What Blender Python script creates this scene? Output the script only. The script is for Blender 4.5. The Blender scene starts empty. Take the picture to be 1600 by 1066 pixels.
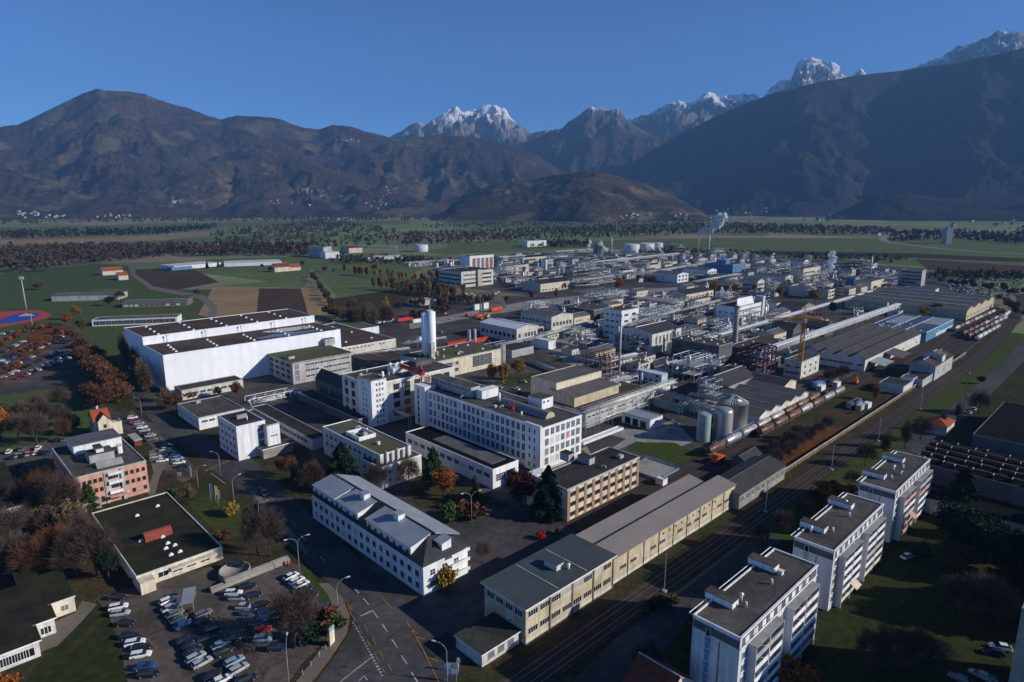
import bpy, math, random
import numpy as np
from mathutils import Vector, noise
S = bpy.context.scene
COL = S.collection
R = random.Random(7)
NR = np.random.RandomState(5)
rad = math.radians

# ------------------------------------------------------------ camera, world, sun, exposure
CAM_H = 98.0; PITCH = 12.02; FPX = 1010.0
SUN_AZ = 100.0; SUN_EL = 24.0           # azimuth clockwise from the view direction (+Y)
cd = bpy.data.cameras.new("camera"); cam = bpy.data.objects.new("camera", cd); COL.objects.link(cam)
cam.location = (0, 0, CAM_H); cam.rotation_euler = (rad(90 - PITCH), 0, 0)
cd.sensor_width = 36; cd.lens = 36 * FPX / 1600; cd.clip_start = 1; cd.clip_end = 90000
S.camera = cam
w = bpy.data.worlds.new("World"); S.world = w; w.use_nodes = True
nt = w.node_tree; bg = nt.nodes["Background"]
sky = nt.nodes.new("ShaderNodeTexSky"); sky.sky_type = 'NISHITA'; sky.sun_disc = False
sky.sun_elevation = rad(SUN_EL); sky.sun_rotation = rad(SUN_AZ)
sky.altitude = 3000; sky.air_density = 1.0; sky.dust_density = 0.5; sky.ozone_density = 6.0
gm = nt.nodes.new("ShaderNodeGamma"); gm.inputs[1].default_value = 1.4
nt.links.new(sky.outputs[0], gm.inputs[0]); nt.links.new(gm.outputs[0], bg.inputs[0]); bg.inputs[1].default_value = 0.062
sl = bpy.data.lights.new("sun", 'SUN'); sl.energy = 5.0; sl.angle = rad(0.5); sl.color = (1, 0.93, 0.82)
sun = bpy.data.objects.new("sun", sl); COL.objects.link(sun)
sd = Vector((math.sin(rad(SUN_AZ)) * math.cos(rad(SUN_EL)), math.cos(rad(SUN_AZ)) * math.cos(rad(SUN_EL)), math.sin(rad(SUN_EL))))
sun.rotation_euler = (-sd).to_track_quat('-Z', 'Y').to_euler()
S.view_settings.view_transform = 'Standard'; S.view_settings.look = 'None'
S.view_settings.exposure = 0.13; S.view_settings.gamma = 1
S.cycles.max_bounces = 5; S.cycles.volume_bounces = 0; S.cycles.transparent_max_bounces = 32

# ------------------------------------------------------------ survey: photograph pixel + height above ground -> place
_ct, _st = math.cos(rad(PITCH)), math.sin(rad(PITCH))
def W(px, py, z=0.0):
    a = (px - 800) / FPX; b = -(py - 533) / FPX
    X, Y, Z = a, _ct + _st * b, -_st + _ct * b
    t = (z - CAM_H) / Z
    return (X * t, Y * t)
def ray_at(px, py, dist):
    a = (px - 800) / FPX; b = -(py - 533) / FPX
    X, Y, Z = a, _ct + _st * b, -_st + _ct * b
    t = dist / math.hypot(X, Y)
    return (X * t, Y * t, CAM_H + Z * t)
def proj(x, y, z):
    z -= CAM_H; d = y * _ct - z * _st; u = y * _st + z * _ct
    return 800 + FPX * x / d, 533 - FPX * u / d
def hgt(top_y, x, y, z0=0.0):
    lo, hi = z0, 150
    for _ in range(40):
        m = (lo + hi) / 2
        if proj(x, y, m)[1] > top_y: lo = m
        else: hi = m
    return lo
PHI = rad(46.0)
AX = (math.sin(PHI), math.cos(PHI)); BX = (-math.cos(PHI), math.sin(PHI)); GROT = rad(44.0)
def ab(a, b): return (a * AX[0] + b * BX[0], a * AX[1] + b * BX[1])
def toab(x, y): return (x * AX[0] + y * AX[1], x * BX[0] + y * BX[1])

# ------------------------------------------------------------ materials
MATS = {}
def mat(name, col, rough=.85, var=.25, scale=.15, col2=None, metal=0.0, spec=.12, rnd=0.0, fine=0.0, ribs=0, bump=0.0, alpha=None):
    if name in MATS: return MATS[name]
    m = bpy.data.materials.new(name); m.use_nodes = True; MATS[name] = m
    n = m.node_tree.nodes; l = m.node_tree.links; bs = n["Principled BSDF"]
    bs.inputs["Roughness"].default_value = rough; bs.inputs["Metallic"].default_value = metal
    bs.inputs["Specular IOR Level"].default_value = spec
    geo = n.new("ShaderNodeNewGeometry")
    nz = n.new("ShaderNodeTexNoise"); nz.inputs["Scale"].default_value = scale; nz.inputs["Detail"].default_value = 5; nz.inputs["Roughness"].default_value = .6
    l.new(geo.outputs["Position"], nz.inputs["Vector"])
    rp = n.new("ShaderNodeMapRange"); rp.inputs[1].default_value = .38; rp.inputs[2].default_value = .62
    l.new(nz.outputs["Fac"], rp.inputs[0])
    mx = n.new("ShaderNodeMix"); mx.data_type = 'RGBA'
    c2 = col2 if col2 else tuple(c * (1 - var) for c in col)
    mx.inputs[6].default_value = (*col, 1); mx.inputs[7].default_value = (*c2, 1)
    l.new(rp.outputs[0], mx.inputs[0]); out = mx.outputs[2]
    if fine:
        n2 = n.new("ShaderNodeTexNoise"); n2.inputs["Scale"].default_value = scale * 9; n2.inputs["Detail"].default_value = 3
        l.new(geo.outputs["Position"], n2.inputs["Vector"])
        r2 = n.new("ShaderNodeMapRange"); r2.inputs[1].default_value = .3; r2.inputs[2].default_value = .7
        r2.inputs[3].default_value = 1 - fine; r2.inputs[4].default_value = 1 + fine
        l.new(n2.outputs["Fac"], r2.inputs[0])
        h = n.new("ShaderNodeVectorMath"); h.operation = 'SCALE'; l.new(out, h.inputs[0]); l.new(r2.outputs[0], h.inputs[3]); out = h.outputs[0]
    if name.endswith('_render') or name in ('white_paint', 'white_cladding'):     # rain streaks
        mp = n.new("ShaderNodeMapping"); mp.inputs["Scale"].default_value = (1.1, 1.1, .07); l.new(geo.outputs["Position"], mp.inputs[0])
        n3 = n.new("ShaderNodeTexNoise"); n3.inputs["Scale"].default_value = 1; n3.inputs["Detail"].default_value = 4; l.new(mp.outputs[0], n3.inputs["Vector"])
        r5 = n.new("ShaderNodeMapRange"); r5.inputs[1].default_value = .35; r5.inputs[2].default_value = .6; r5.inputs[3].default_value = .97 if name == 'white_cladding' else .80; r5.inputs[4].default_value = 1.02
        l.new(n3.outputs["Fac"], r5.inputs[0]); h = n.new("ShaderNodeVectorMath"); h.operation = 'SCALE'; l.new(out, h.inputs[0]); l.new(r5.outputs[0], h.inputs[3]); out = h.outputs[0]
    if 'asphalt' in name or 'gravel_roof' in name or 'bitumen' in name:      # repairs, joints
        vo = n.new("ShaderNodeTexVoronoi"); vo.inputs["Scale"].default_value = .07; l.new(geo.outputs["Position"], vo.inputs["Vector"]); sc_ = n.new("ShaderNodeSeparateColor"); l.new(vo.outputs["Color"], sc_.inputs[0])
        ve = n.new("ShaderNodeTexVoronoi"); ve.feature = 'DISTANCE_TO_EDGE'; ve.inputs["Scale"].default_value = .07; l.new(geo.outputs["Position"], ve.inputs["Vector"])
        r5 = n.new("ShaderNodeMapRange"); r5.inputs[3].default_value = .82; r5.inputs[4].default_value = 1.16; l.new(sc_.outputs[0], r5.inputs[0])
        r6 = n.new("ShaderNodeMapRange"); r6.inputs[1].default_value = 0; r6.inputs[2].default_value = .012; r6.inputs[3].default_value = .7; l.new(ve.outputs["Distance"], r6.inputs[0])
        mm = n.new("ShaderNodeMath"); mm.operation = 'MULTIPLY'; l.new(r5.outputs[0], mm.inputs[0]); l.new(r6.outputs[0], mm.inputs[1])
        h = n.new("ShaderNodeVectorMath"); h.operation = 'SCALE'; l.new(out, h.inputs[0]); l.new(mm.outputs[0], h.inputs[3]); out = h.outputs[0]
    if rnd:
        oi = n.new("ShaderNodeObjectInfo"); r3 = n.new("ShaderNodeMapRange")
        r3.inputs[3].default_value = 1 - rnd; r3.inputs[4].default_value = 1 + rnd
        l.new(oi.outputs["Random"], r3.inputs[0])
        h = n.new("ShaderNodeVectorMath"); h.operation = 'SCALE'; l.new(out, h.inputs[0]); l.new(r3.outputs[0], h.inputs[3]); out = h.outputs[0]
    if ribs:
        tc = n.new("ShaderNodeTexCoord"); wv = n.new("ShaderNodeTexWave"); wv.bands_direction = 'X' if ribs > 0 else 'Y'
        wv.inputs["Scale"].default_value = abs(ribs); l.new(tc.outputs["Object"], wv.inputs["Vector"])
        r4 = n.new("ShaderNodeMapRange"); r4.inputs[3].default_value = .82 if abs(ribs) > .1 else .955; r4.inputs[4].default_value = 1.06 if abs(ribs) > .1 else 1.0
        l.new(wv.outputs["Fac"], r4.inputs[0])
        h = n.new("ShaderNodeVectorMath"); h.operation = 'SCALE'; l.new(out, h.inputs[0]); l.new(r4.outputs[0], h.inputs[3]); out = h.outputs[0]
    l.new(out, bs.inputs["Base Color"])
    if bump:
        bp = n.new("ShaderNodeBump"); bp.inputs["Strength"].default_value = bump; bp.inputs["Distance"].default_value = .5
        l.new(nz.outputs["Fac"], bp.inputs["Height"]); l.new(bp.outputs[0], bs.inputs["Normal"])
    return m
M = dict(
 white=mat('white_paint', (.78, .79, .80), .6, .10, .12, fine=.05),
 whitep=mat('white_cladding', (.80, .82, .86), .5, .08, .03, fine=.04, ribs=.055),
 cream=mat('cream_render', (.70, .62, .48), .9, .22, .25, fine=.10),
 beige=mat('beige_render', (.56, .48, .34), .9, .25, .3, fine=.12),
 offw=mat('off_white_render', (.66, .64, .58), .9, .25, .3, fine=.10),
 lgrey=mat('light_grey_render', (.48, .48, .47), .9, .3, .2, fine=.1),
 apwall=mat('cool_white_render', (.62, .64, .68), .9, .15, .2, fine=.06),
 grey=mat('grey_concrete', (.30, .30, .29), .9, .3, .25, fine=.12),
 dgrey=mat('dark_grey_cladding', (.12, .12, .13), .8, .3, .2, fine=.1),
 brownw=mat('brown_render', (.20, .15, .11), .9, .3, .3, fine=.1),
 pink=mat('salmon_render', (.60, .33, .24), .9, .15, .3, fine=.06),
 bluew=mat('blue_cladding', (.11, .23, .42), .6, .15, .2, ribs=2),
 pblue=mat('pale_blue_panel', (.45, .58, .72), .7, .15, .2),
 yellow=mat('yellow_paint', (.75, .48, .06), .6, .15, .3),
 teal=mat('teal_sheet_cladding', (.07, .24, .36), .7, .15, .2),
 orange=mat('orange_paint', (.66, .13, .035), .6, .25, .3),
 dred=mat('dull_red_steel', (.20, .05, .04), .7, .3, .3),
 craneo=mat('crane_orange', (.72, .30, .05), .6, .25, .3),
 red=mat('red_paint', (.50, .05, .03), .6, .25, .3),
 steel=mat('galvanised_steel', (.42, .44, .45), .5, .3, .3, metal=.3),
 pipew=mat('pale_insulated_pipe', (.72, .72, .70), .4, .25, .3, metal=.2, fine=.1),
 frame=mat('painted_steel_frame', (.30, .33, .34), .6, .35, .3, rnd=.3),
 purple=mat('dark_maroon_steel', (.10, .035, .05), .7, .3, .3),
 alu=mat('brushed_aluminium', (.48, .46, .44), .42, .2, .12, metal=.6, ribs=.7),
 green=mat('pale_green_steel', (.30, .39, .36), .6, .2, .3),
 shadeblack=mat('shaded_black_roof', (.012, .012, .013), 1, .3, .12, fine=.3, spec=.02),  # near-black: the shade over these roofs is put into the colour
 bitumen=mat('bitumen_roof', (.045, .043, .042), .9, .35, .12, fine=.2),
 bitgrey=mat('grey_gravel_roof', (.088, .083, .076), .95, .4, .10, fine=.2),
 moss=mat('mossy_gravel_roof', (.085, .078, .066), .95, .2, .14, col2=(.085, .10, .025), fine=.25),
 mossd=mat('dark_mossy_roof', (.019, .017, .014), .95, .2, .18, col2=(.030, .034, .013), fine=.25),
 brownr=mat('brown_roof', (.085, .062, .048), .95, .2, .1, col2=(.05, .038, .032), fine=.2),
 dshed=mat('dark_fibre_cement_roof', (.060, .058, .062), .9, .25, .15, ribs=-3, fine=.12),
 gshed=mat('grey_fibre_cement_roof', (.13, .125, .12), .9, .25, .12, ribs=-3, fine=.12),
 dpanel=mat('dark_sheet_roof', (.060, .075, .080), .7, .2, .1, fine=.08),
 metroof=mat('light_sheet_metal_roof', (.34, .37, .41), .5, .18, .15, metal=.2, ribs=-2),
 taupe=mat('taupe_membrane_roof', (.23, .21, .195), .9, .12, .1, fine=.04),
 whiteroof=mat('white_sheet_roof', (.62, .65, .70), .5, .12, .1),
 blueroof=mat('blue_sheet_roof', (.025, .075, .16), .8, .3, .04, col2=(.075, .10, .14), ribs=-2),
 redtile=mat('red_tile_roof', (.36, .085, .035), .85, .3, .6, fine=.2),
 reddark=mat('old_red_tile_roof', (.20, .055, .035), .85, .35, .8, fine=.25),
 glass=mat('window_glass', (.020, .026, .034), .08, .3, .4, spec=.6, rnd=.3),
 glassb=mat('blind_behind_glass', (.50, .50, .48), .4, .2, .4, spec=.4, rnd=.3),
 glasso=mat('orange_blind', (.45, .14, .03), .5, .2, .4),
 glassg=mat('grey_glazing', (.17, .18, .185), .35, .2, .4, spec=.5),
 asphalt=mat('asphalt', (.070, .067, .066), .9, .3, .05, col2=(.045, .044, .046), fine=.22),
 asphd=mat('worn_yard_asphalt', (.085, .078, .072), .92, .2, .04, col2=(.055, .052, .05), fine=.25),
 lot=mat('car_park_asphalt', (.110, .092, .078), .92, .4, .07, fine=.25),
 concr=mat('pale_concrete', (.30, .285, .26), .9, .3, .1, fine=.15),
 pave=mat('pavement', (.17, .15, .125), .9, .2, .2, fine=.1),
 meadow=mat('shaded_meadow_grass', (.022, .034, .010), .98, .2, .05, col2=(.034, .036, .013), spec=.05, fine=.35),  # grass darkened so its colour carries foreground shade and vignette
 lawn=mat('lawn', (.040, .066, .014), .98, .2, .06, col2=(.052, .060, .018), spec=.05, fine=.25),
 field=mat('green_field', (.120, .160, .060), .98, .2, .012, col2=(.105, .126, .056), spec=.05, fine=.18, ribs=.035),
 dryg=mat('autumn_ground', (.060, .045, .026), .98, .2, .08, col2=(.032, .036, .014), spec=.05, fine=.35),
 leaves=mat('fallen_leaves_ground', (.16, .055, .02), .98, .2, .15, col2=(.07, .04, .02), spec=.05, fine=.4),
 plough=mat('ploughed_soil', (.080, .052, .036), .98, .2, .02, ribs=.09, spec=.05, fine=.25),
 stubble=mat('pale_tilled_field', (.34, .23, .125), .98, .2, .01, col2=(.27, .185, .10), spec=.05, fine=.15, ribs=-.3),
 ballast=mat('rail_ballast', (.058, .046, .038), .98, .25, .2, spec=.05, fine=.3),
 rust=mat('rusty_rail', (.26, .21, .18), .5, .3, .3, metal=.5),
 track=mat('red_running_track', (.42, .07, .045), .9, .1, .1),
 blues=mat('blue_sports_court', (.03, .08, .33), .9, .1, .1),
 sand=mat('sand_pit', (.55, .42, .26), .95, .1, .1),
 linew=mat('white_road_marking', (.42, .42, .41), .85, .45, 1.2),
 liney=mat('yellow_road_marking', (.33, .19, .05), .85, .4, 1.2),
 bark=mat('bark', (.070, .052, .040), .95, .3, 2),
 twig=mat('bare_twigs', (.105, .075, .060), .95, .3, .3, rnd=.25),
 birchb=mat('birch_bark', (.35, .33, .30), .9, .3, 2),
 sport=mat('sports_turf', (.062, .096, .030), .98, .2, .03, col2=(.074, .090, .036), spec=.05, fine=.2, ribs=.05),
 rustl=mat('rust_leaves', (.155, .064, .032), .9, .35, .35, col2=(.085, .045, .026), rnd=.3, spec=.1),
 orangel=mat('orange_leaves', (.34, .105, .02), .9, .3, .4, col2=(.20, .08, .02), rnd=.25, spec=.1),
 yell=mat('yellow_leaves', (.34, .21, .035), .9, .3, .4, col2=(.19, .13, .035), rnd=.25, spec=.1),
 redl=mat('dark_red_leaves', (.12, .032, .024), .9, .3, .4, rnd=.3, spec=.1),
 redbr=mat('bright_red_leaves', (.50, .035, .02), .9, .3, .4, rnd=.2, spec=.1),
 brownl=mat('dull_brown_leaves', (.165, .115, .06), .9, .3, .35, col2=(.10, .08, .045), rnd=.3, spec=.1),
 fir=mat('conifer_needles', (.018, .036, .020), .9, .35, .5, rnd=.25, spec=.1),
 firl=mat('light_conifer_needles', (.055, .085, .025), .9, .35, .5, rnd=.2, spec=.1),
 woodm=mat('bare_wood_mass', (.080, .060, .048), .95, .2, .02, col2=(.062, .055, .038), spec=.05, fine=.5),
 woodr=mat('russet_wood_mass', (.105, .058, .036), .95, .2, .03, col2=(.070, .052, .036), spec=.05, fine=.5),
 tyre=mat('tyre_rubber', (.02, .02, .02), .9),
 cabin=mat('car_glass', (.015, .018, .022), .1, .1, 1, spec=.6),
 tankbrown=mat('rusty_brown_tank', (.22, .13, .085), .5, .45, .5, metal=.3, fine=.3, rnd=.2),
 tankgrey=mat('dusty_grey_tank', (.42, .40, .37), .5, .4, .5, metal=.3, fine=.25, rnd=.2),
 tankalu=mat('clean_aluminium_tank', (.60, .62, .64), .3, .2, .5, metal=.6, rnd=.1),
 tankwhite=mat('white_tank', (.70, .70, .68), .5, .25, .3, fine=.1),
 lamp=mat('lamp_lens', (.70, .70, .66), .4),
)

# ------------------------------------------------------------ mesh helpers
class MB:
    def __init__(s): s.v = []; s.f = []; s.m = []; s.sm = []
    def face(s, pts, mi=0, smooth=False):
        i = len(s.v); s.v += [tuple(p) for p in pts]; s.f.append(tuple(range(i, i + len(pts)))); s.m.append(mi); s.sm.append(smooth)
    def hexa(s, p, mi=0, top=None):     # p: 4 bottom (ccw) + 4 top
        i = len(s.v); s.v += [tuple(q) for q in p]
        for k, q in enumerate(((3, 2, 1, 0), (4, 5, 6, 7), (0, 1, 5, 4), (1, 2, 6, 5), (2, 3, 7, 6), (3, 0, 4, 7))):
            s.f.append(tuple(i + j for j in q)); s.m.append(top if (top is not None and k == 1) else mi); s.sm.append(False)
        return s
    def box(s, x0, x1, y0, y1, z0, z1, mi=0, top=None):
        return s.hexa([(x0, y0, z0), (x1, y0, z0), (x1, y1, z0), (x0, y1, z0), (x0, y0, z1), (x1, y0, z1), (x1, y1, z1), (x0, y1, z1)], mi, top)
    def tube(s, p, q, r0, r1=None, n=8, mi=0, cap=True):
        r1 = r0 if r1 is None else r1
        p = Vector(p); q = Vector(q); d = (q - p).normalized()
        u = d.cross(Vector((0, 0, 1)))
        if u.length < 1e-3: u = Vector((1, 0, 0))
        u.normalize(); v = d.cross(u); i = len(s.v)
        for c, r in ((p, r0), (q, r1)):
            for k in range(n):
                t = 2 * math.pi * k / n; s.v.append(tuple(c + (u * math.cos(t) + v * math.sin(t)) * r))
        for k in range(n):
            a, b = i + k, i + (k + 1) % n
            s.f.append((a, a + n, b + n, b)); s.m.append(mi); s.sm.append(n > 5)
        if cap:
            s.f.append(tuple(i + k for k in range(n))); s.m.append(mi); s.sm.append(False)
            s.f.append(tuple(i + n + k for k in range(n))[::-1]); s.m.append(mi); s.sm.append(False)
        return s
    def lathe(s, c, prof, n=20, mi=0):   # prof: (r, z) list bottom to top
        i = len(s.v)
        for r, z in prof:
            for k in range(n):
                t = 2 * math.pi * k / n; s.v.append((c[0] + r * math.cos(t), c[1] + r * math.sin(t), c[2] + z))
        for j in range(len(prof) - 1):
            for k in range(n):
                a = i + j * n + k; b = i + j * n + (k + 1) % n
                s.f.append((a, b, b + n, a + n)); s.m.append(mi); s.sm.append(True)
        return s
    def bar(s, p, q, t, mi=0): return s.tube(p, q, t * .7, n=4, mi=mi)
    def build(s, name, mats, parent=None, loc=None, rot=0):
        me = bpy.data.meshes.new(name); me.from_pydata(s.v, [], s.f)
        if not isinstance(mats, (list, tuple)): mats = [mats]
        for m in mats: me.materials.append(m)
        me.polygons.foreach_set("material_index", s.m); me.polygons.foreach_set("use_smooth", s.sm); me.update()
        return link(name, me, parent, loc, rot)
def link(name, me, parent=None, loc=None, rot=0):
    o = bpy.data.objects.new(name, me); COL.objects.link(o)
    if parent: o.parent = parent
    if loc: o.location = loc
    o.rotation_euler = (0, 0, rot)
    return o
def tag(o, label=None, cat=None, group=None, kind=None):
    for k, v in (('label', label), ('category', cat), ('group', group), ('kind', kind)):
        if v: o[k] = v
    return o
def root(name, loc, rot, label, cat, group=None):
    o = bpy.data.objects.new(name, None); COL.objects.link(o); o.location = (loc[0], loc[1], loc[2] if len(loc) > 2 else 0)
    o.rotation_euler = (0, 0, rot); o.empty_display_size = .5
    return tag(o, label, cat, group)
KIDS = {}
def dup(r, loc, rot=None, label=None, group=None, scale=None):
    if r not in KIDS:
        KIDS[r] = [(c, list(c.children)) for c in r.children]
    c0 = r.copy(); COL.objects.link(c0); c0.location = (loc[0], loc[1], loc[2] if len(loc) > 2 else 0)
    if rot is not None: c0.rotation_euler = (0, 0, rot)
    if scale: c0.scale = scale if isinstance(scale, tuple) else (scale,) * 3
    if label: c0['label'] = label
    if group: c0['group'] = group
    for ch, gr in KIDS[r]:
        c = ch.copy(); COL.objects.link(c); c.parent = c0
        for g in gr:
            d = g.copy(); COL.objects.link(d); d.parent = c
    return c0
def sheet(name, pts, m, z, world=False, kind='structure'):
    P = pts if world else [W(*p) for p in pts]
    mb = MB(); mb.face([(x, y, z) for x, y in P])
    o = mb.build(name, m)
    if sum(P[i][0] * P[(i + 1) % len(P)][1] - P[(i + 1) % len(P)][0] * P[i][1] for i in range(len(P))) < 0: o.data.flip_normals()
    return tag(o, kind=kind) if kind else o
def npmesh(name, quads, mats, midx=None, tris=False):
    k = 3 if tris else 4
    q = np.asarray(quads, dtype=np.float32).reshape(-1, 3); nf = len(q) // k
    me = bpy.data.meshes.new(name); me.vertices.add(len(q)); me.vertices.foreach_set("co", q.ravel())
    me.loops.add(nf * k); me.loops.foreach_set("vertex_index", np.arange(nf * k, dtype=np.int32))
    me.polygons.add(nf); me.polygons.foreach_set("loop_start", np.arange(0, nf * k, k, dtype=np.int32))
    try: me.polygons.foreach_set("loop_total", np.full(nf, k, dtype=np.int32))
    except Exception: pass
    for m in (mats if isinstance(mats, list) else [mats]): me.materials.append(m)
    if midx is not None: me.polygons.foreach_set("material_index", midx.astype(np.int32))
    me.update(calc_edges=True); return me

# ------------------------------------------------------------ windows (one shared mesh per size and look)
WCACHE = {}
def winmesh(w, h, nx, ny, fr, gl):
    key = (round(w, 2), round(h, 2), nx, ny, fr, gl)
    if key in WCACHE: return WCACHE[key]
    mb = MB(); t = .07; d = .08
    mb.box(-w / 2, w / 2, -.03, .0, 0, h, 1)
    for x0, x1, z0, z1 in ((-w / 2 - t, -w / 2, -t, h + t), (w / 2, w / 2 + t, -t, h + t), (-w / 2, w / 2, -t, 0), (-w / 2, w / 2, h, h + t)):
        mb.box(x0, x1, -d, 0, z0, z1, 0)
    for i in range(1, nx): x = -w / 2 + w * i / nx; mb.box(x - .04, x + .04, -d + .01, -.03, 0, h, 0)
    for i in range(1, ny): z = h * i / ny; mb.box(-w / 2, w / 2, -d + .02, -.03, z - .035, z + .035, 0)
    mb.box(-w / 2 - .12, w / 2 + .12, -.16, 0, -t - .06, -t, 0)
    o = mb.build('window', [M[fr], M[gl]]); me = o.data; bpy.data.objects.remove(o)
    WCACHE[key] = me; return me
def wins(b, face, n, rows, w=1.4, h=1.4, z0=1.2, dz=3.1, m0=1.2, m1=1.2, nx=2, ny=1, fr='white', gl='glass', alt=('glassb', 'glassg'), pa=0.13, off=0.0):
    L = b['la'] if face in 'SN' else b['lb']
    for r in range(rows):
        for i in range(n):
            s = m0 + (L - m0 - m1) * (i + .5) / n
            g = R.choice(alt) if (alt and R.random() < pa) else gl
            me = winmesh(w, h, nx, ny, fr, g)
            z = z0 + r * dz
            if face == 'S': link('window', me, b['root'], (s, -off - .002, z), 0)
            elif face == 'W': link('window', me, b['root'], (-off - .002, s, z), -math.pi / 2)
            elif face == 'E': link('window', me, b['root'], (b['la'] + .002, s, z), math.pi / 2)
            else: link('window', me, b['root'], (s, b['lb'] + .002, z), math.pi)

# ------------------------------------------------------------ buildings
NB = {}; OCC = []
q = MB().box(-.7, .7, -.7, .7, 0, .35, 0); q.lathe((0, 0, .35), [(.62, 0), (.55, .22), (.3, .38), (.01, .42)], 10, 0)
o = q.build('skylight', M['white']); NB['sky'] = o.data; bpy.data.objects.remove(o)
def bld(name, label, P0, PR, PL, h, wall='offw', roof='bitgrey', kind='flat', rise=0, n=1, z0=0, ov=0, rim='lgrey', cat='building', free=False, la=None, lb=None, sk=0, vents=0, base=None, group=None):
    p0 = W(*P0, h); pr = W(*PR, h); pl = W(*PL, h) if PL else None
    if free:
        dx, dy = pr[0] - p0[0], pr[1] - p0[1]; ang = math.atan2(dy, dx)
    else: ang = GROT
    ux, uy = math.cos(ang), math.sin(ang)
    LA = la if la else (pr[0] - p0[0]) * ux + (pr[1] - p0[1]) * uy
    LB = lb if lb else (pl[0] - p0[0]) * -uy + (pl[1] - p0[1]) * ux
    if LA < 1 or LB < 1: print('BAD', name, label, LA, LB); LA = max(LA, 3); LB = max(LB, 3)
    return make_bld(name, label, p0, ang, LA, LB, h, wall, roof, kind, rise, n, z0, ov, rim, cat, sk, vents, base, group)
def make_bld(name, label, p0, ang, LA, LB, h, wall='offw', roof='bitgrey', kind='flat', rise=0, n=1, z0=0, ov=0, rim='lgrey', cat='building', sk=0, vents=0, base=None, group=None):
    r = root(name, (p0[0], p0[1], z0), ang, label, cat, group); h = h - z0
    mb = MB(); rm = MB(); wm = M[wall]
    if kind == 'flat':
        if ov:
            mb.box(0, LA, 0, LB, 0, h - .35)
            rm.box(-ov, LA + ov, -ov, LB + ov, h - .35, h, 1, top=0)
        else:
            mb.box(0, LA, 0, LB, 0, h - .5)
            rm.box(.25, LA - .25, .25, LB - .25, h - .5, h - .32, 0)
            for q in ((-.04, LA + .04, -.04, .25), (-.04, LA + .04, LB - .25, LB + .04), (-.04, .25, .25, LB - .25), (LA - .25, LA + .04, .25, LB - .25)):
                rm.box(*q, h - .5, h, 1)
    elif kind == 'shed':      # low at the y=0 eave, rising to y=LB
        mb.hexa([(0, 0, 0), (LA, 0, 0), (LA, LB, 0), (0, LB, 0), (0, 0, h), (LA, 0, h), (LA, LB, h + rise), (0, LB, h + rise)])
        o_ = .3; s_ = rise / LB
        rm.hexa([(-o_, -o_, h - s_ * o_ + .003), (LA + o_, -o_, h - s_ * o_ + .003), (LA + o_, LB + o_, h + rise + s_ * o_ + .003), (-o_, LB + o_, h + rise + s_ * o_ + .003),
                 (-o_, -o_, h + .2 - s_ * o_), (LA + o_, -o_, h + .2 - s_ * o_), (LA + o_, LB + o_, h + rise + .2 + s_ * o_), (-o_, LB + o_, h + rise + .2 + s_ * o_)], 1, top=0)
    elif kind in ('ridgeA', 'ridgeB'):
        L = LB if kind == 'ridgeA' else LA; K = LA if kind == 'ridgeA' else LB; st = L / n
        def pt(k, l, z): return (k, l, z) if kind == 'ridgeA' else (l, k, z)
        o_ = .35
        mb.box(0, LA, 0, LB, 0, h - .02)
        for i in range(n):
            a, c, e = i * st, (i + .5) * st, (i + 1) * st
            for k in (0.0, K):
                f = [pt(k, a, h - .02), pt(k, e, h - .02), pt(k, c, h + rise - .02)]
                mb.face(f); mb.face([f[2], f[1], f[0]]) if False else None
            for (l0, z0_, l1, z1_) in ((a, h, c, h + rise), (e, h, c, h + rise)):
                sl_ = (z1_ - z0_) / (l1 - l0); l0e = l0
                if (i == 0 and l0 == a): l0e = l0 - o_
                if (i == n - 1 and l0 == e): l0e = l0 + o_
                z0e = z0_ + sl_ * (l0e - l0)
                q = [pt(-o_, l0e, z0e), pt(K + o_, l0e, z0e), pt(K + o_, l1, z1_), pt(-o_, l1, z1_)]
                rm.hexa(q + [(x, y, z + .18) for x, y, z in q], 1, top=0)
            rm.tube(pt(-o_, c, h + rise + .2), pt(K + o_, c, h + rise + .2), .16 if h < 8 else .3, n=5, mi=1)
    elif kind == 'hip':
        mb.box(0, LA, 0, LB, 0, h)
        o_ = .5; x0, x1, y0, y1 = -o_, LA + o_, -o_, LB + o_
        d = min(x1 - x0, y1 - y0) / 2
        a_, b_ = ((x0 + d, (y0 + y1) / 2), (x1 - d, (y0 + y1) / 2)) if x1 - x0 > y1 - y0 else (((x0 + x1) / 2, y0 + d), ((x0 + x1) / 2, y1 - d))
        c = [(x0, y0, h + .02), (x1, y0, h + .02), (x1, y1, h + .02), (x0, y1, h + .02)]; A_ = (*a_, h + rise); B_ = (*b_, h + rise)
        if x1 - x0 > y1 - y0:
            for f in ([c[0], c[1], B_, A_], [c[1], c[2], B_], [c[2], c[3], A_, B_], [c[3], c[0], A_]): rm.face(f)
        else:
            for f in ([c[0], c[1], A_], [c[1], c[2], B_, A_], [c[2], c[3], B_], [c[3], c[0], A_, B_]): rm.face(f)
        rm.face(c[::-1], 1)
    OCC.append((*toab(*p0), LA, LB)) if abs(ang - GROT) < .01 else None
    w_ = mb.build('wall', wm, r); rf = rm.build('roof', [M[roof], M[rim]], r)
    if base:
        bb = MB().box(-.05, LA + .05, -.05, LB + .05, 0, .9); bb.build('plinth', M[base], r)
    b = dict(root=r, la=LA, lb=LB, h=h, ang=ang, p0=p0, roof=rf, kind=kind, z0=z0)
    zt = h - .32 if kind == 'flat' and not ov else h
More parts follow.
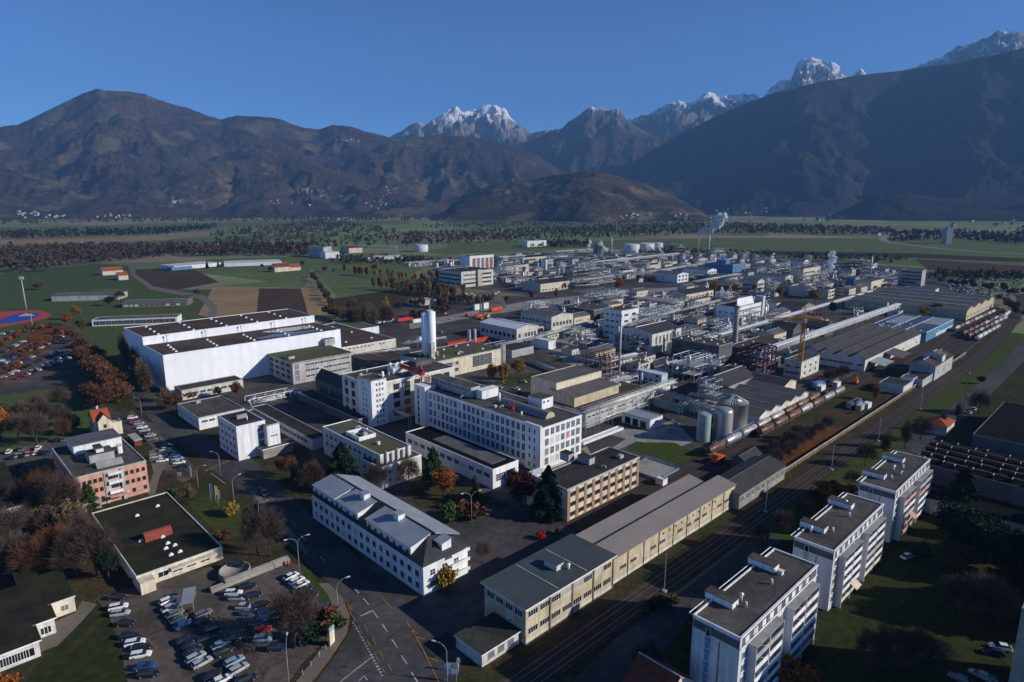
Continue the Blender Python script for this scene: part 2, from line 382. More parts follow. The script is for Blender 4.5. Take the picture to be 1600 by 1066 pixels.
    if kind in ('flat',):
        for i in range(sk):
            nx_ = max(1, round(math.sqrt(sk * LA / LB)))
            x = (i % nx_ + .5) / nx_ * LA; y = (i // nx_ + .5) / math.ceil(sk / nx_) * LB
            link('skylight', NB['sky'], r, (x + R.uniform(-.5, .5), y + R.uniform(-.4, .4), zt))
        for i in range(vents):
            x = R.uniform(.12, .88) * LA; y = R.uniform(.15, .85) * LB
            roof_unit(r, x, y, zt)
    return b
UNITS = []
def roof_unit(r, x, y, z, k=None):
    if not UNITS:
        q = MB().box(-1, 1, -.8, .8, .15, 1.2).box(-.9, -.7, -.7, .7, 0, .15).box(.7, .9, -.7, .7, 0, .15); q.tube((0, 0, 1.2), (0, 0, 1.45), .55, n=12); UNITS.append(('air_unit', q, 'lgrey'))
        q = MB().tube((0, 0, 0), (0, 0, 1.5), .28, n=10).lathe((0, 0, 1.5), [(.5, 0), (.5, .2), (.05, .5)], 10); UNITS.append(('vent_pipe', q, 'pipew'))
        q = MB().box(-.5, .5, -.5, .5, 0, .9).box(-.62, .62, -.62, .62, .9, 1.02); UNITS.append(('vent_box', q, 'offw'))
        q = MB().tube((0, 0, 0), (0, 0, 1.1), .2).tube((0, 0, 1.0), (1.8, 0, 1.0), .2).tube((1.7, 0, 0), (1.7, 0, 1.1), .2); UNITS.append(('duct', q, 'steel'))
        for i, (nm, q, m) in enumerate(UNITS):
            o = q.build(nm, M[m]); UNITS[i] = (nm, o.data); bpy.data.objects.remove(o)
    nm, me = UNITS[R.randrange(4) if k is None else k]
    return link(nm, me, r, (x, y, z), R.choice((0, math.pi / 2)))
def loc_of(b, px, py, z):       # a surveyed point in the building's own coordinates
    x, y = W(px, py, z); dx, dy = x - b['p0'][0], y - b['p0'][1]; c, s = math.cos(b['ang']), math.sin(b['ang'])
    return dx * c + dy * s, -dx * s + dy * c
def rbox(b, P0, PR, PL, z1, wall='offw', roof='bitgrey', name='lift_house', z0=None):
    x0, y0 = loc_of(b, *P0, z1); x1, _ = loc_of(b, *PR, z1); _, y1 = loc_of(b, *PL, z1)
    x1 = max(x1, x0 + 1); y1 = max(y1, y0 + 1); zb = (b['h'] - .34 if z0 is None else z0)
    o = MB().box(x0, x1, y0, y1, zb, z1 - .25).build(name, M[wall], b['root'])
    MB().box(x0 - .15, x1 + .15, y0 - .15, y1 + .15, z1 - .25, z1, 1, top=0).build('roof', [M[roof], M['lgrey']], o)
    return x0, x1, y0, y1

# ============================================================ SETTING: ground, fields, roads, railway, mountains
def ground_mat():
    m = bpy.data.materials.new('valley_fields'); m.use_nodes = True; n = m.node_tree.nodes; l = m.node_tree.links
    geo = n.new("ShaderNodeNewGeometry"); mp = n.new("ShaderNodeMapping"); l.new(geo.outputs["Position"], mp.inputs[0])
    mp.inputs["Rotation"].default_value = (0, 0, rad(-20)); mp.inputs["Scale"].default_value = (1 / 420, 1 / 900, 0.0)
    vo = n.new("ShaderNodeTexVoronoi"); vo.inputs["Scale"].default_value = 1; vo.inputs["Randomness"].default_value = .8
    l.new(mp.outputs[0], vo.inputs["Vector"])
    sp = n.new("ShaderNodeSeparateColor"); l.new(vo.outputs["Color"], sp.inputs[0])
    cr = n.new("ShaderNodeValToRGB"); cr.color_ramp.interpolation = 'CONSTANT'
    cols = [(0, (.085, .112, .048)), (.25, (.100, .100, .055)), (.42, (.070, .090, .044)), (.6, (.11, .085, .055)), (.72, (.088, .120, .050)), (.88, (.14, .115, .075))]
    e = cr.color_ramp.elements; e[0].color = (*cols[0][1], 1); e[1].position = cols[1][0]; e[1].color = (*cols[1][1], 1)
    for p, c in cols[2:]: q = e.new(p); q.color = (*c, 1)
    l.new(sp.outputs[0], cr.inputs[0])
    nz = n.new("ShaderNodeTexNoise"); nz.inputs["Scale"].default_value = .004; nz.inputs["Detail"].default_value = 8; l.new(geo.outputs["Position"], nz.inputs["Vector"])
    r2 = n.new("ShaderNodeMapRange"); r2.inputs[1].default_value = .3; r2.inputs[2].default_value = .7; r2.inputs[3].default_value = 1.4; r2.inputs[4].default_value = 2.4
    l.new(nz.outputs["Fac"], r2.inputs[0]); h = n.new("ShaderNodeVectorMath"); h.operation = 'SCALE'; l.new(cr.outputs[0], h.inputs[0]); l.new(r2.outputs[0], h.inputs[3])
    bs = n["Principled BSDF"]; l.new(h.outputs[0], bs.inputs["Base Color"]); bs.inputs["Roughness"].default_value = 1; bs.inputs["Specular IOR Level"].default_value = .05
    return m
mb = MB(); G = 32000
mb.face([(-G, -300, 0), (G, -300, 0), (G, G, 0), (-G, G, 0)])
tag(mb.build('valley_floor', ground_mat()), kind='structure')

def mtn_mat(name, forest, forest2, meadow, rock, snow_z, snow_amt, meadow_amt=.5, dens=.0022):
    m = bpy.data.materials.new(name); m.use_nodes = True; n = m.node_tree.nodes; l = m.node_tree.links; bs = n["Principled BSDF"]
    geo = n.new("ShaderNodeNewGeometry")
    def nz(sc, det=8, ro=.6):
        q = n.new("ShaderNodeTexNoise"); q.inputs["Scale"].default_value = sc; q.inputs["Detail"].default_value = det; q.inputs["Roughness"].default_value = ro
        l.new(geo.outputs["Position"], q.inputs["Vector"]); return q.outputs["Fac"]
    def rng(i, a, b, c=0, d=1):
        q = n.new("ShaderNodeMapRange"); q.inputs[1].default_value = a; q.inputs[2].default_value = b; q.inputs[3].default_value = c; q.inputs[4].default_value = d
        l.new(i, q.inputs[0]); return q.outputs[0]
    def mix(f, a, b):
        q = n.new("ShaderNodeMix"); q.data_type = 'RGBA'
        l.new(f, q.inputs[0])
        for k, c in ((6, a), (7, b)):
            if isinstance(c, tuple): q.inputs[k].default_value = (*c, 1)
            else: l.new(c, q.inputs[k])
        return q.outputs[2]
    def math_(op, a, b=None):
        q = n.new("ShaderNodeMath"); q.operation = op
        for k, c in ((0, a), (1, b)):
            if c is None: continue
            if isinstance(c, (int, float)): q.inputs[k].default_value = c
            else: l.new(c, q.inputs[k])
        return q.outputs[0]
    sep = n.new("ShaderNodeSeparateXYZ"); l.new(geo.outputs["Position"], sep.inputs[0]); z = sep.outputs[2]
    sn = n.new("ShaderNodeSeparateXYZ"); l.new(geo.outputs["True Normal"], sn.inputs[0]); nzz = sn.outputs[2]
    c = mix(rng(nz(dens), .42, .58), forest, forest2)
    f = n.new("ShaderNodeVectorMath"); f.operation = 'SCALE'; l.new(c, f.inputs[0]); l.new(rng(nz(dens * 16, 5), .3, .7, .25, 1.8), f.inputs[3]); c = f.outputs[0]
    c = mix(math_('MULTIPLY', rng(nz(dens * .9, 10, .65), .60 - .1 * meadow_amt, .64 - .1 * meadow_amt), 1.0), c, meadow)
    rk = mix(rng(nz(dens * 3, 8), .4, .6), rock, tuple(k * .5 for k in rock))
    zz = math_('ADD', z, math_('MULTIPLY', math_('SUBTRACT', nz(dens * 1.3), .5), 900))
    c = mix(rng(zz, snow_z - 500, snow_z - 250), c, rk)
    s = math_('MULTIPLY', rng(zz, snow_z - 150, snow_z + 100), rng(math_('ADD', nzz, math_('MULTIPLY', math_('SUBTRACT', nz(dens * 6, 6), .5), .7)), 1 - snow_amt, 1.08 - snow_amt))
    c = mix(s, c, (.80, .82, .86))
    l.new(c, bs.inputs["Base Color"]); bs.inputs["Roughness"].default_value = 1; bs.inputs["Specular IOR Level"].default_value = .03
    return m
def interp(pts, x):
    for (x0, y0), (x1, y1) in zip(pts, pts[1:]):
        if x0 <= x <= x1: return y0 + (y1 - y0) * (x - x0) / (x1 - x0)
    return pts[0][1] if x < pts[0][0] else pts[-1][1]
def ridge(name, pts, dist, depth, m, nu=420, nv=70, amp=.16, freq=1 / 900, seed=0, crag=0.0, prof=1.25, dslope=0.0, back=.6):
    x0, x1 = pts[0][0], pts[-1][0]; V = []
    nb = 12
    for i in range(nu + 1):
        px = x0 + (x1 - x0) * i / nu; py = interp(pts, px)
        D = dist + dslope * (px - x0)
        a = (px - 800) / FPX
        # slightly irregular crest line in plan
        D *= 1 + .10 * (noise.noise(Vector((px * .006, seed, 0)))) 
        X, Y, Z = ray_at(px, py, D)
        cg = crag * (noise.fractal(Vector((px * .06, seed * 7.1, 0)), .9, 2, 4)) * 1.1
        Z = max(Z, 2)
        k = math.hypot(X, Y); dx, dy = X / k, Y / k
        for j in range(nv + nb + 1):
            t = j / nv if j <= nv else 1 + (j - nv) / nb * back
            dist_ = k - depth * (1 - t)
            x, y = dx * dist_, dy * dist_
            if t <= 1: z = Z * t ** prof
            else: z = Z * (1 - (t - 1) / back * .7)
            env = math.sin(math.pi * min(t, 1)) ** .7 if t <= 1 else 0
            p = Vector((x * freq, y * freq, seed))
            q = 1 - abs(noise.fractal(p, 1.0, 2.1, 6)) * 2.2
            q2 = noise.fractal(p * 3.1, 1.0, 2.1, 5)
            z += Z * amp * env * (q - .6) + Z * amp * .35 * env * q2
            z += cg * min(t, 2 - t) ** 7
            V.append((x, y, max(z, -4) - (4 if j == 0 else 0)))
    n = nv + nb + 1
    V = np.array(V, dtype=np.float32); F = []
    idx = (np.arange(nu)[:, None] * n + np.arange(n - 1)[None, :]).ravel()
    F = np.stack([idx, idx + n, idx + n + 1, idx + 1], 1).astype(np.int32)
    me = bpy.data.meshes.new(name); me.vertices.add(len(V)); me.vertices.foreach_set("co", V.ravel()); me.loops.add(len(F) * 4)
    me.loops.foreach_set("vertex_index", F.ravel()); me.polygons.add(len(F)); me.polygons.foreach_set("loop_start", np.arange(0, len(F) * 4, 4, dtype=np.int32))
    me.polygons.foreach_set("use_smooth", np.ones(len(F), bool)); me.materials.append(m); me.update(calc_edges=True)
    return tag(link(name, me), kind='structure')
m_f = mtn_mat('forested_slope', (.034, .026, .023), (.056, .037, .028), (.090, .076, .045), (.16, .13, .10), 5000, 0, .55)
m_h = mtn_mat('vineyard_hill', (.040, .032, .024), (.070, .048, .032), (.12, .095, .055), (.16, .13, .10), 6000, 0, .6, .005)
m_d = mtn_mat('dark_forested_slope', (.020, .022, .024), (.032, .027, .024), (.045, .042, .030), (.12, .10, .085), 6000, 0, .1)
m_s = mtn_mat('snowy_rock', (.05, .045, .035), (.07, .055, .04), (.13, .10, .06), (.24, .21, .19), 1650, .60, .5, .0016)
m_s2 = mtn_mat('snowy_rock_far', (.05, .045, .04), (.07, .055, .045), (.12, .10, .07), (.17, .155, .15), 1650, .50, .3, .0016)
m_t = mtn_mat('alpine_crest', (.030, .026, .024), (.045, .034, .028), (.10, .075, .045), (.13, .11, .10), 1500, .36, .3, .0018)
# far snow ranges first, nearer ridges in front
ridge('snow_mountain', [(560, 235), (615, 213), (640, 197), (655, 190), (668, 194), (685, 181), (700, 172), (712, 167), (722, 173), (745, 170), (758, 165), (772, 163), (790, 170), (803, 188), (818, 200), (828, 208), (850, 204), (862, 203), (880, 215), (920, 250)],
      13000, 4200, m_s, 520, 90, .24, 1 / 700, 3, crag=38, prof=1.1)
ridge('snow_mountain', [(800, 240), (870, 222), (930, 200), (985, 185), (1000, 181), (1020, 176), (1042, 160), (1058, 158), (1080, 163), (1095, 150), (1107, 144), (1122, 149), (1140, 150), (1175, 147), (1190, 153), (1215, 128), (1236, 124), (1243, 105), (1248, 95), (1270, 91), (1300, 97), (1312, 106), (1318, 118), (1332, 117), (1346, 107), (1362, 120), (1400, 112), (1430, 104), (1470, 88), (1500, 72), (1530, 62), (1560, 50), (1580, 47), (1600, 55), (1680, 40), (1800, 60)],
      12500, 3600, m_s2, 760, 90, .24, 1 / 700, 9, crag=38, prof=1.1)
ridge('rocky_mountain', [(700, 300), (760, 245), (800, 228), (830, 222), (860, 206), (880, 198), (900, 182), (925, 166), (940, 170), (952, 173), (965, 169), (975, 184), (990, 196), (1030, 215), (1080, 235), (1150, 270)],
      10000, 3000, m_t, 300, 60, .20, 1 / 700, 14, crag=40)
ridge('forested_mountain', [(-420, 260), (-200, 230), (-60, 210), (0, 199), (30, 194), (60, 180), (100, 160), (130, 146), (150, 139), (170, 142), (200, 143), (228, 148), (260, 160), (300, 171), (318, 178), (345, 187), (370, 181), (400, 182), (430, 184), (465, 197), (498, 203), (520, 195), (545, 197), (570, 205), (610, 215), (640, 222), (700, 250), (740, 300)],
      8600, 3600, m_f, 620, 110, .11, 1 / 700, 21, crag=9)
ridge('forested_mountain', [(480, 330), (520, 290), (560, 245), (600, 224), (640, 217), (680, 212), (720, 213), (760, 218), (800, 228), (840, 243), (870, 262), (900, 275), (960, 300), (1000, 330)],
      7600, 2200, m_f, 340, 70, .14, 1 / 600, 33, crag=8)
ridge('forested_spur', [(160, 341), (180, 333), (240, 292), (300, 268), (350, 252), (420, 245), (470, 250), (520, 265), (560, 280), (600, 298), (640, 322), (660, 334), (676, 342)],
      6300, 900, m_h, 260, 50, .16, 1 / 500, 41, crag=4, prof=1.0)
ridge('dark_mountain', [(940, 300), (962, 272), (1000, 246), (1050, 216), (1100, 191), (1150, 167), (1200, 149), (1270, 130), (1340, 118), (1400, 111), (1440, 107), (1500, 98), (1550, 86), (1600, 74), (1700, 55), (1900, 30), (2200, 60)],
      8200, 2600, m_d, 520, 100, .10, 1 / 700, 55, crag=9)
ridge('wooded_hill', [(672, 342), (690, 333), (712, 315), (740, 300), (770, 288), (800, 281), (830, 282), (870, 273), (905, 269), (930, 268), (965, 275), (1000, 285), (1040, 300), (1070, 316), (1095, 330), (1116, 342)],
      4700, 900, m_h, 240, 50, .10, 1 / 350, 62, crag=4, prof=.8)
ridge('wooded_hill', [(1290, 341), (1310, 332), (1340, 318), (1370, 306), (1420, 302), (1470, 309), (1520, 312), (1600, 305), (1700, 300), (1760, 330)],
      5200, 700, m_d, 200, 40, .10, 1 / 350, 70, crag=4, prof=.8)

# fields and open ground, named for what they are
sheet('green_field', [(420, 440), (255, 420), (330, 405), (560, 398), (700, 400), (640, 430), (700, 470), (560, 500), (487, 420), (475, 450), (350, 447), (300, 450)], M['field'], .05)
sheet('green_field', [(1120, 372), (1310, 372), (1600, 372), (1600, 436), (1440, 415), (1150, 402), (1020, 392), (900, 388), (700, 398), (640, 392), (860, 378)], M['field'], .05)
sheet('green_field', [(0, 380), (330, 372), (500, 366), (510, 372), (350, 380), (0, 387)], M['field'], .04)
sheet('green_field', [(0, 428), (150, 412), (200, 415), (205, 430), (240, 455), (180, 452), (100, 455), (80, 470), (0, 470)], M['sport'], .06)
sheet('bare_field', [(210, 421), (300, 419), (342, 441), (262, 456), (238, 450), (205, 428)], M['plough'], .09)
sheet('tilled_field', [(332, 450), (487, 450), (508, 462), (520, 500), (440, 520), (310, 492)], M['stubble'], .10)
sheet('tilled_field', [(405, 451), (470, 451), (484, 500), (400, 500)], M['plough'], .13)
sheet('dark_field', [(1430, 405), (1600, 416), (1600, 432), (1450, 422)], M['plough'], .12)
sheet('sports_ground', [(0, 455), (360, 452), (360, 500), (240, 560), (245, 640), (120, 700), (0, 760)], M['sport'], .05)
sheet('rough_grass', [(500, 470), (700, 440), (700, 500), (560, 510)], M['dryg'], .06)
for i_, (y0_, y1_, m_) in enumerate(((343, 345, 'field'), (346, 347.5, 'stubble'), (349, 351, 'field'), (352, 354, 'whiteroof'), (355, 357, 'field'))): sheet('field_strip', [(690 + i_ * 12, y0_), (880 + i_ * 6, y0_ - .6), (1010, y0_ - .4), (1012, y1_ - .4), (870, y1_), (680 + i_ * 8, y1_ + .6)], M['field' if m_ != 'stubble' else 'dryg'], .3)
for i_, q_ in enumerate(([(0, 356), (330, 348), (640, 345), (640, 350), (330, 355), (0, 364)], [(0, 376), (240, 370), (330, 362), (334, 366), (250, 376), (0, 384)], [(1020, 350), (1400, 356), (1380, 362), (1020, 356)], [(700, 378), (1000, 376), (1120, 372), (1120, 380), (900, 386), (700, 390)], [(1180, 392), (1420, 396), (1600, 404), (1600, 410), (1400, 402), (1180, 398)])): sheet('field_strip', q_, M[('field', 'stubble', 'field', 'field', 'stubble')[i_] if i_ != 4 else 'dryg'], .25 + i_ * .02)
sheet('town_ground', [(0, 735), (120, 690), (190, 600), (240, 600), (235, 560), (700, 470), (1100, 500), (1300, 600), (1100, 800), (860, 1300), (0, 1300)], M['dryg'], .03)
# factory ground and town ground
sheet('factory_yard', [(235, 620), (225, 540), (480, 500), (560, 500), (640, 470), (900, 458), (1060, 440), (1240, 425), (1540, 470), (1600, 500), (1490, 572), (1100, 800), (860, 980), (660, 1066), (480, 700)], M['asphd'], .07)
sheet('factory_yard', [(640, 440), (700, 425), (820, 395), (1160, 398), (1440, 420), (1560, 468), (1240, 500), (900, 470)], M['asphd'], .065)
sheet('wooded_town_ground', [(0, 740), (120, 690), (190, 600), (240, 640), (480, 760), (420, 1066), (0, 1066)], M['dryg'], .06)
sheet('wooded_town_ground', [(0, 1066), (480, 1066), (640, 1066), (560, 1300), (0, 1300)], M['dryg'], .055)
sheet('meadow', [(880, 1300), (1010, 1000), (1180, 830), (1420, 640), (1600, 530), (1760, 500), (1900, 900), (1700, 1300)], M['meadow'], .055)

# roads
def band(name, a0, a1, b0, b1, m, z, pts=None):
    P = pts or [ab(a0, b0), ab(a1, b0), ab(a1, b1), ab(a0, b1)]
    return sheet(name, P, m, z, world=True)
sheet('main_road', [(470, 1100), (520, 1030), (548, 985), (552, 960), (530, 930), (480, 880), (430, 830), (390, 775), (330, 735), (290, 700), (262, 680), (240, 660), (190, 615), (222, 608), (250, 640), (300, 668), (350, 700), (400, 722), (430, 750), (480, 800), (560, 872), (640, 940), (680, 1000), (730, 1100)], M['asphalt'], .11)
sheet('side_road', [(262, 690), (180, 668), (150, 640), (160, 632), (200, 650), (262, 668)], M['asphalt'], .10)
sheet('side_road', [(0, 604), (60, 597), (120, 590), (190, 600), (190, 612), (120, 602), (0, 618)], M['asphalt'], .10)
sheet('pavement', [(438, 1100), (490, 1030), (515, 995), (526, 960), (512, 930), (498, 913), (512, 912), (534, 935), (546, 962), (541, 992), (512, 1035), (460, 1100)], M['pave'], .20)
sheet('factory_road', [(640, 505), (760, 482), (830, 470), (1000, 452), (1120, 446), (1120, 452), (1000, 459), (860, 480), (760, 492), (640, 515)], M['concr'], .12)
sheet('factory_road', [(745, 462), (775, 452), (790, 470), (790, 482), (765, 486)], M['pave'], .13)
sheet('country_road', [(203, 412), (210, 412), (212, 428), (240, 448), (320, 462), (340, 480), (335, 500), (325, 498), (328, 482), (310, 467), (236, 453), (204, 430)], M['pave'], .15)
sheet('car_park', [(120, 985), (150, 935), (205, 918), (330, 886), (345, 900), (440, 872), (470, 885), (528, 940), (525, 985), (470, 1040), (420, 1110), (215, 1110), (180, 1010), (160, 950)], M['lot'], .10)
sheet('car_park', [(0, 570), (60, 515), (118, 515), (140, 550), (130, 580), (60, 596), (0, 602)], M['lot'], .11)
sheet('car_park', [(205, 640), (215, 650), (252, 680), (300, 725), (310, 745), (285, 755), (232, 720), (238, 700), (196, 655)], M['lot'], .12)
sheet('car_park', [(0, 715), (60, 690), (110, 690), (90, 722), (60, 735), (0, 735)], M['lot'], .12)
sheet('leaf_strewn_ground', [(0, 560), (60, 510), (108, 510), (118, 515), (60, 555), (0, 600)], M['leaves'], .14)
for q_ in ([(0, 577), (60, 546), (66, 549), (0, 586)], [(0, 560), (52, 531), (60, 534), (0, 568)], [(24, 590), (104, 552), (110, 555), (34, 594)], [(30, 553), (84, 526), (90, 529), (36, 558)]): sheet('leaf_strewn_ground', q_, M['leaves'], .16)
sheet('shade_strip', [(880, 1080), (960, 1000), (1060, 930), (1160, 850), (1240, 800), (1300, 770), (1310, 780), (1200, 860), (1080, 960), (990, 1080)], M['asphalt'], .10)  # dark strip added to deepen the shade between railway and apartments
sheet('lawn', [(292, 788), (330, 770), (380, 795), (400, 830), (350, 845)], M['lawn'], .13)
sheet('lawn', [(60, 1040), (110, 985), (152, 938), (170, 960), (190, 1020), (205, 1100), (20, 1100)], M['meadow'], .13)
sheet('lawn', [(980, 702), (994, 692), (1053, 692), (1078, 704), (1097, 712), (1064, 726)], M['lawn'], .15)
sheet('pavement', [(390, 768), (398, 766), (440, 812), (482, 862), (478, 868), (432, 822)], M['pave'], .2)
sheet('pavement', [(232, 706), (250, 700), (262, 720), (250, 745), (240, 780), (228, 770), (240, 740)], M['pave'], .15)
sheet('grass_verge', [(470, 886), (480, 890), (512, 930), (527, 960), (522, 985), (505, 950), (478, 905)], M['lawn'], .16)
sheet('park_lawn', [(620, 720), (690, 745), (800, 790), (720, 810), (650, 790)], M['dryg'], .13)
sheet('front_yard', [(660, 830), (760, 790), (850, 812), (900, 830), (760, 930), (700, 930)], M['asphalt'], .14)
sheet('loading_yard', [(908, 702), (972, 668), (1012, 674), (1052, 655), (1085, 690), (1060, 700), (994, 690), (975, 700), (925, 715)], M['concr'], .13)
sheet('loading_ramp', [(912, 690), (935, 676), (978, 686), (950, 705), (925, 712)], M['asphalt'], .16)
sheet('leaf_strewn_ground', [(1180, 742), (1238, 698), (1282, 668), (1318, 668), (1262, 710), (1215, 745)], M['leaves'], .12)
sheet('gravel_yard', [(1220, 650), (1290, 618), (1400, 585), (1480, 555), (1360, 640), (1320, 690), (1210, 740), (1160, 740)], M['dryg'], .11)
sheet('grass_plot', [(852, 535), (885, 528), (935, 548), (905, 575), (868, 560)], M['concr'], .12)
sheet('grass_plot', [(858, 560), (872, 556), (880, 562), (866, 566)], M['lawn'], .15)
sheet('grass_plot', [(770, 600), (790, 585), (850, 582), (868, 592), (800, 604)], M['lawn'], .12)
sheet('grass_plot', [(860, 470), (1010, 455), (1010, 462), (880, 482)], M['dryg'], .10)
# running track with its coloured court
sheet('running_track', [(0, 488), (40, 485), (62, 486), (76, 489), (79, 493), (72, 498), (50, 503), (20, 508), (0, 512)], M['track'], .10)
sheet('sports_court', [(0, 506), (0, 500), (20, 492), (44, 488), (58, 489), (64, 493), (50, 499), (20, 505)], M['blues'], .14)
sheet('sand_area', [(27, 495), (41, 489.5), (56, 493.5)], M['sand'], .18)
# railway: verge, ballast, tracks (along the building grid)
def rail_y(a): return 84 + (max(0, a - 420) ** 2) * .00016
def strip(name, a0, a1, off0, off1, m, z, n=40):
    L = [ab(a0 + (a1 - a0) * i / n, rail_y(a0 + (a1 - a0) * i / n) + off0) for i in range(n + 1)]
    H_ = [ab(a0 + (a1 - a0) * i / n, rail_y(a0 + (a1 - a0) * i / n) + off1) for i in range(n + 1)]
    return sheet(name, L + H_[::-1], m, z, world=True)
strip('grass_verge', 0, 620, 2, 7, M['dryg'], .10)
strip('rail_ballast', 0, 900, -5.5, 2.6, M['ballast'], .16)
strip('grass_verge', 180, 620, -15, -5.5, M['lawn'], .12)
strip('side_road', 200, 900, -24, -15, M['asphalt'], .15)
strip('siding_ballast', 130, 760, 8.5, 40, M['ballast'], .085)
for off in (-3.9, -2.4, -.2, 1.3): strip('rail', 0, 900, off - .08, off + .08, M['rust'], .22)
for off in (30.1, 31.6, 34.4, 35.9): strip('rail', 190, 420, off - .08, off + .08, M['rust'], .20)
for off in (11, 12.5, 16, 17.5, 21, 22.5, 26, 27.5): strip('rail', 430, 760, off - .08, off + .08, M['rust'], .20)
for q_ in ([(655, 1012), (700, 990), (716, 1010), (668, 1034)], [(570, 925), (590, 920), (600, 932), (580, 940)], [(300, 690), (330, 700), (322, 708), (292, 698)], [(470, 850), (486, 846), (520, 884), (504, 890)]): sheet('road_patch', q_, M['asphd'] if q_[0][0] != 655 else mat('fresh_asphalt', (.032, .032, .034), .9, .2, .1, fine=.1), .125)
# road markings
def mark(name, p, q, wd, m, z=.17):
    (x0, y0), (x1, y1) = W(*p), W(*q); d = math.hypot(x1 - x0, y1 - y0); nx, ny = -(y1 - y0) / d * wd / 2, (x1 - x0) / d * wd / 2
    return [(x0 + nx, y0 + ny, z), (x0 - nx, y0 - ny, z), (x1 - nx, y1 - ny, z), (x1 + nx, y1 + ny, z)]
mw = MB(); my = MB()
for p, q in (((553, 920), (561, 928)), ((568, 936), (576, 946)), ((582, 955), (590.5, 966.5)), ((597, 976), (605.5, 988.5)), ((612, 1000), (621, 1013)), ((627, 1025), (636, 1039)), ((643, 1052), (653, 1068)), ((500, 870), (508, 878)), ((470, 838), (478, 846)), ((440, 806), (448, 814))):
    mw.face(mark('', p, q, .32, 0))
mw.face(mark('', (563, 964), (581, 955.5), .5, 0)); mw.face(mark('', (530, 1068), (582.5, 1026.5), .28, 0))
for i in range(19):
    t = i / 18; x = 551 + 45 * t ** .95; y = 973 + 82 * t
    mw.face(mark('', (x, y), (x + 1.4, y + 2.4), .3 + .25 * (t > .6), 0))
mw.face(mark('', (560, 1066), (569, 1057), .25, 0)); mw.face(mark('', (569, 1057), (574, 1064), .25, 0))
for p, q in (((250, 684), (300, 735)), ((330, 740), (352, 757))): mw.face(mark('', p, q, .25, 0))
for (x, y) in ((404, 760), (420, 776), (432, 790), (455, 815)): mw.face(mark('', (x, y), (x + 7, y + 7), .2, 0))
tag(mw.build('road_marking', M['linew']), kind='structure')
for a, b in (((547, 946), (551, 955)), ((543, 944), (549, 961)), ((549, 961), (556, 972)), ((560, 980), (566, 990)), ((569, 977), (575, 988)), ((573, 1001), (579, 1012)), ((582, 998), (588, 1010)), ((584, 1021), (592, 1035)), ((592, 1018), (600, 1032)), ((597, 1046), (603, 1056)), ((606, 1040), (612, 1050))):
    my.face(mark('', a, b, .22, 0))
for a, b in (((635, 972), (662, 1018)), ((662, 1018), (686, 1068)), ((648, 996), (664, 1000)), ((641, 983), (654, 992)), ((596, 934), (612, 952)), ((668, 1028), (684, 1034))): my.face(mark('', a, b, .28, 0))
for i in range(7):
    my.face(mark('', (321 + i * 5, 737 - i * 2.2), (327 + i * 5, 733 - i * 2.2 + .6), .9, 0))
for i in range(7): my.face(mark('', (384 + i * 2.8, 738 + i * 1.4), (396 + i * 2.8, 735.5 + i * 1.4), .55, 0))
for p, q in (((326, 945), (344, 978)), ((232, 1000), (248, 1020)), ((404, 1040), (412, 1046)), ((300, 928), (306, 940))): my.face(mark('', p, q, .15, 0))
ycurve = [(512, 912), (534, 935), (546, 962), (541, 992), (512, 1035), (460, 1100)]
for a, b in zip(ycurve, ycurve[1:]): my.face(mark('', a, b, .22, 0, z=.215))
tag(my.build('road_marking', M['liney']), kind='structure')
# ============================================================ BUILDINGS
# ---- white storage halls, left
b = bld('storage_hall', 'huge windowless white hall, front and lower of the two, dark roof with puddles', (254.2, 555.1), (534, 515), (231, 538), 20.8, 'whitep', 'brownr', rim='white', cat='hall')
HA = b
for i in range(5):
    for j in range(4):
        link('skylight', NB['sky'], b['root'], (8 + i * 21 + j * .6, 5 + j * 6.5, 20.5))
for x0, x1, y0, y1 in ((48, 97, 3, 14), (60, 100, 16, 30)):
    q = MB(); n_ = 26; pts = [((x0 + x1) / 2 + (x1 - x0) / 2 * math.cos(2 * math.pi * k / n_) * R.uniform(.7, 1), (y0 + y1) / 2 + (y1 - y0) / 2 * math.sin(2 * math.pi * k / n_) * R.uniform(.6, 1), 20.52) for k in range(n_)]
    q.face(pts); q.build('puddle', mat('standing_water', (.03, .045, .07), .12, .2, .1, spec=.6), b['root'])
for i in range(5): MB().tube((12 + i * 21, b['lb'] - 1.5, 20.4), (12 + i * 21, b['lb'] - 1.5, 24.4), .16).tube((12 + i * 21, b['lb'] - 1.5, 24.2), (12 + i * 21, b['lb'] - 1.5, 24.8), .5).build('vent_pipe', M['steel'], b['root'])
c0 = toab(*b['p0']); y0 = c0[1] + b['lb'] + .3
hb = toab(*W(218.8, 525, 25.2)); he = toab(*W(485.4, 491.3, 25.2)); hl = toab(*W(195, 512, 25.2))
b2 = make_bld('storage_hall', 'long white hall behind the front one, with the taller black roof', ab(hb[0], y0), GROT, he[0] - hb[0], hl[1] - y0, 25.2, 'whitep', 'brownr', rim='white', cat='hall')
for i in range(5):
    for j in range(4): link('skylight', NB['sky'], b2['root'], (9 + i * 19 + j * .6, 3 + j * (b2['lb'] - 6) / 3.2, 24.9))
b = bld('warehouse', 'low warehouse with a rusty brown flat roof right of the white halls', (535, 543), (615, 528), (532.6, 503), 6.4, 'offw', 'brownr', rim='white', sk=6)
wins(b, 'S', 12, 1, 1.6, .9, 4.2, m0=4, m1=3)
bld('warehouse', 'small mossy roofed annex with a white front beside the truck yard', (563, 514), (589.5, 509), (531, 501), 5.6, 'white', 'moss', rim='white')
bld('warehouse', 'low shed under a brown mossy roof between office block and silo', (590, 568), (628, 553), (556, 553), 5.2, 'dgrey', 'brownr', rim='grey')
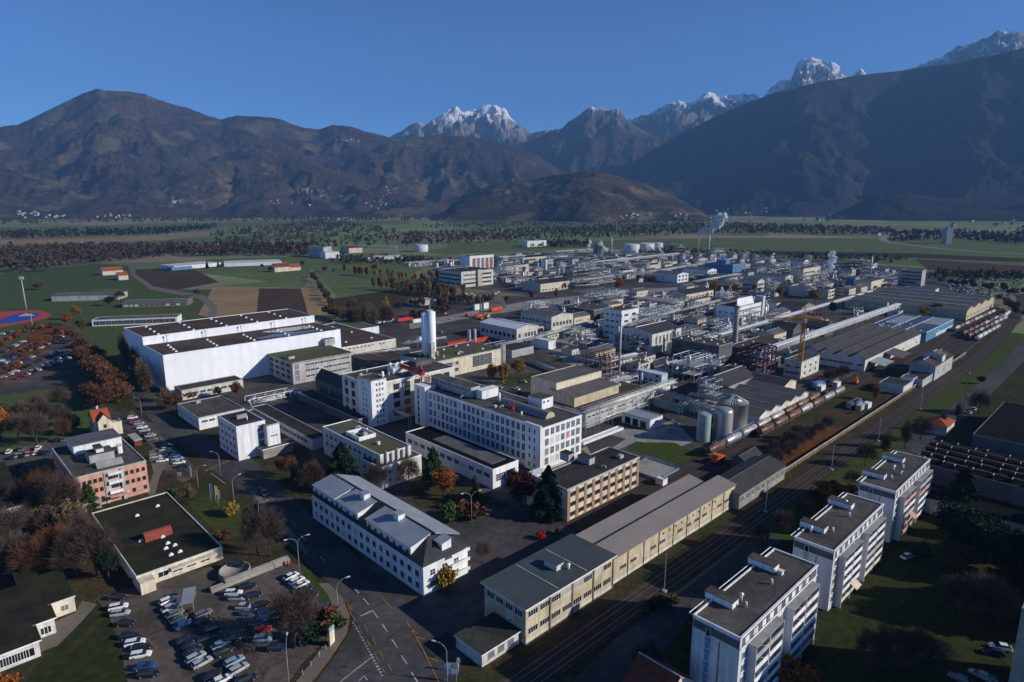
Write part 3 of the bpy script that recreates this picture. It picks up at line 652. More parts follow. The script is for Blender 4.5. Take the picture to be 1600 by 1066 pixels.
bld('warehouse', 'low flat shed under a mossy roof just left of the white silo', (628, 566), (652, 556), (600, 549), 5.0, 'dgrey', 'moss', rim='grey')
# ---- grey office
b = bld('office_block', 'grey three storey office block with overhanging roof before the white halls', (456.5, 566.7), (545.2, 549.6), (415.8, 549.6), 12.6, 'lgrey', 'moss', ov=.9, rim='lgrey')
wins(b, 'S', 10, 3, 2.4, 1.15, 2.8, 3.3, 7.5, 1, 3, 1); wins(b, 'W', 4, 3, 4.2, 1.5, 2.6, 3.3, 2, 6, 5, 1, 'grey')
wins(b, 'S', 1, 3, 2.4, 2.6, 2.0, 3.2, .8, b['la'] - 4.2, 2, 4, 'lgrey', 'glassg')
rbox(b, (507.7, 530.5), (523, 528), (499, 526), 16.6, 'lgrey'); rbox(b, (451, 557.5), (460, 555.8), (445, 555), 14.2, 'lgrey')
b = bld('garage_block', 'low dark roofed garage row with pale wall at the foot of the white hall', (283.6, 610), (372, 589), (272, 603), 5.4, 'offw', 'bitumen', rim='lgrey')
wins(b, 'S', 8, 1, 2.6, 1.3, 2.2, 3, 1, 1, 3, 1)
b = bld('workshop', 'single storey workshop with flat dark roof beside the cubic white office', (310, 653), (377, 635), (280, 630.5), 5.8, 'white', 'bitgrey', rim='lgrey', vents=1)
wins(b, 'W', 7, 1, 1.3, 1.3, 2.2); wins(b, 'S', 3, 1, 2.4, .9, 3.2, m0=1, m1=10)
# ---- white cubic office
b = bld('office_block', 'cubic white office with blank sunlit wall at the road bend', (368.75, 666.9), (415, 656.9), (333.75, 650), 14.1, 'white', 'bitgrey', rim='white')
wins(b, 'W', 4, 4, 1.5, 1.3, 1.6, 3.1, 1.2, 2.5); wins(b, 'W', 1, 4, .9, 1.1, 1.8, 3.1, b['lb'] - 2.4, .4, 1, 1)
wins(b, 'S', 1, 3, 2.3, 2.6, 3.6, 3.2, b['la'] - 3.3, .4, 1, 1, 'white', 'glassg')
q = MB().box(1.2, b['la'] - 1.2, 4.5, b['lb'] - 2, 0, .12); q.build('roof_recess', M['bitumen'], b['root'], (0, 0, 13.75))
MB().box(4, 8, 9, 10, 0, 1.6).build('vent_box', M['grey'], b['root'], (0, 0, 13.8)); MB().tube((6.5, 5.5, 13.8), (6.5, 5.5, 15.6), .22).build('vent_pipe', M['white'], b['root'])
b3 = bld('office_block', 'white stair wing stepped back on the right of the cubic office', (416.5, 665.0), (436.5, 660.4), (392, 640), 12.9, 'white', 'bitgrey', rim='lgrey')
wins(b3, 'S', 1, 1, 2.9, .4, 8.0, m0=.6, m1=.3, nx=3)
b = bld('entrance_canopy', 'flat canopy with pergola beams before the cubic white office', (411, 702), (452, 687), (398, 698), 4.2, 'grey', 'bitgrey', ov=.6, rim='white', cat='canopy')
b = bld('garage_block', 'long low wing with blue black roof behind the cubic office', (487.5, 687), (512, 680), (400, 634), 4.7, 'offw', 'bitumen', rim='lgrey')
wins(b, 'W', 12, 1, 2.6, 1.4, 2.0, m0=1, m1=20, nx=3)
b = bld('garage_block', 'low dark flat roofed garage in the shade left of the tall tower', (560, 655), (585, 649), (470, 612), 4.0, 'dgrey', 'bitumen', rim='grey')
# ---- mossy stepped building
b = bld('laboratory', 'pale laboratory with green mossy flat roofs beside the big cedar', (593.75, 711), (644, 697), (505, 666), 11.4, 'offw', 'moss', rim='white', vents=5)
wins(b, 'W', 11, 2, 1.7, 1.4, 4.3, 3.4, 1.5, 1.5); wins(b, 'S', 3, 2, 1.3, 1.3, 3.5, 3.3, 2, 3)
for i in range(5): MB().box(2 + i * 2.3, 2.5 + i * 2.3, -.9, -.05, 4, 12.2 - (i % 2)).build('air_duct', M['lgrey'], b['root'])
q = MB(); L_ = b['lb']
for z_, (x0, x1, y0, y1) in enumerate(((2.5, 9, L_ * .42, L_ * .42 + .4), (2.5, 9, L_ * .42 + 9, L_ * .42 + 9.4), (9, 9.4, L_ * .42, L_ * .42 + 9.4), (2.1, 2.5, L_ * .42, L_ * .42 + 9.4))): q.box(x0, x1, y0, y1, 11, 12.6)
q.build('light_well', M['white'], b['root'])
b = bld('laboratory', 'lower pale block with white parapet in front of the mossy roofed laboratory', (594, 731), (660, 711), (566, 713), 8.2, 'offw', 'bitgrey', rim='white')
wins(b, 'W', 3, 2, 1.5, 1.4, 1.5, 3.3); wins(b, 'S', 4, 2, 1.1, 1.1, 2.0, 3.1, 2, 1)
# ---- tower factory
def plan_from(P0, h): return toab(*W(*P0, h))
b = bld('factory_tower', 'white eight storey stair tower with columns of small square windows', (579.4, 595), (603.75, 590), (565.6, 586), 21.6, 'white', 'bitgrey', rim='grey', cat='tower')
wins(b, 'S', 3, 8, .8, 1.15, 1.2, 2.5, 2.0, 1.3, 1, 2); wins(b, 'W', 2, 8, .8, 1.15, 1.2, 2.5, 3, 3, 1, 2)
ta = toab(*b['p0']); TA, TB = ta; tl = plan_from((542.5, 582.5), 19.5)
b = make_bld('factory_building', 'white four storey factory hall with big dark windows and red conveyor on top', ab(TA + .6, TB + .5), GROT, 47, tl[1] - TB - .5, 19.5, 'offw', 'bitgrey', rim='white')
wins(b, 'S', 6, 4, 3.2, 2.6, 2.3, 4.2, 10, 2, 3, 3, 'brownw', 'glass', ['glasso', 'glassb'], .15); wins(b, 'W', 2, 4, 2.6, 2.6, 2.3, 4.2, b['lb'] * .5, 1, 3, 3, 'brownw')
MB().box(18, 27, 10, 15, 0, 2.6).build('roof_house', M['white'], b['root'], (0, 0, 19.1))
MB().box(34, 44, 14, 20, 0, 2.2).build('roof_house', M['dgrey'], b['root'], (0, 0, 19.1))
for i, (x, y) in enumerate(((20, 11), (22, 12.5), (24, 12), (19, 14), (25.5, 13.5))): MB().tube((x, y, 21.6), (x, y, 23.2), .5).lathe((x, y, 23.2), [(.8, 0), (.8, .3), (.1, .7)], 10).build('roof_fan', M['white'], b['root'])
MB().tube((7, 1.8, 19), (7, 1.8, 24), .6, n=12).tube((7, 1.8, 22), (7, 1.8, 22.3), .9, n=12).build('stack', M['white'], b['root'])
for i in range(7): roof_unit(b['root'], R.uniform(3, 40), R.uniform(4, b['lb'] - 3), 19.2)
MB().box(1.2, 1.6, -.12, 0, 0, 6.5).box(-.15, 0, 5, 7, 12, 18.6).build('banner', M['red'], b['root'])
FB = b
q = MB()   # travelling conveyor bridge
def rp(x, y, z): return W(x, y, z) + (z,)
for z_ in (21.2, 23.0):
    for s in (-.9, .9):
        p, q_ = Vector(rp(626, 571, 22)), Vector(rp(661, 584, 22)); p.z = q_.z = z_; d = (q_ - p).normalized(); nrm = Vector((-d.y, d.x, 0)) * s; q.bar(p + nrm, q_ + nrm, .25)
p, q_ = Vector(rp(626, 571, 22)), Vector(rp(661, 584, 22)); q.tube(p, q_, 1.0, n=4); q.tube(q_, Vector(rp(656, 573, 22)), .9, n=4)
r_ = root('conveyor_bridge', (p.x, p.y, 19.3), 0, 'red enclosed conveyor lying across the tall white factory roof', 'conveyor')
o = q.build('conveyor_tube', M['red'], r_); o.location = (-p.x, -p.y, -19.3)
q2 = MB(); s_ = Vector(rp(658, 584, 22)); e_ = Vector((s_.x, s_.y, 12)); q2.bar(s_, e_, .5); 
o = q2.build('support_leg', M['red'], r_); o.location = (-p.x, -p.y, -19.3)
s_ = Vector(rp(643, 581, 22)); e_ = Vector(rp(681, 596, 20)); q3 = MB()
d = (e_ - s_); nrm = Vector((-d.y, d.x, 0)).normalized()
for sgn in (-1, 1):
    for dz in (-.8, .8): q3.bar(s_ + nrm * sgn + Vector((0, 0, dz)), e_ + nrm * sgn + Vector((0, 0, dz)), .12)
    for k in range(10):
        a0 = s_ + d * k / 10 + nrm * sgn; q3.bar(a0 + Vector((0, 0, -.8 if k % 2 else .8)), a0 + d / 10 + Vector((0, 0, .8 if k % 2 else -.8)), .1)
o = q3.build('lattice_girder', M['steel'], r_); o.location = (-p.x, -p.y, -19.3)
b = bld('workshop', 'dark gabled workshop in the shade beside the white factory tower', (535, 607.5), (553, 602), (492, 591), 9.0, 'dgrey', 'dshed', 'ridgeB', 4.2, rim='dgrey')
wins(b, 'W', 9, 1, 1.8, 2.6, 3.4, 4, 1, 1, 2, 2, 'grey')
# ---- long white five storey block
b = bld('factory_building', 'long white five storey block with a blank lit gable wall full of windows', (846.9, 669.4), (911.9, 648.75), (653.75, 602.5), 17.4, 'white', 'bitgrey', rim='white', base='lgrey')
L5 = b
wins(b, 'W', 21, 4, 1.7, 2.5, 2.6, 3.75, 8, 9, 2, 3); wins(b, 'S', 7, 4, 1.9, 2.5, 2.6, 3.75, 1.2, .8, 3, 3, 'white', 'glass', ['glassb', 'glasso', 'glassb', 'glassg'], .25)
wins(b, 'W', 1, 4, 1.2, 2.6, 2.4, 3.75, b['lb'] - 6, 3, 1, 4, 'lgrey', 'glassg')
st = MB().box(-.8, 0, .0, 8, 0, 18.2).build('stair_tower', M['white'], b['root'])
for k in range(5):
    for yy in (3.0, 5.6): link('window', winmesh(.8, 1.5, 1, 2, 'white', 'glass'), b['root'], (-.82, yy, 1.5 + k * 3.3), -math.pi / 2)
MB().box(-1.2, 5, b['lb'] - 8, b['lb'], 0, 18.6).build('stair_tower', M['white'], b['root'])
for k in range(6): link('window', winmesh(1.0, 2.0, 1, 2, 'lgrey', 'glass'), b['root'], (-1.22, b['lb'] - 3, 1.2 + k * 2.8), -math.pi / 2)
x0, x1, y0, y1 = rbox(b, (736, 606), (749, 602), (690, 583), 21.6, 'lgrey', 'bitgrey', 'roof_storey')
for k in range(14): link('window', winmesh(1.1, 1.1, 1, 1, 'white', 'glass'), b['root'], (x0 - .01, y0 + 1.5 + k * (y1 - y0 - 3) / 13, 19.4), -math.pi / 2)
rbox(b, (753, 611), (773, 602.5), (749, 607), 21.0, 'white', 'white', 'roof_house')
x0, x1, y0, y1 = rbox(b, (846.9, 623.75), (865, 618.75), (826, 617.5), 21.6, 'white')
for k in (1.2, 3.6): link('window', winmesh(.9, .9, 1, 1, 'white', 'glass'), b['root'], (x0 + k, y0 - .01, 19.6))
sx, sy = loc_of(b, 860, 652, 17.4); q = MB(); n_ = 8; Ly = 26   # barrel rooflight
for j in range(13):
    y0_, y1_ = sy + j * Ly / 13, sy + (j + 1) * Ly / 13 - .12
    for k in range(n_):
        t0, t1 = math.pi * k / n_, math.pi * (k + 1) / n_
        q.face([(sx - 2.6 * math.cos(t0), y0_, 17.1 + 2.4 * math.sin(t0)), (sx - 2.6 * math.cos(t1), y0_, 17.1 + 2.4 * math.sin(t1)), (sx - 2.6 * math.cos(t1), y1_, 17.1 + 2.4 * math.sin(t1)), (sx - 2.6 * math.cos(t0), y1_, 17.1 + 2.4 * math.sin(t0))], 0)
for y_ in (sy, sy + Ly): q.face([(sx - 2.6 * math.cos(math.pi * k / n_), y_, 17.1 + 2.4 * math.sin(math.pi * k / n_)) for k in range(n_ + 1)], 1)
q.build('barrel_rooflight', [M['glassg'], M['beige']], b['root'])
MB().tube((sx + 1, sy + 30, 17), (sx + 1, sy + 30, 20.5), .55, n=12).build('stack', M['white'], b['root'])
for i in range(9): roof_unit(b['root'], R.uniform(2, 20), R.uniform(6, b['lb'] - 12), 17.1)
q = MB(); xx, yy = loc_of(b, 800, 640, 17.4)
for k in range(6): q.bar((xx + R.uniform(-1.5, 1.5), yy + R.uniform(-2, 2), 17.1), (xx + R.uniform(-1.5, 1.5), yy + R.uniform(-2, 2), 20.3), .16)
q.build('window_cradle', M['red'], b['root'])
q = MB().bar((0, 6, 17.9), (0, b['lb'] - 8, 17.9), .1).bar((1.2, 6, 17.9), (1.2, b['lb'] - 8, 17.9), .1); q.build('gutter_rail', M['steel'], b['root'])
b = bld('workshop', 'long low workshop with black roof and white rim beside the five storey block', (770, 733.75), (816, 721), (633.75, 675), 7.4, 'white', 'shadeblack', rim='white')
wins(b, 'W', 12, 1, 2.8, 1.6, 3.6, m0=1, m1=1, nx=4); wins(b, 'S', 2, 1, 4.2, 2.6, 2.4, nx=5, ny=3)
MB().box(3, b['la'] - 2.5, 4, b['lb'] - 14, 7.1, 7.35).build('roof_deck', M['dgrey'], b['root'])
# ---- salmon and cream striped office
b = bld('office_block', 'three storey office with brown and cream striped front near the lawn', (886.25, 765), (1000, 713.75), (837.5, 744.5), 11.0, 'cream', 'bitumen', rim='lgrey', vents=2)
nb = 9
for i in range(nb + 1):
    x = .1 + (b['la'] - 1.6) * i / nb; MB().box(x, x + 1.3, -.14, -.003, 0, 10.4).build('pilaster', mat('tan_brick', (.33, .22, .155), .9, .2, .6, fine=.1), b['root'])
for r_ in range(3):
    for i in range(nb):
        x = .1 + (b['la'] - 1.6) * i / nb + 1.3; wd = (b['la'] - 1.6) / nb - 1.3
        link('window', winmesh(wd - .2, 1.25, 3, 1, 'brownw', 'glass'), b['root'], (x + wd / 2, -.01, 1.4 + 3.35 * r_))
wins(b, 'W', 4, 3, 1.3, 1.25, 1.4, 3.35)
rbox(b, (888.5, 711), (898, 707.5), (875, 706), 13.4, 'lgrey', 'bitumen'); rbox(b, (921, 717.5), (931, 714.5), (902, 711), 13.0, 'lgrey', 'bitumen')
MB().box(-.02, 6, b['lb'] - .1, b['lb'] + 4, 0, 11.2).build('stair_tower', M['white'], b['root'])
# ---- beige building at the crossing, its annex and the long shed
b = bld('railway_workshop', 'two storey beige workshop with slate coloured roof beside the railway crossing', (821.6, 949.5), (963.4, 869.6), (754.7, 910.6), 9.5, 'beige', 'dpanel', ov=.75, rim='white', base='offw')
for r_, z_ in enumerate((2.3, 6.6)): wins(b, 'S', 8, 1, 3.0, 1.4, z_, 3, .4, .4, 4, 1, 'offw', 'glass', ['glassb'], .3 * r_)
for i in range(1, 5): MB().box(i * b['la'] / 4 - .22, i * b['la'] / 4 + .22, -.2, -.003, 0, 9.1).build('pilaster', M['brownw'], b['root'])
wins(b, 'W', 4, 1, 2.3, 1.5, 6.4, 3, .6, .6, 3, 1, 'white'); wins(b, 'W', 1, 1, .6, .9, 3.4, 3, 4, 8, 1, 1)
for i in (1, 2): MB().box(i * b['la'] / 3 - .12, i * b['la'] / 3 + .12, 0, b['lb'], 9.5, 9.62).build('roof_joint', M['lgrey'], b['root'])
rbox(b, (869.5, 884), (880.5, 878), (851, 873.5), 11.1, 'offw', 'dpanel', z0=9.5)
xx, yy = loc_of(b, 888, 889, 9.5); MB().tube((xx, yy, 9.5), (xx, yy, 10.6), .35, n=12).lathe((xx, yy, 10.6), [(.5, 0), (.5, .25), (.1, .5)], 12).build('roof_vent', M['white'], b['root'])
b = bld('annex', 'single storey white annex with dark roof at the crossing corner', (753, 1021.8), (814.5, 987.3), (711, 993), 3.4, 'offw', 'bitumen', ov=.4, rim='white')
wins(b, 'S', 3, 1, 1.7, 1.3, 1.2, nx=4, fr='grey', gl='glassg')
b0 = bld('goods_shed', 'very long beige goods shed with two taupe roofs beside the railway', (955, 876), (1148.75, 757.5), (915, 842), 7.4, 'beige', 'taupe', 'ridgeA', .01, n=1, lb=6.6, rim='grey', base='offw')
la_, = (b0['la'],)
MB().hexa([(-.2, -.5, 7.55), (la_, -.5, 7.55), (la_, 6.3, 8.7), (-.2, 6.3, 8.7), (-.2, -.5, 7.75), (la_, -.5, 7.75), (la_, 6.3, 8.9), (-.2, 6.3, 8.9)]).build('roof', M['taupe'], b0['root'])
MB().hexa([(-.2, 7.4, 7.55), (la_ - 6, 7.4, 7.55), (la_ - 6, 13.6, 8.5), (-.2, 13.6, 8.5), (-.2, 7.4, 7.75), (la_ - 6, 7.4, 7.75), (la_ - 6, 13.6, 8.7), (-.2, 13.6, 8.7)]).build('roof', M['taupe'], b0['root'])
MB().box(0, la_ - 6, 6.7, 13.4, 0, 7.5).build('rear_wall', M['beige'], b0['root'])
wins(b0, 'S', 13, 1, 2.6, 1.1, 3.0, m0=3, m1=3, nx=4, fr='offw', alt=['glassb'], pa=.35)
for i in range(1, 9): MB().box(i * la_ / 9 - .15, i * la_ / 9 + .15, -.16, -.003, 0, 7.3).build('pilaster', M['brownw'], b0['root'])
for i in range(10): MB().box(24 + i * 3.2, 24.7 + i * 3.2, -.12, 0, 5.6, 6.2).build('vent_grille', M['dgrey'], b0['root'])
b = bld('loading_shed', 'open fronted loading shed with dark pitched roof at the goods shed end', (1155, 774), (1224, 727), (1142, 742), 5.2, 'grey', 'dshed', 'ridgeA', 1.9, rim='dgrey', cat='shed', lb=12)
wins(b, 'S', 9, 1, 2.2, 1.9, 2.2, m0=.5, m1=.5, nx=1, fr='offw', gl='glassg')
b = bld('loading_shed', 'small dark pitched shed behind the open loading shed', (1165, 722), (1190, 708), (1150, 712), 5.0, 'dgrey', 'dshed', 'ridgeA', 1.5, rim='dgrey', cat='shed')
# ---- white building bottom centre
b = bld('villa_office', 'long white three storey building with light metal dormer roofs beside the main road', (661, 885.5), (732.5, 854), (502.5, 765), 8.6, 'white', 'dshed', 'hip', 4.6, rim='lgrey')
W1 = b
wins(b, 'W', 17, 2, 1.5, 1.5, 1.6, 3.3, 1, 1, 2, 1, 'lgrey'); wins(b, 'S', 3, 2, 1.4, 1.6, 1.8, 3.3, 1, 2, 2, 2)
LA, LB = b['la'], b['lb']
def dormer(y0, y1, x0, x1, zt0, zt1, zw, name='dormer'):
    o = MB().hexa([(x0, y0, zw), (x1, y0, zw), (x1, y1, zw), (x0, y1, zw), (x0, y0, zt0), (x1, y0, zt1), (x1, y1, zt1), (x0, y1, zt0)]).build(name, M['white'], b['root'])
    MB().hexa([(x0 - .5, y0 - .3, zt0 + .01), (x1 + .2, y0 - .3, zt1 + .01), (x1 + .2, y1 + .3, zt1 + .01), (x0 - .5, y1 + .3, zt0 + .01), (x0 - .5, y0 - .3, zt0 + .16), (x1 + .2, y0 - .3, zt1 + .16), (x1 + .2, y1 + .3, zt1 + .16), (x0 - .5, y1 + .3, zt0 + .16)]).build('roof', M['metroof'], o)
    return o
for (u, v) in ((.10, .46), (.54, .73), (.76, .985)):
    dormer(LB * u, LB * v, .5, LA * .46, 11.3, 12.9, 8.2)
    k_ = int((v - u) * LB / 3)
    for i in range(k_): link('window', winmesh(1.3, 1.2, 2, 1, 'lgrey', 'glass'), b['root'], (.47, LB * u + (v - u) * LB * (i + .5) / k_, 8.9), -math.pi / 2)
MB().hexa([(LA * .52, LB * .08, 12.9), (LA + 1.2, LB * .08, 9.6), (LA + 1.2, LB * .97, 9.6), (LA * .52, LB * .97, 12.9), (LA * .52, LB * .08, 13.3), (LA + 1.2, LB * .08, 10), (LA + 1.2, LB * .97, 10), (LA * .52, LB * .97, 13.3)]).build('metal_roof', M['metroof'], b['root'])
for (u, nm) in ((.30, 'chimney_box'), (.60, 'chimney_box')):
    MB().box(LA * .33, LA * .33 + 2.2, LB * u, LB * u + 2.4, 10, 14.2).box(LA * .33 - .2, LA * .33 + 2.4, LB * u - .2, LB * u + 2.6, 14.2, 14.4, 1).build(nm, [M['white'], M['metroof']], b['root'])
dormer(1.2, 4.0, LA * .48, LA * .48 + 3.0, 11.6, 12.2, 8.4)
for k in range(3): MB().box(LA * .55, LA - .5, -1.6, 0, 2.6 + k * 2.8, 2.8 + k * 2.8).box(LA * .55, LA - .5, -1.6, -1.5, 2.8 + k * 2.8, 3.5 + k * 2.8).build('balcony', M['white'], b['root'])
# ---- salmon office, left
b = bld('office_block', 'salmon pink office with grey flat roof and white plant boxes on top', (114.8, 747), (228.75, 720), (82.5, 700), 11.6, 'pink', 'bitgrey', rim='lgrey', vents=2)
LA, LB = b['la'], b['lb']
wins(b, 'S', 4, 3, .95, 1.25, 1.6, 3.3, LA * .66, .3, 1, 1, 'brownw'); wins(b, 'S', 5, 3, .95, 1.25, 1.6, 3.3, .3, LA * .62, 1, 1, 'brownw')
MB().box(LA * .44, LA * .62, -1.3, -.01, 3.2, 4.2).box(LA * .44, LA * .62, -1.3, -.01, 6.6, 7.6).box(LA * .44, LA * .62, -1.3, -.01, 9.7, 10.6).build('balcony', M['white'], b['root'])
MB().box(LA * .62, LA * .66, -.8, -.01, 0, 11).box(LA * .39, LA * .43, -.3, -.01, 0, 11).build('pilaster', M['lgrey'], b['root'])
wins(b, 'S', 5, 3, .7, 1.6, 1.4, 3.3, LA * .44, LA * .38, 1, 1, 'white')
wins(b, 'W', 8, 3, 1.2, 1.25, 1.6, 3.3, 1, 1, 1, 1, 'brownw')
MB().box(LA * .42, LA * .66, -3.2, -1.35, 2.6, 2.9).build('porch_roof', M['pink'], b['root'])
MB().box(-2, 6, -2.6, -.02, 0, 3.0).build('side_wing', M['grey'], b['root'])
x0, x1, y0, y1 = rbox(b, (114, 698), (183, 676), (104, 684), 14.6, 'white', 'dgrey', 'plant_room'); rbox(b, (139, 713), (176, 702), (133, 704), 14.0, 'lgrey', 'bitgrey', 'plant_room')
rbox(b, (150, 702), (161, 699), (146, 695), 15.4, 'white', 'bitgrey', 'plant_room'); rbox(b, (184, 697), (190, 695), (183, 694), 14.2, 'white', 'white', 'plant_room')
MB().hexa([(LA * .35, 3.5, 11.3), (LA * .72, 3.5, 11.3), (LA * .72, 8, 11.3), (LA * .35, 8, 11.3), (LA * .35, 5.6, 13), (LA * .72, 5.6, 13), (LA * .72, 5.9, 13), (LA * .35, 5.9, 13)]).build('roof_lantern', M['grey'], b['root'])
# ---- villa with red roof
b = bld('villa', 'cream villa with steep red tiled roof and gables', (147, 659), (171, 653), (133, 645), 7.6, 'cream', 'redtile', 'ridgeA', 3.6, rim='reddark', cat='villa', lb=9.5)
LA, LB = b['la'], b['lb']
wins(b, 'S', 2, 2, .9, 1.4, 1.5, 3.0, .8, .8, 2, 1, 'brownw'); wins(b, 'W', 2, 2, .9, 1.4, 1.5, 3.0, 1, 1, 2, 1, 'brownw')
q = MB(); gx0, gx1 = 1.0, 6.0
q.box(gx0, gx1, -1.6, .5, 0, 7.6); q.face([(gx0, -1.6, 7.6), (gx1, -1.6, 7.6), ((gx0 + gx1) / 2, -1.6, 10.4)])
o = q.build('front_gable', M['cream'], b['root'])
q = MB(); gc = (gx0 + gx1) / 2
for e_ in (gx0 - .5, gx1 + .5):
    P_ = [(e_, -2.1, 7.1), (gc, -2.1, 10.55), (gc, 4.5, 10.55), (e_, 2.0, 7.1)]
    q.hexa(P_ + [(x, y, z + .2) for x, y, z in P_])
q.build('roof', M['redtile'], o); link('window', winmesh(1.0, 1.3, 2, 1, 'brownw', 'glass'), b['root'], (gc, -1.61, 4.6)); link('window', winmesh(1.0, 1.3, 2, 1, 'brownw', 'glass'), b['root'], (gc, -1.61, 1.6))
MB().box(2.4, 3.1, LB / 2 + .6, LB / 2 + 1.3, 9.5, 12.6).build('chimney', M['cream'], b['root'])
MB().box(LA, LA + 4, -.5, 5, 0, 5.0).box(LA - .1, LA + 4.1, -.6, -.4, 5, 5.7).box(LA + 3.9, LA + 4.1, -.6, 5.1, 5, 5.7).build('terrace_wing', M['cream'], b['root'])
b = bld('bus_shelter', 'small grey roofed shelter between salmon office and parked cars', (210, 688), (220, 685), (200, 679), 2.8, 'reddark', 'lgrey', ov=.3, rim='lgrey', cat='shelter')
# ---- low dark building with barrel hut
b = bld('school_hall', 'low hall with wide black mossy roof, red hut and domes on top', (212.5, 901), (346, 852.5), (152, 799), 3.9, 'cream', 'mossd', rim='offw', cat='hall')
wins(b, 'S', 5, 1, 2.4, 1.4, 1.3, m0=1, m1=3, nx=2)
MB().box(0, 3.5, -3.5, -.01, 0, 3.3).box(8, b['la'] - 2, -1.6, -.01, 2.6, 3.2).build('porch', M['cream'], b['root'])
xx, yy = loc_of(b, 246, 836, 3.9); q = MB()
for k in range(6):
    t0, t1 = math.pi * k / 6, math.pi * (k + 1) / 6
    q.face([(xx - 3.6, yy - 1.9 * math.cos(t0), 3.5 + 2.3 * math.sin(t0)), (xx + 3.6, yy - 1.9 * math.cos(t0), 3.5 + 2.3 * math.sin(t0)), (xx + 3.6, yy - 1.9 * math.cos(t1), 3.5 + 2.3 * math.sin(t1)), (xx - 3.6, yy - 1.9 * math.cos(t1), 3.5 + 2.3 * math.sin(t1))])
for s in (-3.6, 3.6): q.face([(xx + s, yy - 1.9 * math.cos(math.pi * k / 6), 3.5 + 2.3 * math.sin(math.pi * k / 6)) for k in range(7)])
q.build('barrel_hut', mat('weathered_red_sheet', (.28, .07, .05), .8, .3, .5, fine=.2), b['root'])
for (x, y) in ((220, 844), (254, 838), (262, 848), (273, 851), (259, 856), (281, 861), (267, 866), (214, 805), (246, 790)):
    xx, yy = loc_of(b, x, y, 3.9); MB().box(-.6, .6, -.45, .45, 0, .3).lathe((0, 0, .3), [(.5, 0), (.4, .25), (.01, .4)], 10).build('skylight', M['white'], b['root'], (xx, yy, 3.58))
b = bld('retaining_wall', 'curved pale concrete ramp wall beside the car park entrance', (330, 921), (452, 872), (320, 915), 1.3, 'concr', 'concr', rim='concr', cat='wall', lb=1.2)
b = bld('retaining_wall', 'round pale concrete ramp parapet above the sunken drive', (352, 908), (446, 866), (349, 902), 1.8, 'concr', 'concr', rim='concr', cat='wall', lb=1.0)
x_, y_ = W(367, 898); r_ = root('ramp_drum', (x_, y_), 0, 'round concrete drum of the ramp with a dark car on top', 'ramp')
MB().lathe((0, 0, 0), [(4.0, 0), (4.0, 1.7), (3.7, 1.7), (3.7, 1.3), (.01, 1.3)], 28).build('drum_wall', M['concr'], r_)
# ---- stepped building bottom left
b = bld('pavilion', 'low black roofed pavilion with white stepped eaves in the lower left corner', (-75, 1050), (55, 986), (-110, 960), 4.2, 'offw', 'mossd', ov=.5, rim='white'); wins(b, 'S', 8, 1, 1.9, 1.9, .9, nx=2)
b = bld('pavilion', 'middle step of the black roofed pavilion in the lower left', (54, 975), (83, 961), (-40, 915), 4.25, 'offw', 'mossd', ov=.45, rim='white'); wins(b, 'S', 2, 1, 1.3, 1.6, .9)
b = bld('pavilion', 'right end of the stepped pavilion with one window in a cream wall', (76, 944), (115, 929.5), (45, 905), 4.3, 'cream', 'mossd', ov=.25, rim='offw'); wins(b, 'S', 1, 1, 1.5, 1.4, 1.2, m0=2)
b = bld('terrace_house', 'dark roofed house half hidden by bare trees at the left edge', (-10, 800), (36, 783), (-30, 730), 6.5, 'grey', 'mossd', ov=.4, rim='lgrey')
wins(b, 'S', 2, 2, 1.2, 1.2, 1.2, 2.8)
sheet('terrace', [(0, 1042), (90, 1010), (125, 975), (152, 945), (128, 940), (118, 958), (60, 985), (0, 1020)], M['pave'], .16)
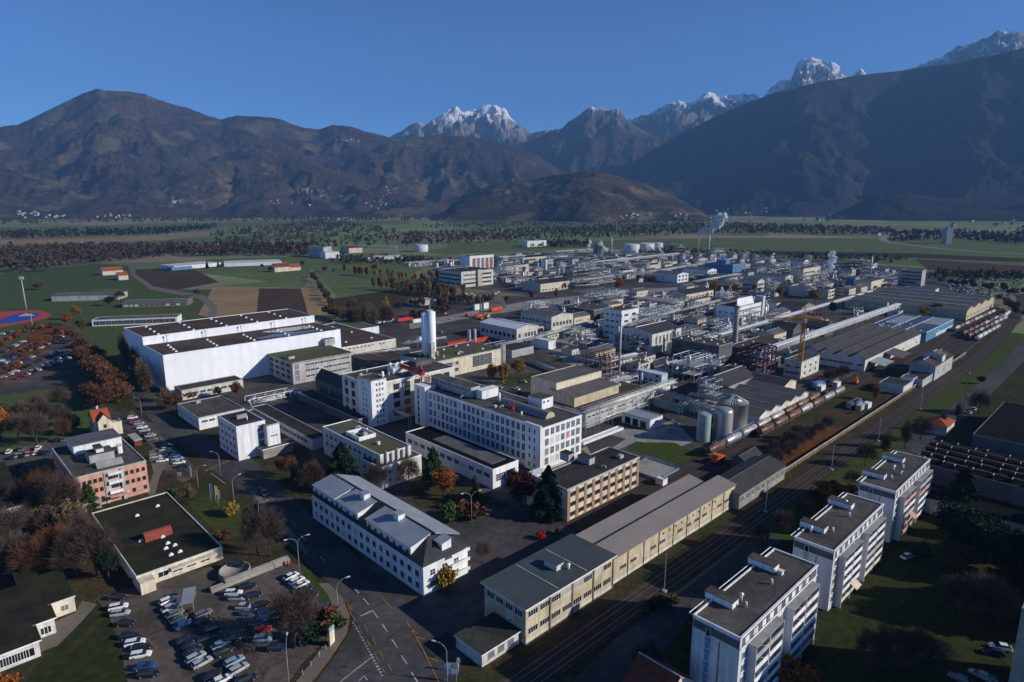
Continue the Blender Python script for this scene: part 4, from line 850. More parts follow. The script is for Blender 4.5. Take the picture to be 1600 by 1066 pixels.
# ---- apartments
def apt(label, P0, PR, PL, h, accent):
    b = bld('apartment_block', label, P0, PR, PL, h, 'apwall', 'bitgrey', rim='white', cat='apartments', vents=2)
    LA, LB = b['la'], b['lb']; r = b['root']; nf = 6; fh = (h - .4) / (nf + .55)
    MB().box(.8, LA - .8, -.02, 1.2, h - 2.6, h - .6).build('attic_recess', M['dgrey'], r)
    q = MB()
    for s in range(14): x = 1 + (LA - 2) * s / 13; q.bar((x, -.1, h - 2.4), (x, -.1, h - .35), .09)
    q.bar((0, -.15, h - .05), (LA, -.15, h - .05), .16); q.bar((0, -.15, h - 2.5), (LA, -.15, h - 2.5), .14); q.build('roof_pergola', M['white'], r)
    for s in range(9): MB().box(2 + s * (LA - 5) / 9, 3.7 + s * (LA - 5) / 9, -.06, -.025, h - 2.3, h - .9).build('attic_panel', M['white'], r)
    q = MB()
    for y in (LB + .9,):
        q.bar((0, y, h - .1), (LA, y, h - .1), .14); q.bar((0, LB, h - .1), (0, y, h - .1), .1); q.bar((LA, LB, h - .1), (LA, y, h - .1), .1)
    q.build('roof_pergola', M['white'], r)
    for u in (.2, .72): MB().box(LA * u, LA * u + 2.6, LB - 4.5, LB + 1.6, h - .3, h + 1.1).box(LA * u - .1, LA * u + 2.7, LB - 4.6, LB + 1.7, h + 1.1, h + 1.25, 1).build('lift_house', [M['white'], M['bitgrey']], r)
    for u in (.28, .6): MB().tube((LA * u, 4, h - .3), (LA * u, 4, h + .9), .25).build('vent_pipe', M['white'], r)
    # two projecting balcony stacks on the sunny side
    for k, (x0, x1) in enumerate(((LA * .10, LA * .43), (LA * .56, LA * .93))):
        for f in range(nf - 1):
            z = 1.4 + f * fh
            o = MB().box(x0, x1, -1.7, -.01, z, z + .16).build('balcony', M['apwall'], r)
            MB().box(x0 + .1, (x0 + x1) / 2 - .4, -1.72, -1.62, z + .16, z + 1.15).box((x0 + x1) / 2 + .3, x1 - .1, -1.72, -1.62, z + .16, z + 1.15).build('railing_panel', M[R.choice(['white', 'whitep', accent[1], 'lgrey'])], o)
        MB().box(x0 - .15, x0, -1.75, -.01, 0, 1.4 + (nf - 1) * fh).box(x1, x1 + .15, -1.75, -.01, 0, 1.4 + (nf - 1) * fh).box((x0 + x1) / 2 - .1, (x0 + x1) / 2 + .1, -1.7, -.01, 0, 1.4 + (nf - 1) * fh).build('balcony_wall', M['apwall'], r)
        MB().box(x0, x1, -.03, -.002, 1.6, 1.3 + (nf - 1) * fh).build('recess_shade', M['dgrey'], r)  # dark panel on the flat wall paints in the balcony recess shade
        for f in range(nf - 1):
            for u in (.12, .38, .62, .88):
                if R.random() < .75: link('window', winmesh(1.5, 1.7, 2, 1, 'white', R.choice(['glass', 'glass', 'glassb'])), r, (x0 + (x1 - x0) * u, -.04, 1.7 + f * fh))
        MB().box(x0 - .2, x1 + .2, -1.8, -.01, 1.4 + (nf - 1) * fh, 1.6 + (nf - 1) * fh).build('balcony_roof', M['grey'], r)
    for f in range(nf - 1):
        z = 1.6 + f * fh
        for x in (LA * .05, LA * .49, LA * .965):
            link('window', winmesh(1.2, 1.5, 2, 1, 'white', 'glass'), r, (x, -.01, z + .3))
        MB().box(LA * .075, LA * .09, -.07, -.004, z, z + fh * .8).build('colour_panel', M[accent[0]], r)
        MB().box(LA * .45, LA * .54, -.07, -.004, z - .3, z + .2).build('colour_panel', M[accent[1]], r)
    for f in range(nf):
        link('window', winmesh(.9, 1.5, 1, 1, 'white', 'glass' if f % 2 else 'glassb'), r, (-.01, LB * .66, 1.5 + f * fh), -math.pi / 2)
    MB().box(-.05, -.004, LB * .40, LB * .42, 0, h - 3).box(-.06, -.004, LB * .60, LB * .72, 0, h - 3, 1).build('wall_joint', [M['dgrey'], M[accent[2]]], r)
    MB().box(-.04, -.003, .1, LB - .1, h - 2.6, h - .9).build('attic_recess', M['dgrey'], r)
    return b
apt('nearest white apartment block with blue panels, bottom right', (1157.5, 997), (1279.5, 883), (1083, 960), 18.2, ('bluew', 'pblue', 'bluew'))
b = apt('middle white apartment block with yellow panels beside the meadow', (1303.7, 861), (1383.3, 788), (1239, 840), 16.4, ('yellow', 'cream', 'lgrey'))
MB().hexa([(9, -3.4, 3.4), (12.5, -3.4, 3.4), (12.5, -1.75, 4.4), (9, -1.75, 4.4), (9, -3.4, 3.5), (12.5, -3.4, 3.5), (12.5, -1.75, 4.5), (9, -1.75, 4.5)]).build('awning', M['cream'], b['root'])
b = apt('farthest white apartment block with red and pink panels beside dark roofs', (1400.2, 768.3), (1458.5, 718.5), (1342.5, 752.9), 16.4, ('red', 'pink', 'lgrey'))
MB().hexa([(10, -3.4, 5.4), (13, -3.4, 5.4), (13, -1.75, 6.4), (10, -1.75, 6.4), (10, -3.4, 5.5), (13, -3.4, 5.5), (13, -1.75, 6.5), (10, -1.75, 6.5)]).build('awning', M['pink'], b['root'])
b = bld('small_house', 'small house with steep pinkish roof at the foot of the nearest apartments', (1034, 1110), (1100, 1072), (1000, 1090), 5.0, 'cream', 'reddark', 'ridgeB', 4.0, cat='house', lb=9)
# ---- dark works, far right
b = bld('dark_works', 'wide black roofed works in deep shade at the right edge', (1700, 716), (1800, 640), (1521, 677), 8, 'dgrey', 'shadeblack', rim='dgrey', la=62)
b = bld('terraced_roofs', 'stepped roofs blackened for shade, dotted with small pale vents behind the farthest apartments', (1650, 775), (1700, 740), (1430, 714), 6.5, 'dgrey', 'shadeblack', rim='dgrey', la=30)
for i in range(40):
    x, y = (i % 5 + .5) * b['la'] / 5, (i // 5 + .5) * b['lb'] / 8; q = MB().box(-1, 1, -.8, .8, 0, 1.4, 0).box(-1.1, 1.1, -.9, -.7, 1.4, 1.6, 1); q.build('roof_hatch', [M['shadeblack'], M['lgrey']], b['root'], (x + R.uniform(-1, 1), y + R.uniform(-1, 1), 6.2))
for k in range(1, 5): MB().box(k * b['la'] / 5 - .2, k * b['la'] / 5 + .2, 0, b['lb'], 6.1, 6.7 + k * .25).build('step_wall', M['brownw'], b['root'])
b = bld('white_terrace', 'low white house row in shade beyond the meadow', (1640, 830), (1720, 790), (1455, 745), 5.4, 'offw', 'shadeblack', ov=.5, rim='grey', cat='house row', la=9)
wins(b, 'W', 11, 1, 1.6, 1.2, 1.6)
b = bld('small_house', 'small house with a bright orange hipped roof beside the railway road', (1480, 668), (1500, 655), (1465, 660), 4.2, 'offw', 'redtile', 'hip', 2.2, cat='house', lb=8, la=13)
bx, by = W(1560, 1150); ca, cb = toab(bx, by)
b = make_bld('tall_block', 'dark tall block cut by the lower right edge of the picture', ab(ca, cb - 16), GROT, 26, 16, 27, 'grey', 'bitgrey', rim='grey')
wins(b, 'W', 3, 7, 1.6, 1.4, 2, 3.3, fr='lgrey')
# ============================================================ FACTORY (plant buildings, tanks, racks, chimneys)
def B(label, P0, PR, PL, h, wall='offw', roof='bitgrey', kind='flat', rise=0, win=None, name='plant_building', **k):
    b = bld(name, label, P0, PR, PL, h, wall, roof, kind, rise, **k)
    for w_ in (win or []): wins(b, *w_[0], **w_[1])
    return b
def ws(face, n, rows, w=1.4, h=1.4, z0=1.5, dz=3.2, **k): return ((face, n, rows), dict(w=w, h=h, z0=z0, dz=dz, **k))
b = B('flat roofed hall with tall window bands behind the white silo', (671, 567.5), (781, 543.8), (626, 553.8), 10.6, 'cream', 'moss', win=[ws('S', 5, 1, 3.4, 6.6, 2.6, nx=3, ny=5, m0=32, m1=8), ws('S', 5, 2, 2.4, 2.0, 2.4, 4, nx=2, ny=2, m0=10, m1=34)], vents=4, sk=6, name='process_hall')
xx = b['la']; MB().lathe((xx + 2.5, 2, 0), [(2.4, 0), (2.4, 12), (.01, 12)], 16).build('stair_drum', M['grey'], b['root'])
F0 = B('flat roofed process hall behind the pale green pipe bridge', (915, 645), (1030, 610), (868, 612), 7.6, 'lgrey', 'brownr', win=[ws('S', 14, 1, 2.2, 1.0, 4.6, m0=1, m1=8, nx=3, alt=['glassb'], pa=.3)], vents=5, name='process_hall')
b = B('grey corrugated warehouse with low wide roof and pale fluted front', (897.5, 622.5), (969.4, 601.3), (869.4, 609.4), 11.6, 'beige', 'gshed', 'shed', 1.2, rim='grey', name='warehouse')
b = B('taller half of the grey corrugated warehouse with a bright cream upper wall', (869.4, 598.8), (941.9, 579.4), (846, 584), 16.2, 'cream', 'gshed', rim='beige', name='warehouse')
b = B('small white loading dock with three dark gates facing the concrete yard', (1016, 656), (1035, 648), (972, 643.75), 5.0, 'white', 'metroof', win=[ws('W', 3, 1, 3.0, 3.2, .3, nx=1, ny=1, fr='lgrey', m0=1.5), ws('S', 1, 1, 2.6, 1.0, 2.6)], name='loading_dock')
# middle band
B('white tower office with four grouped windows next to the thin steel chimney', (971.5, 485.5), (1000, 480.8), (946.5, 481), 21.5, 'white', 'brownr', win=[ws('S', 2, 4, 4.8, 1.6, 3, 4.6, nx=4), ws('W', 3, 4, 3, 1.4, 3, 4.6, nx=3)], vents=3)
B('white hall with seven tall windows under a dark low gable', (1019, 523), (1065, 512), (975, 513), 13.8, 'offw', 'dshed', 'ridgeA', 3, rim='white', win=[ws('S', 7, 1, 1.9, 5.2, 6.4, nx=2, ny=4, m0=3, m1=2), ws('S', 7, 1, 1.5, 1.2, 2.6, m0=3, m1=2), ws('W', 6, 1, 2.2, 5.0, 6.0, nx=2, ny=3)], name='process_hall')
B('dark bulky flat block with brown roof beside the tall concrete chimney', (1123.75, 540.6), (1143, 534), (1052, 527.5), 13.5, 'dgrey', 'brownr', rim='grey', sk=8, win=[ws('W', 8, 2, 4.6, 1.0, 4, 4.4, nx=4, fr='dgrey')], vents=3)
B('pale gabled hall with dark flank left of the white tower office', (861.8, 496), (892.4, 489.6), (813, 488), 10.8, 'offw', 'gshed', 'ridgeB', 1.8, win=[ws('S', 6, 1, 2.6, 3.0, 3.2, nx=2, ny=2), ws('W', 8, 1, 2.6, 1.6, 5.6, nx=3)], name='process_hall')
B('dark flat roofed hall between the pale gable and the tower office', (928, 484.7), (953.6, 478.7), (890.6, 475.5), 10.5, 'dgrey', 'bitgrey', win=[ws('W', 7, 2, 3.0, 1.2, 2.6, 4, nx=3)], vents=6, name='process_hall')
B('hall with bright white low gable roof beside the truck yard', (807.5, 515), (840, 509), (757.5, 502.5), 9.8, 'offw', 'whiteroof', 'ridgeB', 2.0, win=[ws('S', 6, 1, 2.2, 3.0, 3.2, nx=2, ny=2), ws('W', 8, 1, 2.6, 2.4, 3.2, nx=3, fr='dgrey')], name='process_hall')
B('bright white cube hut with a steel stair beside the pipe trench', (856.9, 533), (866, 530), (822, 534), 6.5, 'white', 'whiteroof', name='hut', lb=17)
B('small flat white hut standing among lawns and pipes', (893.75, 547), (903, 546), (875, 543.8), 4.4, 'offw', 'bitgrey', name='hut', win=[ws('S', 2, 1, .9, 1.2, 1.4)], la=7)
b = B('large pale blue and white laboratory with two long window rows and tilted plant screen', (1152, 480), (1195.6, 471.9), (1106, 478.8), 16.5, 'white', 'brownr', win=[ws('S', 14, 3, 2.0, 1.5, 3, 4.4, nx=2, m0=1), ws('W', 3, 2, 1.6, 1.6, 5, 5)], vents=6, name='laboratory')
LA = b['la']; MB().hexa([(4, 2, 16), (LA - 10, 2, 16), (LA - 10, 2.6, 16), (4, 2.6, 16), (7, 4, 22), (LA - 10, 4, 22), (LA - 10, 4.6, 22), (7, 4.6, 22)]).build('plant_screen', M['white'], b['root'])
MB().box(LA, LA + 4, -1, 6, 0, 21).build('stair_tower', M['offw'], b['root'])
b = B('small white annex with one wide window right of the blue and white laboratory', (1214, 474), (1236.9, 468.75), (1208, 470), 9, 'white', 'bitgrey', win=[ws('S', 1, 1, 12, 4, 2.6, nx=4, ny=1, fr='dgrey')], la=21, lb=16)
MB().box(2, 30, -6, -4, 2.4, 3.0).build('canopy', M['white'], b['root'])
B('dark gabled shed below the small white annex and near the crane', (1253, 481.5), (1273, 476.5), (1238, 470), 7, 'grey', 'dshed', 'ridgeB', 3, name='shed')
B('dark gabled shed left of the crane jib', (1240, 515), (1254, 511), (1224, 505), 7.5, 'dgrey', 'dshed', 'ridgeB', 3.5, name='shed')
B('dark gabled shed right of the crane jib', (1290, 512), (1304, 507.5), (1264, 503), 7.5, 'dgrey', 'dshed', 'ridgeB', 3.5, name='shed')
b = B('weathered pale block with stained front at the foot of the crane', (1253, 565.6), (1285, 555), (1226, 561), 10.2, 'offw', 'bitgrey', win=[ws('S', 3, 2, 2.0, 1.6, 2, 3.6), ws('W', 3, 2, 3, 1.2, 2.4, 3.6, nx=3)])
b = B('broad dark gabled shed behind the saw tooth sheds', (1139, 604), (1192, 589), (1092, 593), 8.5, 'grey', 'dshed', 'ridgeA', 3.6, name='shed')
b = B('dark pitched shed with a sunlit white gable end above the tank wagons', (1225, 604), (1244, 595.5), (1172, 590), 7.6, 'cream', 'dshed', 'ridgeB', 2.2, name='shed', win=[ws('S', 2, 1, 1.2, 1.4, 3)])
b = B('low dark saw tooth workshop with pale zigzag front above the tank wagons', (1187, 651), (1262, 613.5), (1077.5, 620), 5.8, 'offw', 'gshed', 'ridgeB', 1.7, n=5, rim='lgrey', name='workshop', win=[ws('S', 10, 1, 2.2, 1.4, 2.4, nx=3)])
b = B('big saw tooth shed with four dark parallel roofs and white end wall', (1352.3, 562), (1443, 521.5), (1272, 541), 7.6, 'offw', 'dshed', 'ridgeA', 3.2, n=4, rim='dgrey', name='workshop', win=[ws('W', 12, 1, 3.2, 1.4, 3.0, nx=4), ws('S', 8, 1, 2.2, 1.0, 2.0, m0=30, m1=4)])
MB().hexa([(6, -9, 4.0), (24, -9, 4.0), (24, -.1, 5.4), (6, -.1, 5.4), (6, -9, 4.2), (24, -9, 4.2), (24, -.1, 5.6), (6, -.1, 5.6)]).bar((6.5, -8.7, 0), (6.5, -8.7, 4), .2).bar((23.5, -8.7, 0), (23.5, -8.7, 4), .2).bar((15, -8.7, 0), (15, -8.7, 4), .2).build('canopy', M['green'], b['root'])
MB().hexa([(34, -10, 4.4), (54, -10, 4.4), (54, -.1, 6.2), (34, -.1, 6.2), (34, -10, 4.6), (54, -10, 4.6), (54, -.1, 6.4), (34, -.1, 6.4)]).bar((34.5, -9.7, 0), (34.5, -9.7, 4.4), .2).bar((53.5, -9.7, 0), (53.5, -9.7, 4.4), .2).build('canopy', M['gshed'], b['root'])
b = B('blue sheet roofed hall with pale blue front beside the sidings', (1448, 519), (1492.8, 499), (1370.7, 503), 7.4, 'teal', 'blueroof', rim='pblue', name='warehouse', win=[ws('S', 8, 1, 3, 1.4, 3.2, nx=3)])
LA, LB = b['la'], b['lb']
for i in range(16): link('skylight', NB['sky'], b['root'], (R.uniform(2, LA * .5), R.uniform(4, LB - 4), 7.1))
MB().box(LA * .52, LA - .5, .5, LB * .34, 7.08, 7.3).box(LA * .3, LA * .9, LB * .62, LB * .9, 7.08, 7.3).build('grey_roof_panel', M['metroof'], b['root'])
MB().box(.3, LA - .3, LB * .35, LB * .37, 7.08, 7.5).box(.3, LA - .3, LB * .6, LB * .615, 7.08, 7.5).box(LA * .5, LA * .515, .3, LB * .35, 7.08, 7.45).build('roof_joint', M['lgrey'], b['root'])
MB().box(LA * .35, LA, -.06, -.003, .3, 3).build('front_panel', M['pblue'], b['root'])
b = B('vast brown warehouse of four low parallel roofs before the sidings', (1511, 486), (1554.6, 466), (1343, 461), 8.6, 'beige', 'gshed', 'ridgeB', 2.6, n=4, rim='lgrey', name='warehouse', win=[ws('S', 9, 1, 4, 1.2, 2.4, nx=4)])
for k in (1, 3, 5, 7): MB().box(k * b['la'] / 8 - 1.0, k * b['la'] / 8 + .5, 3, b['lb'] * R.uniform(.7, .9), 11.2, 11.75).build('ridge_light', M['lgrey'], b['root'])
b = B('narrow grey office tower with pale end wall behind the brown warehouse', (1441.6, 423), (1449.5, 421.7), (1408.8, 421), 19, 'lgrey', 'bitgrey', win=[ws('W', 4, 4, 6, 1.6, 3, 4.2, nx=4, fr='grey')], la=16)
B('low wing with white end right of the narrow office tower', (1462, 452), (1470, 449), (1430, 444), 6, 'offw', 'bitgrey', la=14)
b = B('small tile roofed goods office between railway wall and sidings', (1462, 573), (1492, 556), (1432, 561), 8.5, 'lgrey', 'brownr', 'ridgeA', 2.6, win=[ws('S', 3, 1, 1.4, 1.6, 3)], name='goods_office')
b = B('tall narrow pale staging house beside the railway wall', (1473, 556), (1478, 552), (1455, 545), 12.5, 'offw', 'gshed', 'ridgeA', 1.6, la=7, name='goods_office')
b = B('dark roofed shed with patched pale end near the orange shrub', (1412, 604), (1425, 598), (1386, 590), 4.8, 'offw', 'bitumen', la=16, name='shed')
b = B('low black shed beside the railway wall right of the turquoise tarpaulin', (1442, 594), (1456, 585), (1420, 582), 4.4, 'lgrey', 'bitumen', la=20, name='shed')
b = B('turquoise tarpaulin covered shed in the goods yard', (1427, 592), (1434, 588), (1410, 587), 5.0, 'pblue', 'blueroof', la=8, name='shed')
# far band
b = B('dark sided office block with three white window rows and concrete pillar', (720.6, 425), (767.5, 420), (683.8, 421), 19, 'offw', 'bitumen', win=[ws('S', 2, 3, 20, 2.0, 3.4, 5.0, nx=7, fr='pblue', m0=1, m1=1), ws('W', 5, 3, 9, 1.6, 3.4, 5, nx=4, fr='dgrey')], vents=5, name='office_block')
LA = b['la']; MB().box(LA * .47, LA * .6, -2.5, -.02, 0, 20).build('stair_tower', M['beige'], b['root'])
b = B('tall pale plant with orange pipework on its front, far left of the works', (733.75, 400), (780, 398), (718.75, 398.75), 23, 'white', 'bitgrey', vents=3)
for i, c in enumerate(('orange', 'steel', 'steel', 'orange', 'orange')):
    q = MB(); x0 = 6 + i * b['la'] / 5.6
    for k in range(4): q.bar((x0 + k * 1.6, -.6, 1), (x0 + k * 1.6, -.6, 19), .5); q.bar((x0, -.7, 4 + k * 4.6), (x0 + 5.5, -.7, 4 + k * 4.6), .4)
    q.build('pipework', M[c], b['root'])
B('cream fronted hall with dark flank and big round duct behind the office block', (790, 416), (829, 413), (768, 415.6), 14, 'cream', 'bitumen', win=[ws('S', 4, 2, 5, 2.4, 2.6, 5, nx=3)], vents=4, name='process_hall')
B('long low cream hall with black gable roof beside the avenue trees', (844.6, 444), (932.6, 435), (812, 441), 9.5, 'cream', 'bitumen', 'ridgeA', 2.6, rim='dgrey', win=[ws('S', 16, 1, 3.2, 1.6, 1.4, nx=3)], name='warehouse')
B('long pale hall at the back left of the works under a black roof', (817, 403), (868, 401), (795, 401), 10, 'cream', 'bitumen', 'ridgeA', 2, name='warehouse')
B('cream fronted building just left of the twin blue grey silos', (802, 414), (829, 412.5), (780, 412.5), 9, 'offw', 'bitgrey', vents=4)
B('flat pale building with panelled front below the steam cooler', (973, 423), (990.4, 421), (944.5, 421.7), 9.5, 'offw', 'bitumen', win=[ws('S', 5, 1, 2.6, 4, 2.2, nx=2, ny=2)])
B('little white gabled laboratory, leftmost of the gabled row', (1058.7, 429.5), (1074.5, 427), (1038, 424), 10.5, 'white', 'gshed', 'ridgeB', 2, win=[ws('S', 3, 2, 4, 2.2, 2.2, 4.6, nx=2)], name='laboratory')
B('little white gabled laboratory between the leftmost one and the blue building', (1106, 423), (1119, 421), (1073, 419), 12, 'white', 'gshed', 'ridgeB', 2, win=[ws('S', 3, 2, 3.6, 2.2, 2.6, 5, nx=2)], name='laboratory')
b = B('bright blue clad plant building with small roof house', (1145.4, 413.8), (1164, 411), (1117.8, 408.6), 15.5, 'bluew', 'bitgrey', win=[ws('S', 3, 2, 2.4, 2.2, 3.4, 5.5)])
MB().box(2, 14, 12, 26, 15, 21).build('roof_house', M['bluew'], b['root'])
B('white gabled laboratory in front of the blue building', (1184, 440), (1199, 438.5), (1164, 436.5), 12.5, 'offw', 'gshed', 'ridgeB', 2.2, win=[ws('S', 3, 2, 3.4, 2.4, 2.4, 5, nx=2), ws('W', 5, 2, 4, 1.4, 2.4, 5, nx=3)], name='laboratory')
B('white gabled laboratory right of centre with a flat grey wing', (1227.5, 433.5), (1240, 431.5), (1195.6, 427), 13, 'offw', 'gshed', 'ridgeB', 2.2, win=[ws('S', 3, 3, 3, 2.2, 2.0, 4, nx=2)], name='laboratory')
B('long cream fronted plant with white horizontal bands near the steam', (1256, 420), (1295, 416.5), (1232, 419), 19, 'cream', 'bitgrey', win=[ws('S', 6, 3, 8, 1.6, 3, 4.8, nx=4)], vents=5)
B('small white gabled house behind the banded cream plant', (1256, 409), (1267, 408), (1240, 406.5), 9, 'white', 'gshed', 'ridgeB', 3)
B('pale blue plant building behind the gabled laboratories', (1232.5, 407), (1243, 406), (1220, 405.6), 10, 'bluew', 'gshed', la=34)
B('small yellowish plant house with dark side behind the gabled row', (1212, 413), (1216, 412.5), (1197, 411), 10, 'cream', 'bitgrey', la=16, lb=24)
B('dark low sprawling hall with cream window front right of the round yellow tree', (1295, 453), (1310, 450), (1250, 444), 10, 'cream', 'bitgrey', win=[ws('S', 3, 2, 5, 2, 2, 4, nx=3)], vents=5, name='process_hall')
B('dark blue flank hall with cream arched front before the tall flare frame', (1361.9, 440), (1387.5, 434), (1342.5, 436), 12, 'cream', 'bitgrey', win=[ws('S', 2, 1, 14, 3.4, 2.4, nx=4, fr='cream')], name='process_hall')
B('dark blue plant with one pale vertical corner strip', (1337, 434), (1343, 433), (1317, 432.5), 14, 'bluew', 'bitgrey', la=14)
B('long black gabled shed with white window band behind the white tower office', (1072.5, 460.5), (1116, 453), (1041, 457), 7.4, 'cream', 'bitumen', 'ridgeA', 2.6, rim='dgrey', win=[ws('S', 9, 1, 3.4, 2.0, 2.4, nx=4)], vents=0, name='warehouse')
B('light flat roofed canopy hall between the frame plant and the black gabled shed', (1052.5, 473), (1076, 470.5), (1003, 464), 6, 'cream', 'concr', ov=.5, vents=3, name='warehouse')
B('low cream building behind pipe bridges left of the blue and white laboratory', (1086, 469), (1113, 465), (1078, 467), 6, 'cream', 'bitgrey', win=[ws('S', 6, 1, 2.6, 1.8, 2)])
B('brown cubic workshop near the silver distillation columns', (920, 489), (928, 487), (912, 484), 8, 'brownw', 'bitgrey', la=12, lb=16, name='workshop')
B('pale blue container office of two storeys below the white laboratory hall', (1034, 586), (1043, 582), (1008, 576), 6.0, 'pblue', 'whiteroof', ov=.1, win=[ws('W', 4, 2, 1.6, 1.2, 1.2, 2.9, nx=1)], name='container_office', la=6, lb=17)
B('dark blue long hut in the shade behind the lawn huts', (928, 531), (934, 529), (898, 531), 4.5, 'bluew', 'whiteroof', name='hut', la=7)
B('low dark substation left of the grey and green tanks', (1066, 632), (1072, 628), (1036, 611), 4.5, 'green', 'bitumen', name='hut', la=9, lb=16)
B('long flat hall with grey roof in front of the pale gabled hall', (800, 548), (818, 543), (770, 535), 5, 'lgrey', 'bitumen', name='warehouse', la=20)
B('flat dark hall between crane and the maroon steel frame', (1190, 548), (1235, 532), (1160, 533), 7, 'dgrey', 'brownr', sk=5, name='process_hall')
B('dark green flat hall right of the tall concrete chimney', (1206, 562), (1222, 557), (1168, 547), 6.5, 'dgrey', 'bitumen', name='process_hall')
B('dark brick hall with arched roof between trees and blue building', (1140, 447), (1160, 443), (1118, 441), 8, 'dgrey', 'gshed', 'ridgeB', 3, name='process_hall')
B('low flat hall in the shade behind the trees near the gabled laboratories', (1120, 433), (1150, 429), (1085, 431), 7, 'dgrey', 'bitgrey', vents=4, name='process_hall')
B('flat hall with white eaves right of the blue building', (1212, 421), (1226, 419), (1175, 419), 8, 'lgrey', 'bitgrey', vents=4, name='process_hall')
B('pale process hall behind the flat panelled building', (1010, 415), (1040, 413), (985, 413), 9, 'offw', 'bitgrey', vents=4, name='process_hall')
B('grey block right of the steam cooler', (965, 403), (978, 402), (942, 402), 14, 'lgrey', 'bitgrey', vents=2)
B('green and white depot at the edge of the far wood', (824, 377), (848, 375), (816, 376.5), 14, 'white', 'green', name='depot')
# left outskirts
B('long low grey shed lying alone on the sports meadow', (80, 463), (184, 460.5), (100, 457), 5.5, 'lgrey', 'gshed', 'ridgeA', 1.0, free=True, lb=26, name='long_shed')
b = B('clubhouse with low dark roof and white shutters behind the pavilion', (190, 474), (292, 471), (200, 468), 4.5, 'brownw', 'gshed', 'ridgeA', 1.2, free=True, lb=22, name='clubhouse', win=[ws('S', 12, 1, 3.2, 1.8, 1, nx=2, fr='white', alt=['glassb'], pa=.4)])
b = B('long glazed sports pavilion with flat grey roof by the running track', (143, 500), (276, 495), (150, 492), 5.5, 'white', 'gshed', free=True, lb=16, name='sports_pavilion', win=[ws('S', 14, 1, 4.4, 3.2, 1, nx=4, fr='white')])
B('red roofed farmhouse, upper of the two by the country lane', (160, 424), (192, 422), (165, 421), 6, 'cream', 'redtile', 'ridgeA', 4, free=True, lb=14, name='farmhouse')
B('orange roofed farmhouse, lower of the two by the country lane', (185, 431), (200, 430), (188, 428), 6, 'cream', 'redtile', 'ridgeA', 4, free=True, lb=12, name='farmhouse')
B('pale farmhouse alone in the green field with a pinkish roof', (429, 418), (444, 415), (425, 415), 7, 'cream', 'reddark', 'ridgeA', 5, name='farmhouse', lb=12)
B('smaller red roofed barn right of the farmhouse in the green field', (449, 418.5), (463, 416), (446, 416), 5, 'cream', 'redtile', 'ridgeA', 4, name='barn', lb=10)
B('long white and blue depot roof beyond the brown field', (272, 416), (345, 410), (265, 412), 6, 'white', 'whiteroof', free=True, lb=40, name='depot')
B('bright blue fronted shed at the left end of the white depots', (268, 418), (300, 415.5), (262, 416), 5, 'bluew', 'blueroof', free=True, lb=14, name='depot')
B('long pale depot right of the white and blue one', (350, 411), (440, 408), (350, 407), 6, 'white', 'whiteroof', free=True, lb=40, name='depot')
B('grey treatment plant tower with many vents in the far woods', (505, 386), (518, 385), (498, 383), 20, 'lgrey', 'bitgrey', vents=3, name='treatment_plant', free=True, lb=40)
B('white block attached to the grey treatment plant tower', (508, 394), (530, 393), (500, 392), 12, 'white', 'whiteroof', name='treatment_plant', free=True, lb=30)
B('pinkish hall in the far woods beside the long conveyor', (545, 388), (566, 387), (546, 385), 10, 'cream', 'reddark', 'ridgeA', 4, free=True, lb=40, name='treatment_hall')
B('long low white shed before the far water tank', (575, 402), (632, 400), (575, 399), 6, 'white', 'whiteroof', free=True, lb=30, name='depot')
B('dark green lorry depot beside the birch grove', (636, 468), (648, 471), (630, 463), 5, 'offw', 'green', name='depot', free=True, lb=24)
B('white barrel roofed treatment hut at the basin edge', (1036, 750), (1040, 748), (1028, 745), 2.5, 'white', 'white', name='hut', la=3, lb=3)

# ---- tanks and silos
def vessel(px, base_y, wpx, top_y, label, m='alu', name='storage_tank', dome=.12, z0=0, group=None, kind='dome', cat='tank', ladder=True):
    x, y = W(px, base_y, z0); d = y * _ct - (z0 - CAM_H) * _st; r = wpx / 2 * d / FPX
    k = math.hypot(x, y); x += x / k * r; y += y / k * r
    top = hgt(top_y, x, y, z0); h = max(top - z0, 2)
    rt = root(name, (x, y, z0), GROT, label, cat, group); q = MB(); n_ = 28 if r > 3 else 16
    if kind == 'cone': prof = [(r, 0), (r, h * .82), (r * 1.02, h * .82), (r * .12, h * .99), (.01, h)]
    elif kind == 'flat': prof = [(r, 0), (r, h - .3), (r * .98, h - .3), (.01, h)]
    else: prof = [(r, 0), (r, h * (1 - dome)), (r * .95, h * (1 - dome * .6)), (r * .8, h * (1 - dome * .25)), (r * .45, h * (1 - dome * .05)), (.01, h)]
    q.lathe((0, 0, 0), prof, n_); q.build('shell', M[m], rt)
    if ladder and r > 1.2:
        l_ = MB(); l_.bar((-r - .3, -.3, 0), (-r - .3, -.3, h), .06); l_.bar((-r - .3, .3, 0), (-r - .3, .3, h), .06)
        for i in range(int(h / .8)): l_.bar((-r - .3, -.3, i * .8), (-r - .3, .3, i * .8), .05)
        l_.build('ladder', M['steel'], rt)
        t_ = MB()
        for i in range(n_):
            a0, a1 = 2 * math.pi * i / n_, 2 * math.pi * (i + 1) / n_; hz = h * (.8 if kind == 'cone' else 1 - dome)
            t_.bar((r * math.cos(a0), r * math.sin(a0), hz + .9), (r * math.cos(a1), r * math.sin(a1), hz + .9), .05)
            if i % 2 == 0: t_.bar((r * math.cos(a0), r * math.sin(a0), hz), (r * math.cos(a0), r * math.sin(a0), hz + .9), .05)
        t_.build('railing', M['steel'], rt)
    return rt, r, h
rt, r_, h_ = vessel(1142, 684, 45, 617, 'widest aluminium silo with ribbed conical roof above the blue pipework', 'alu', 'silo', kind='cone')
q = MB()
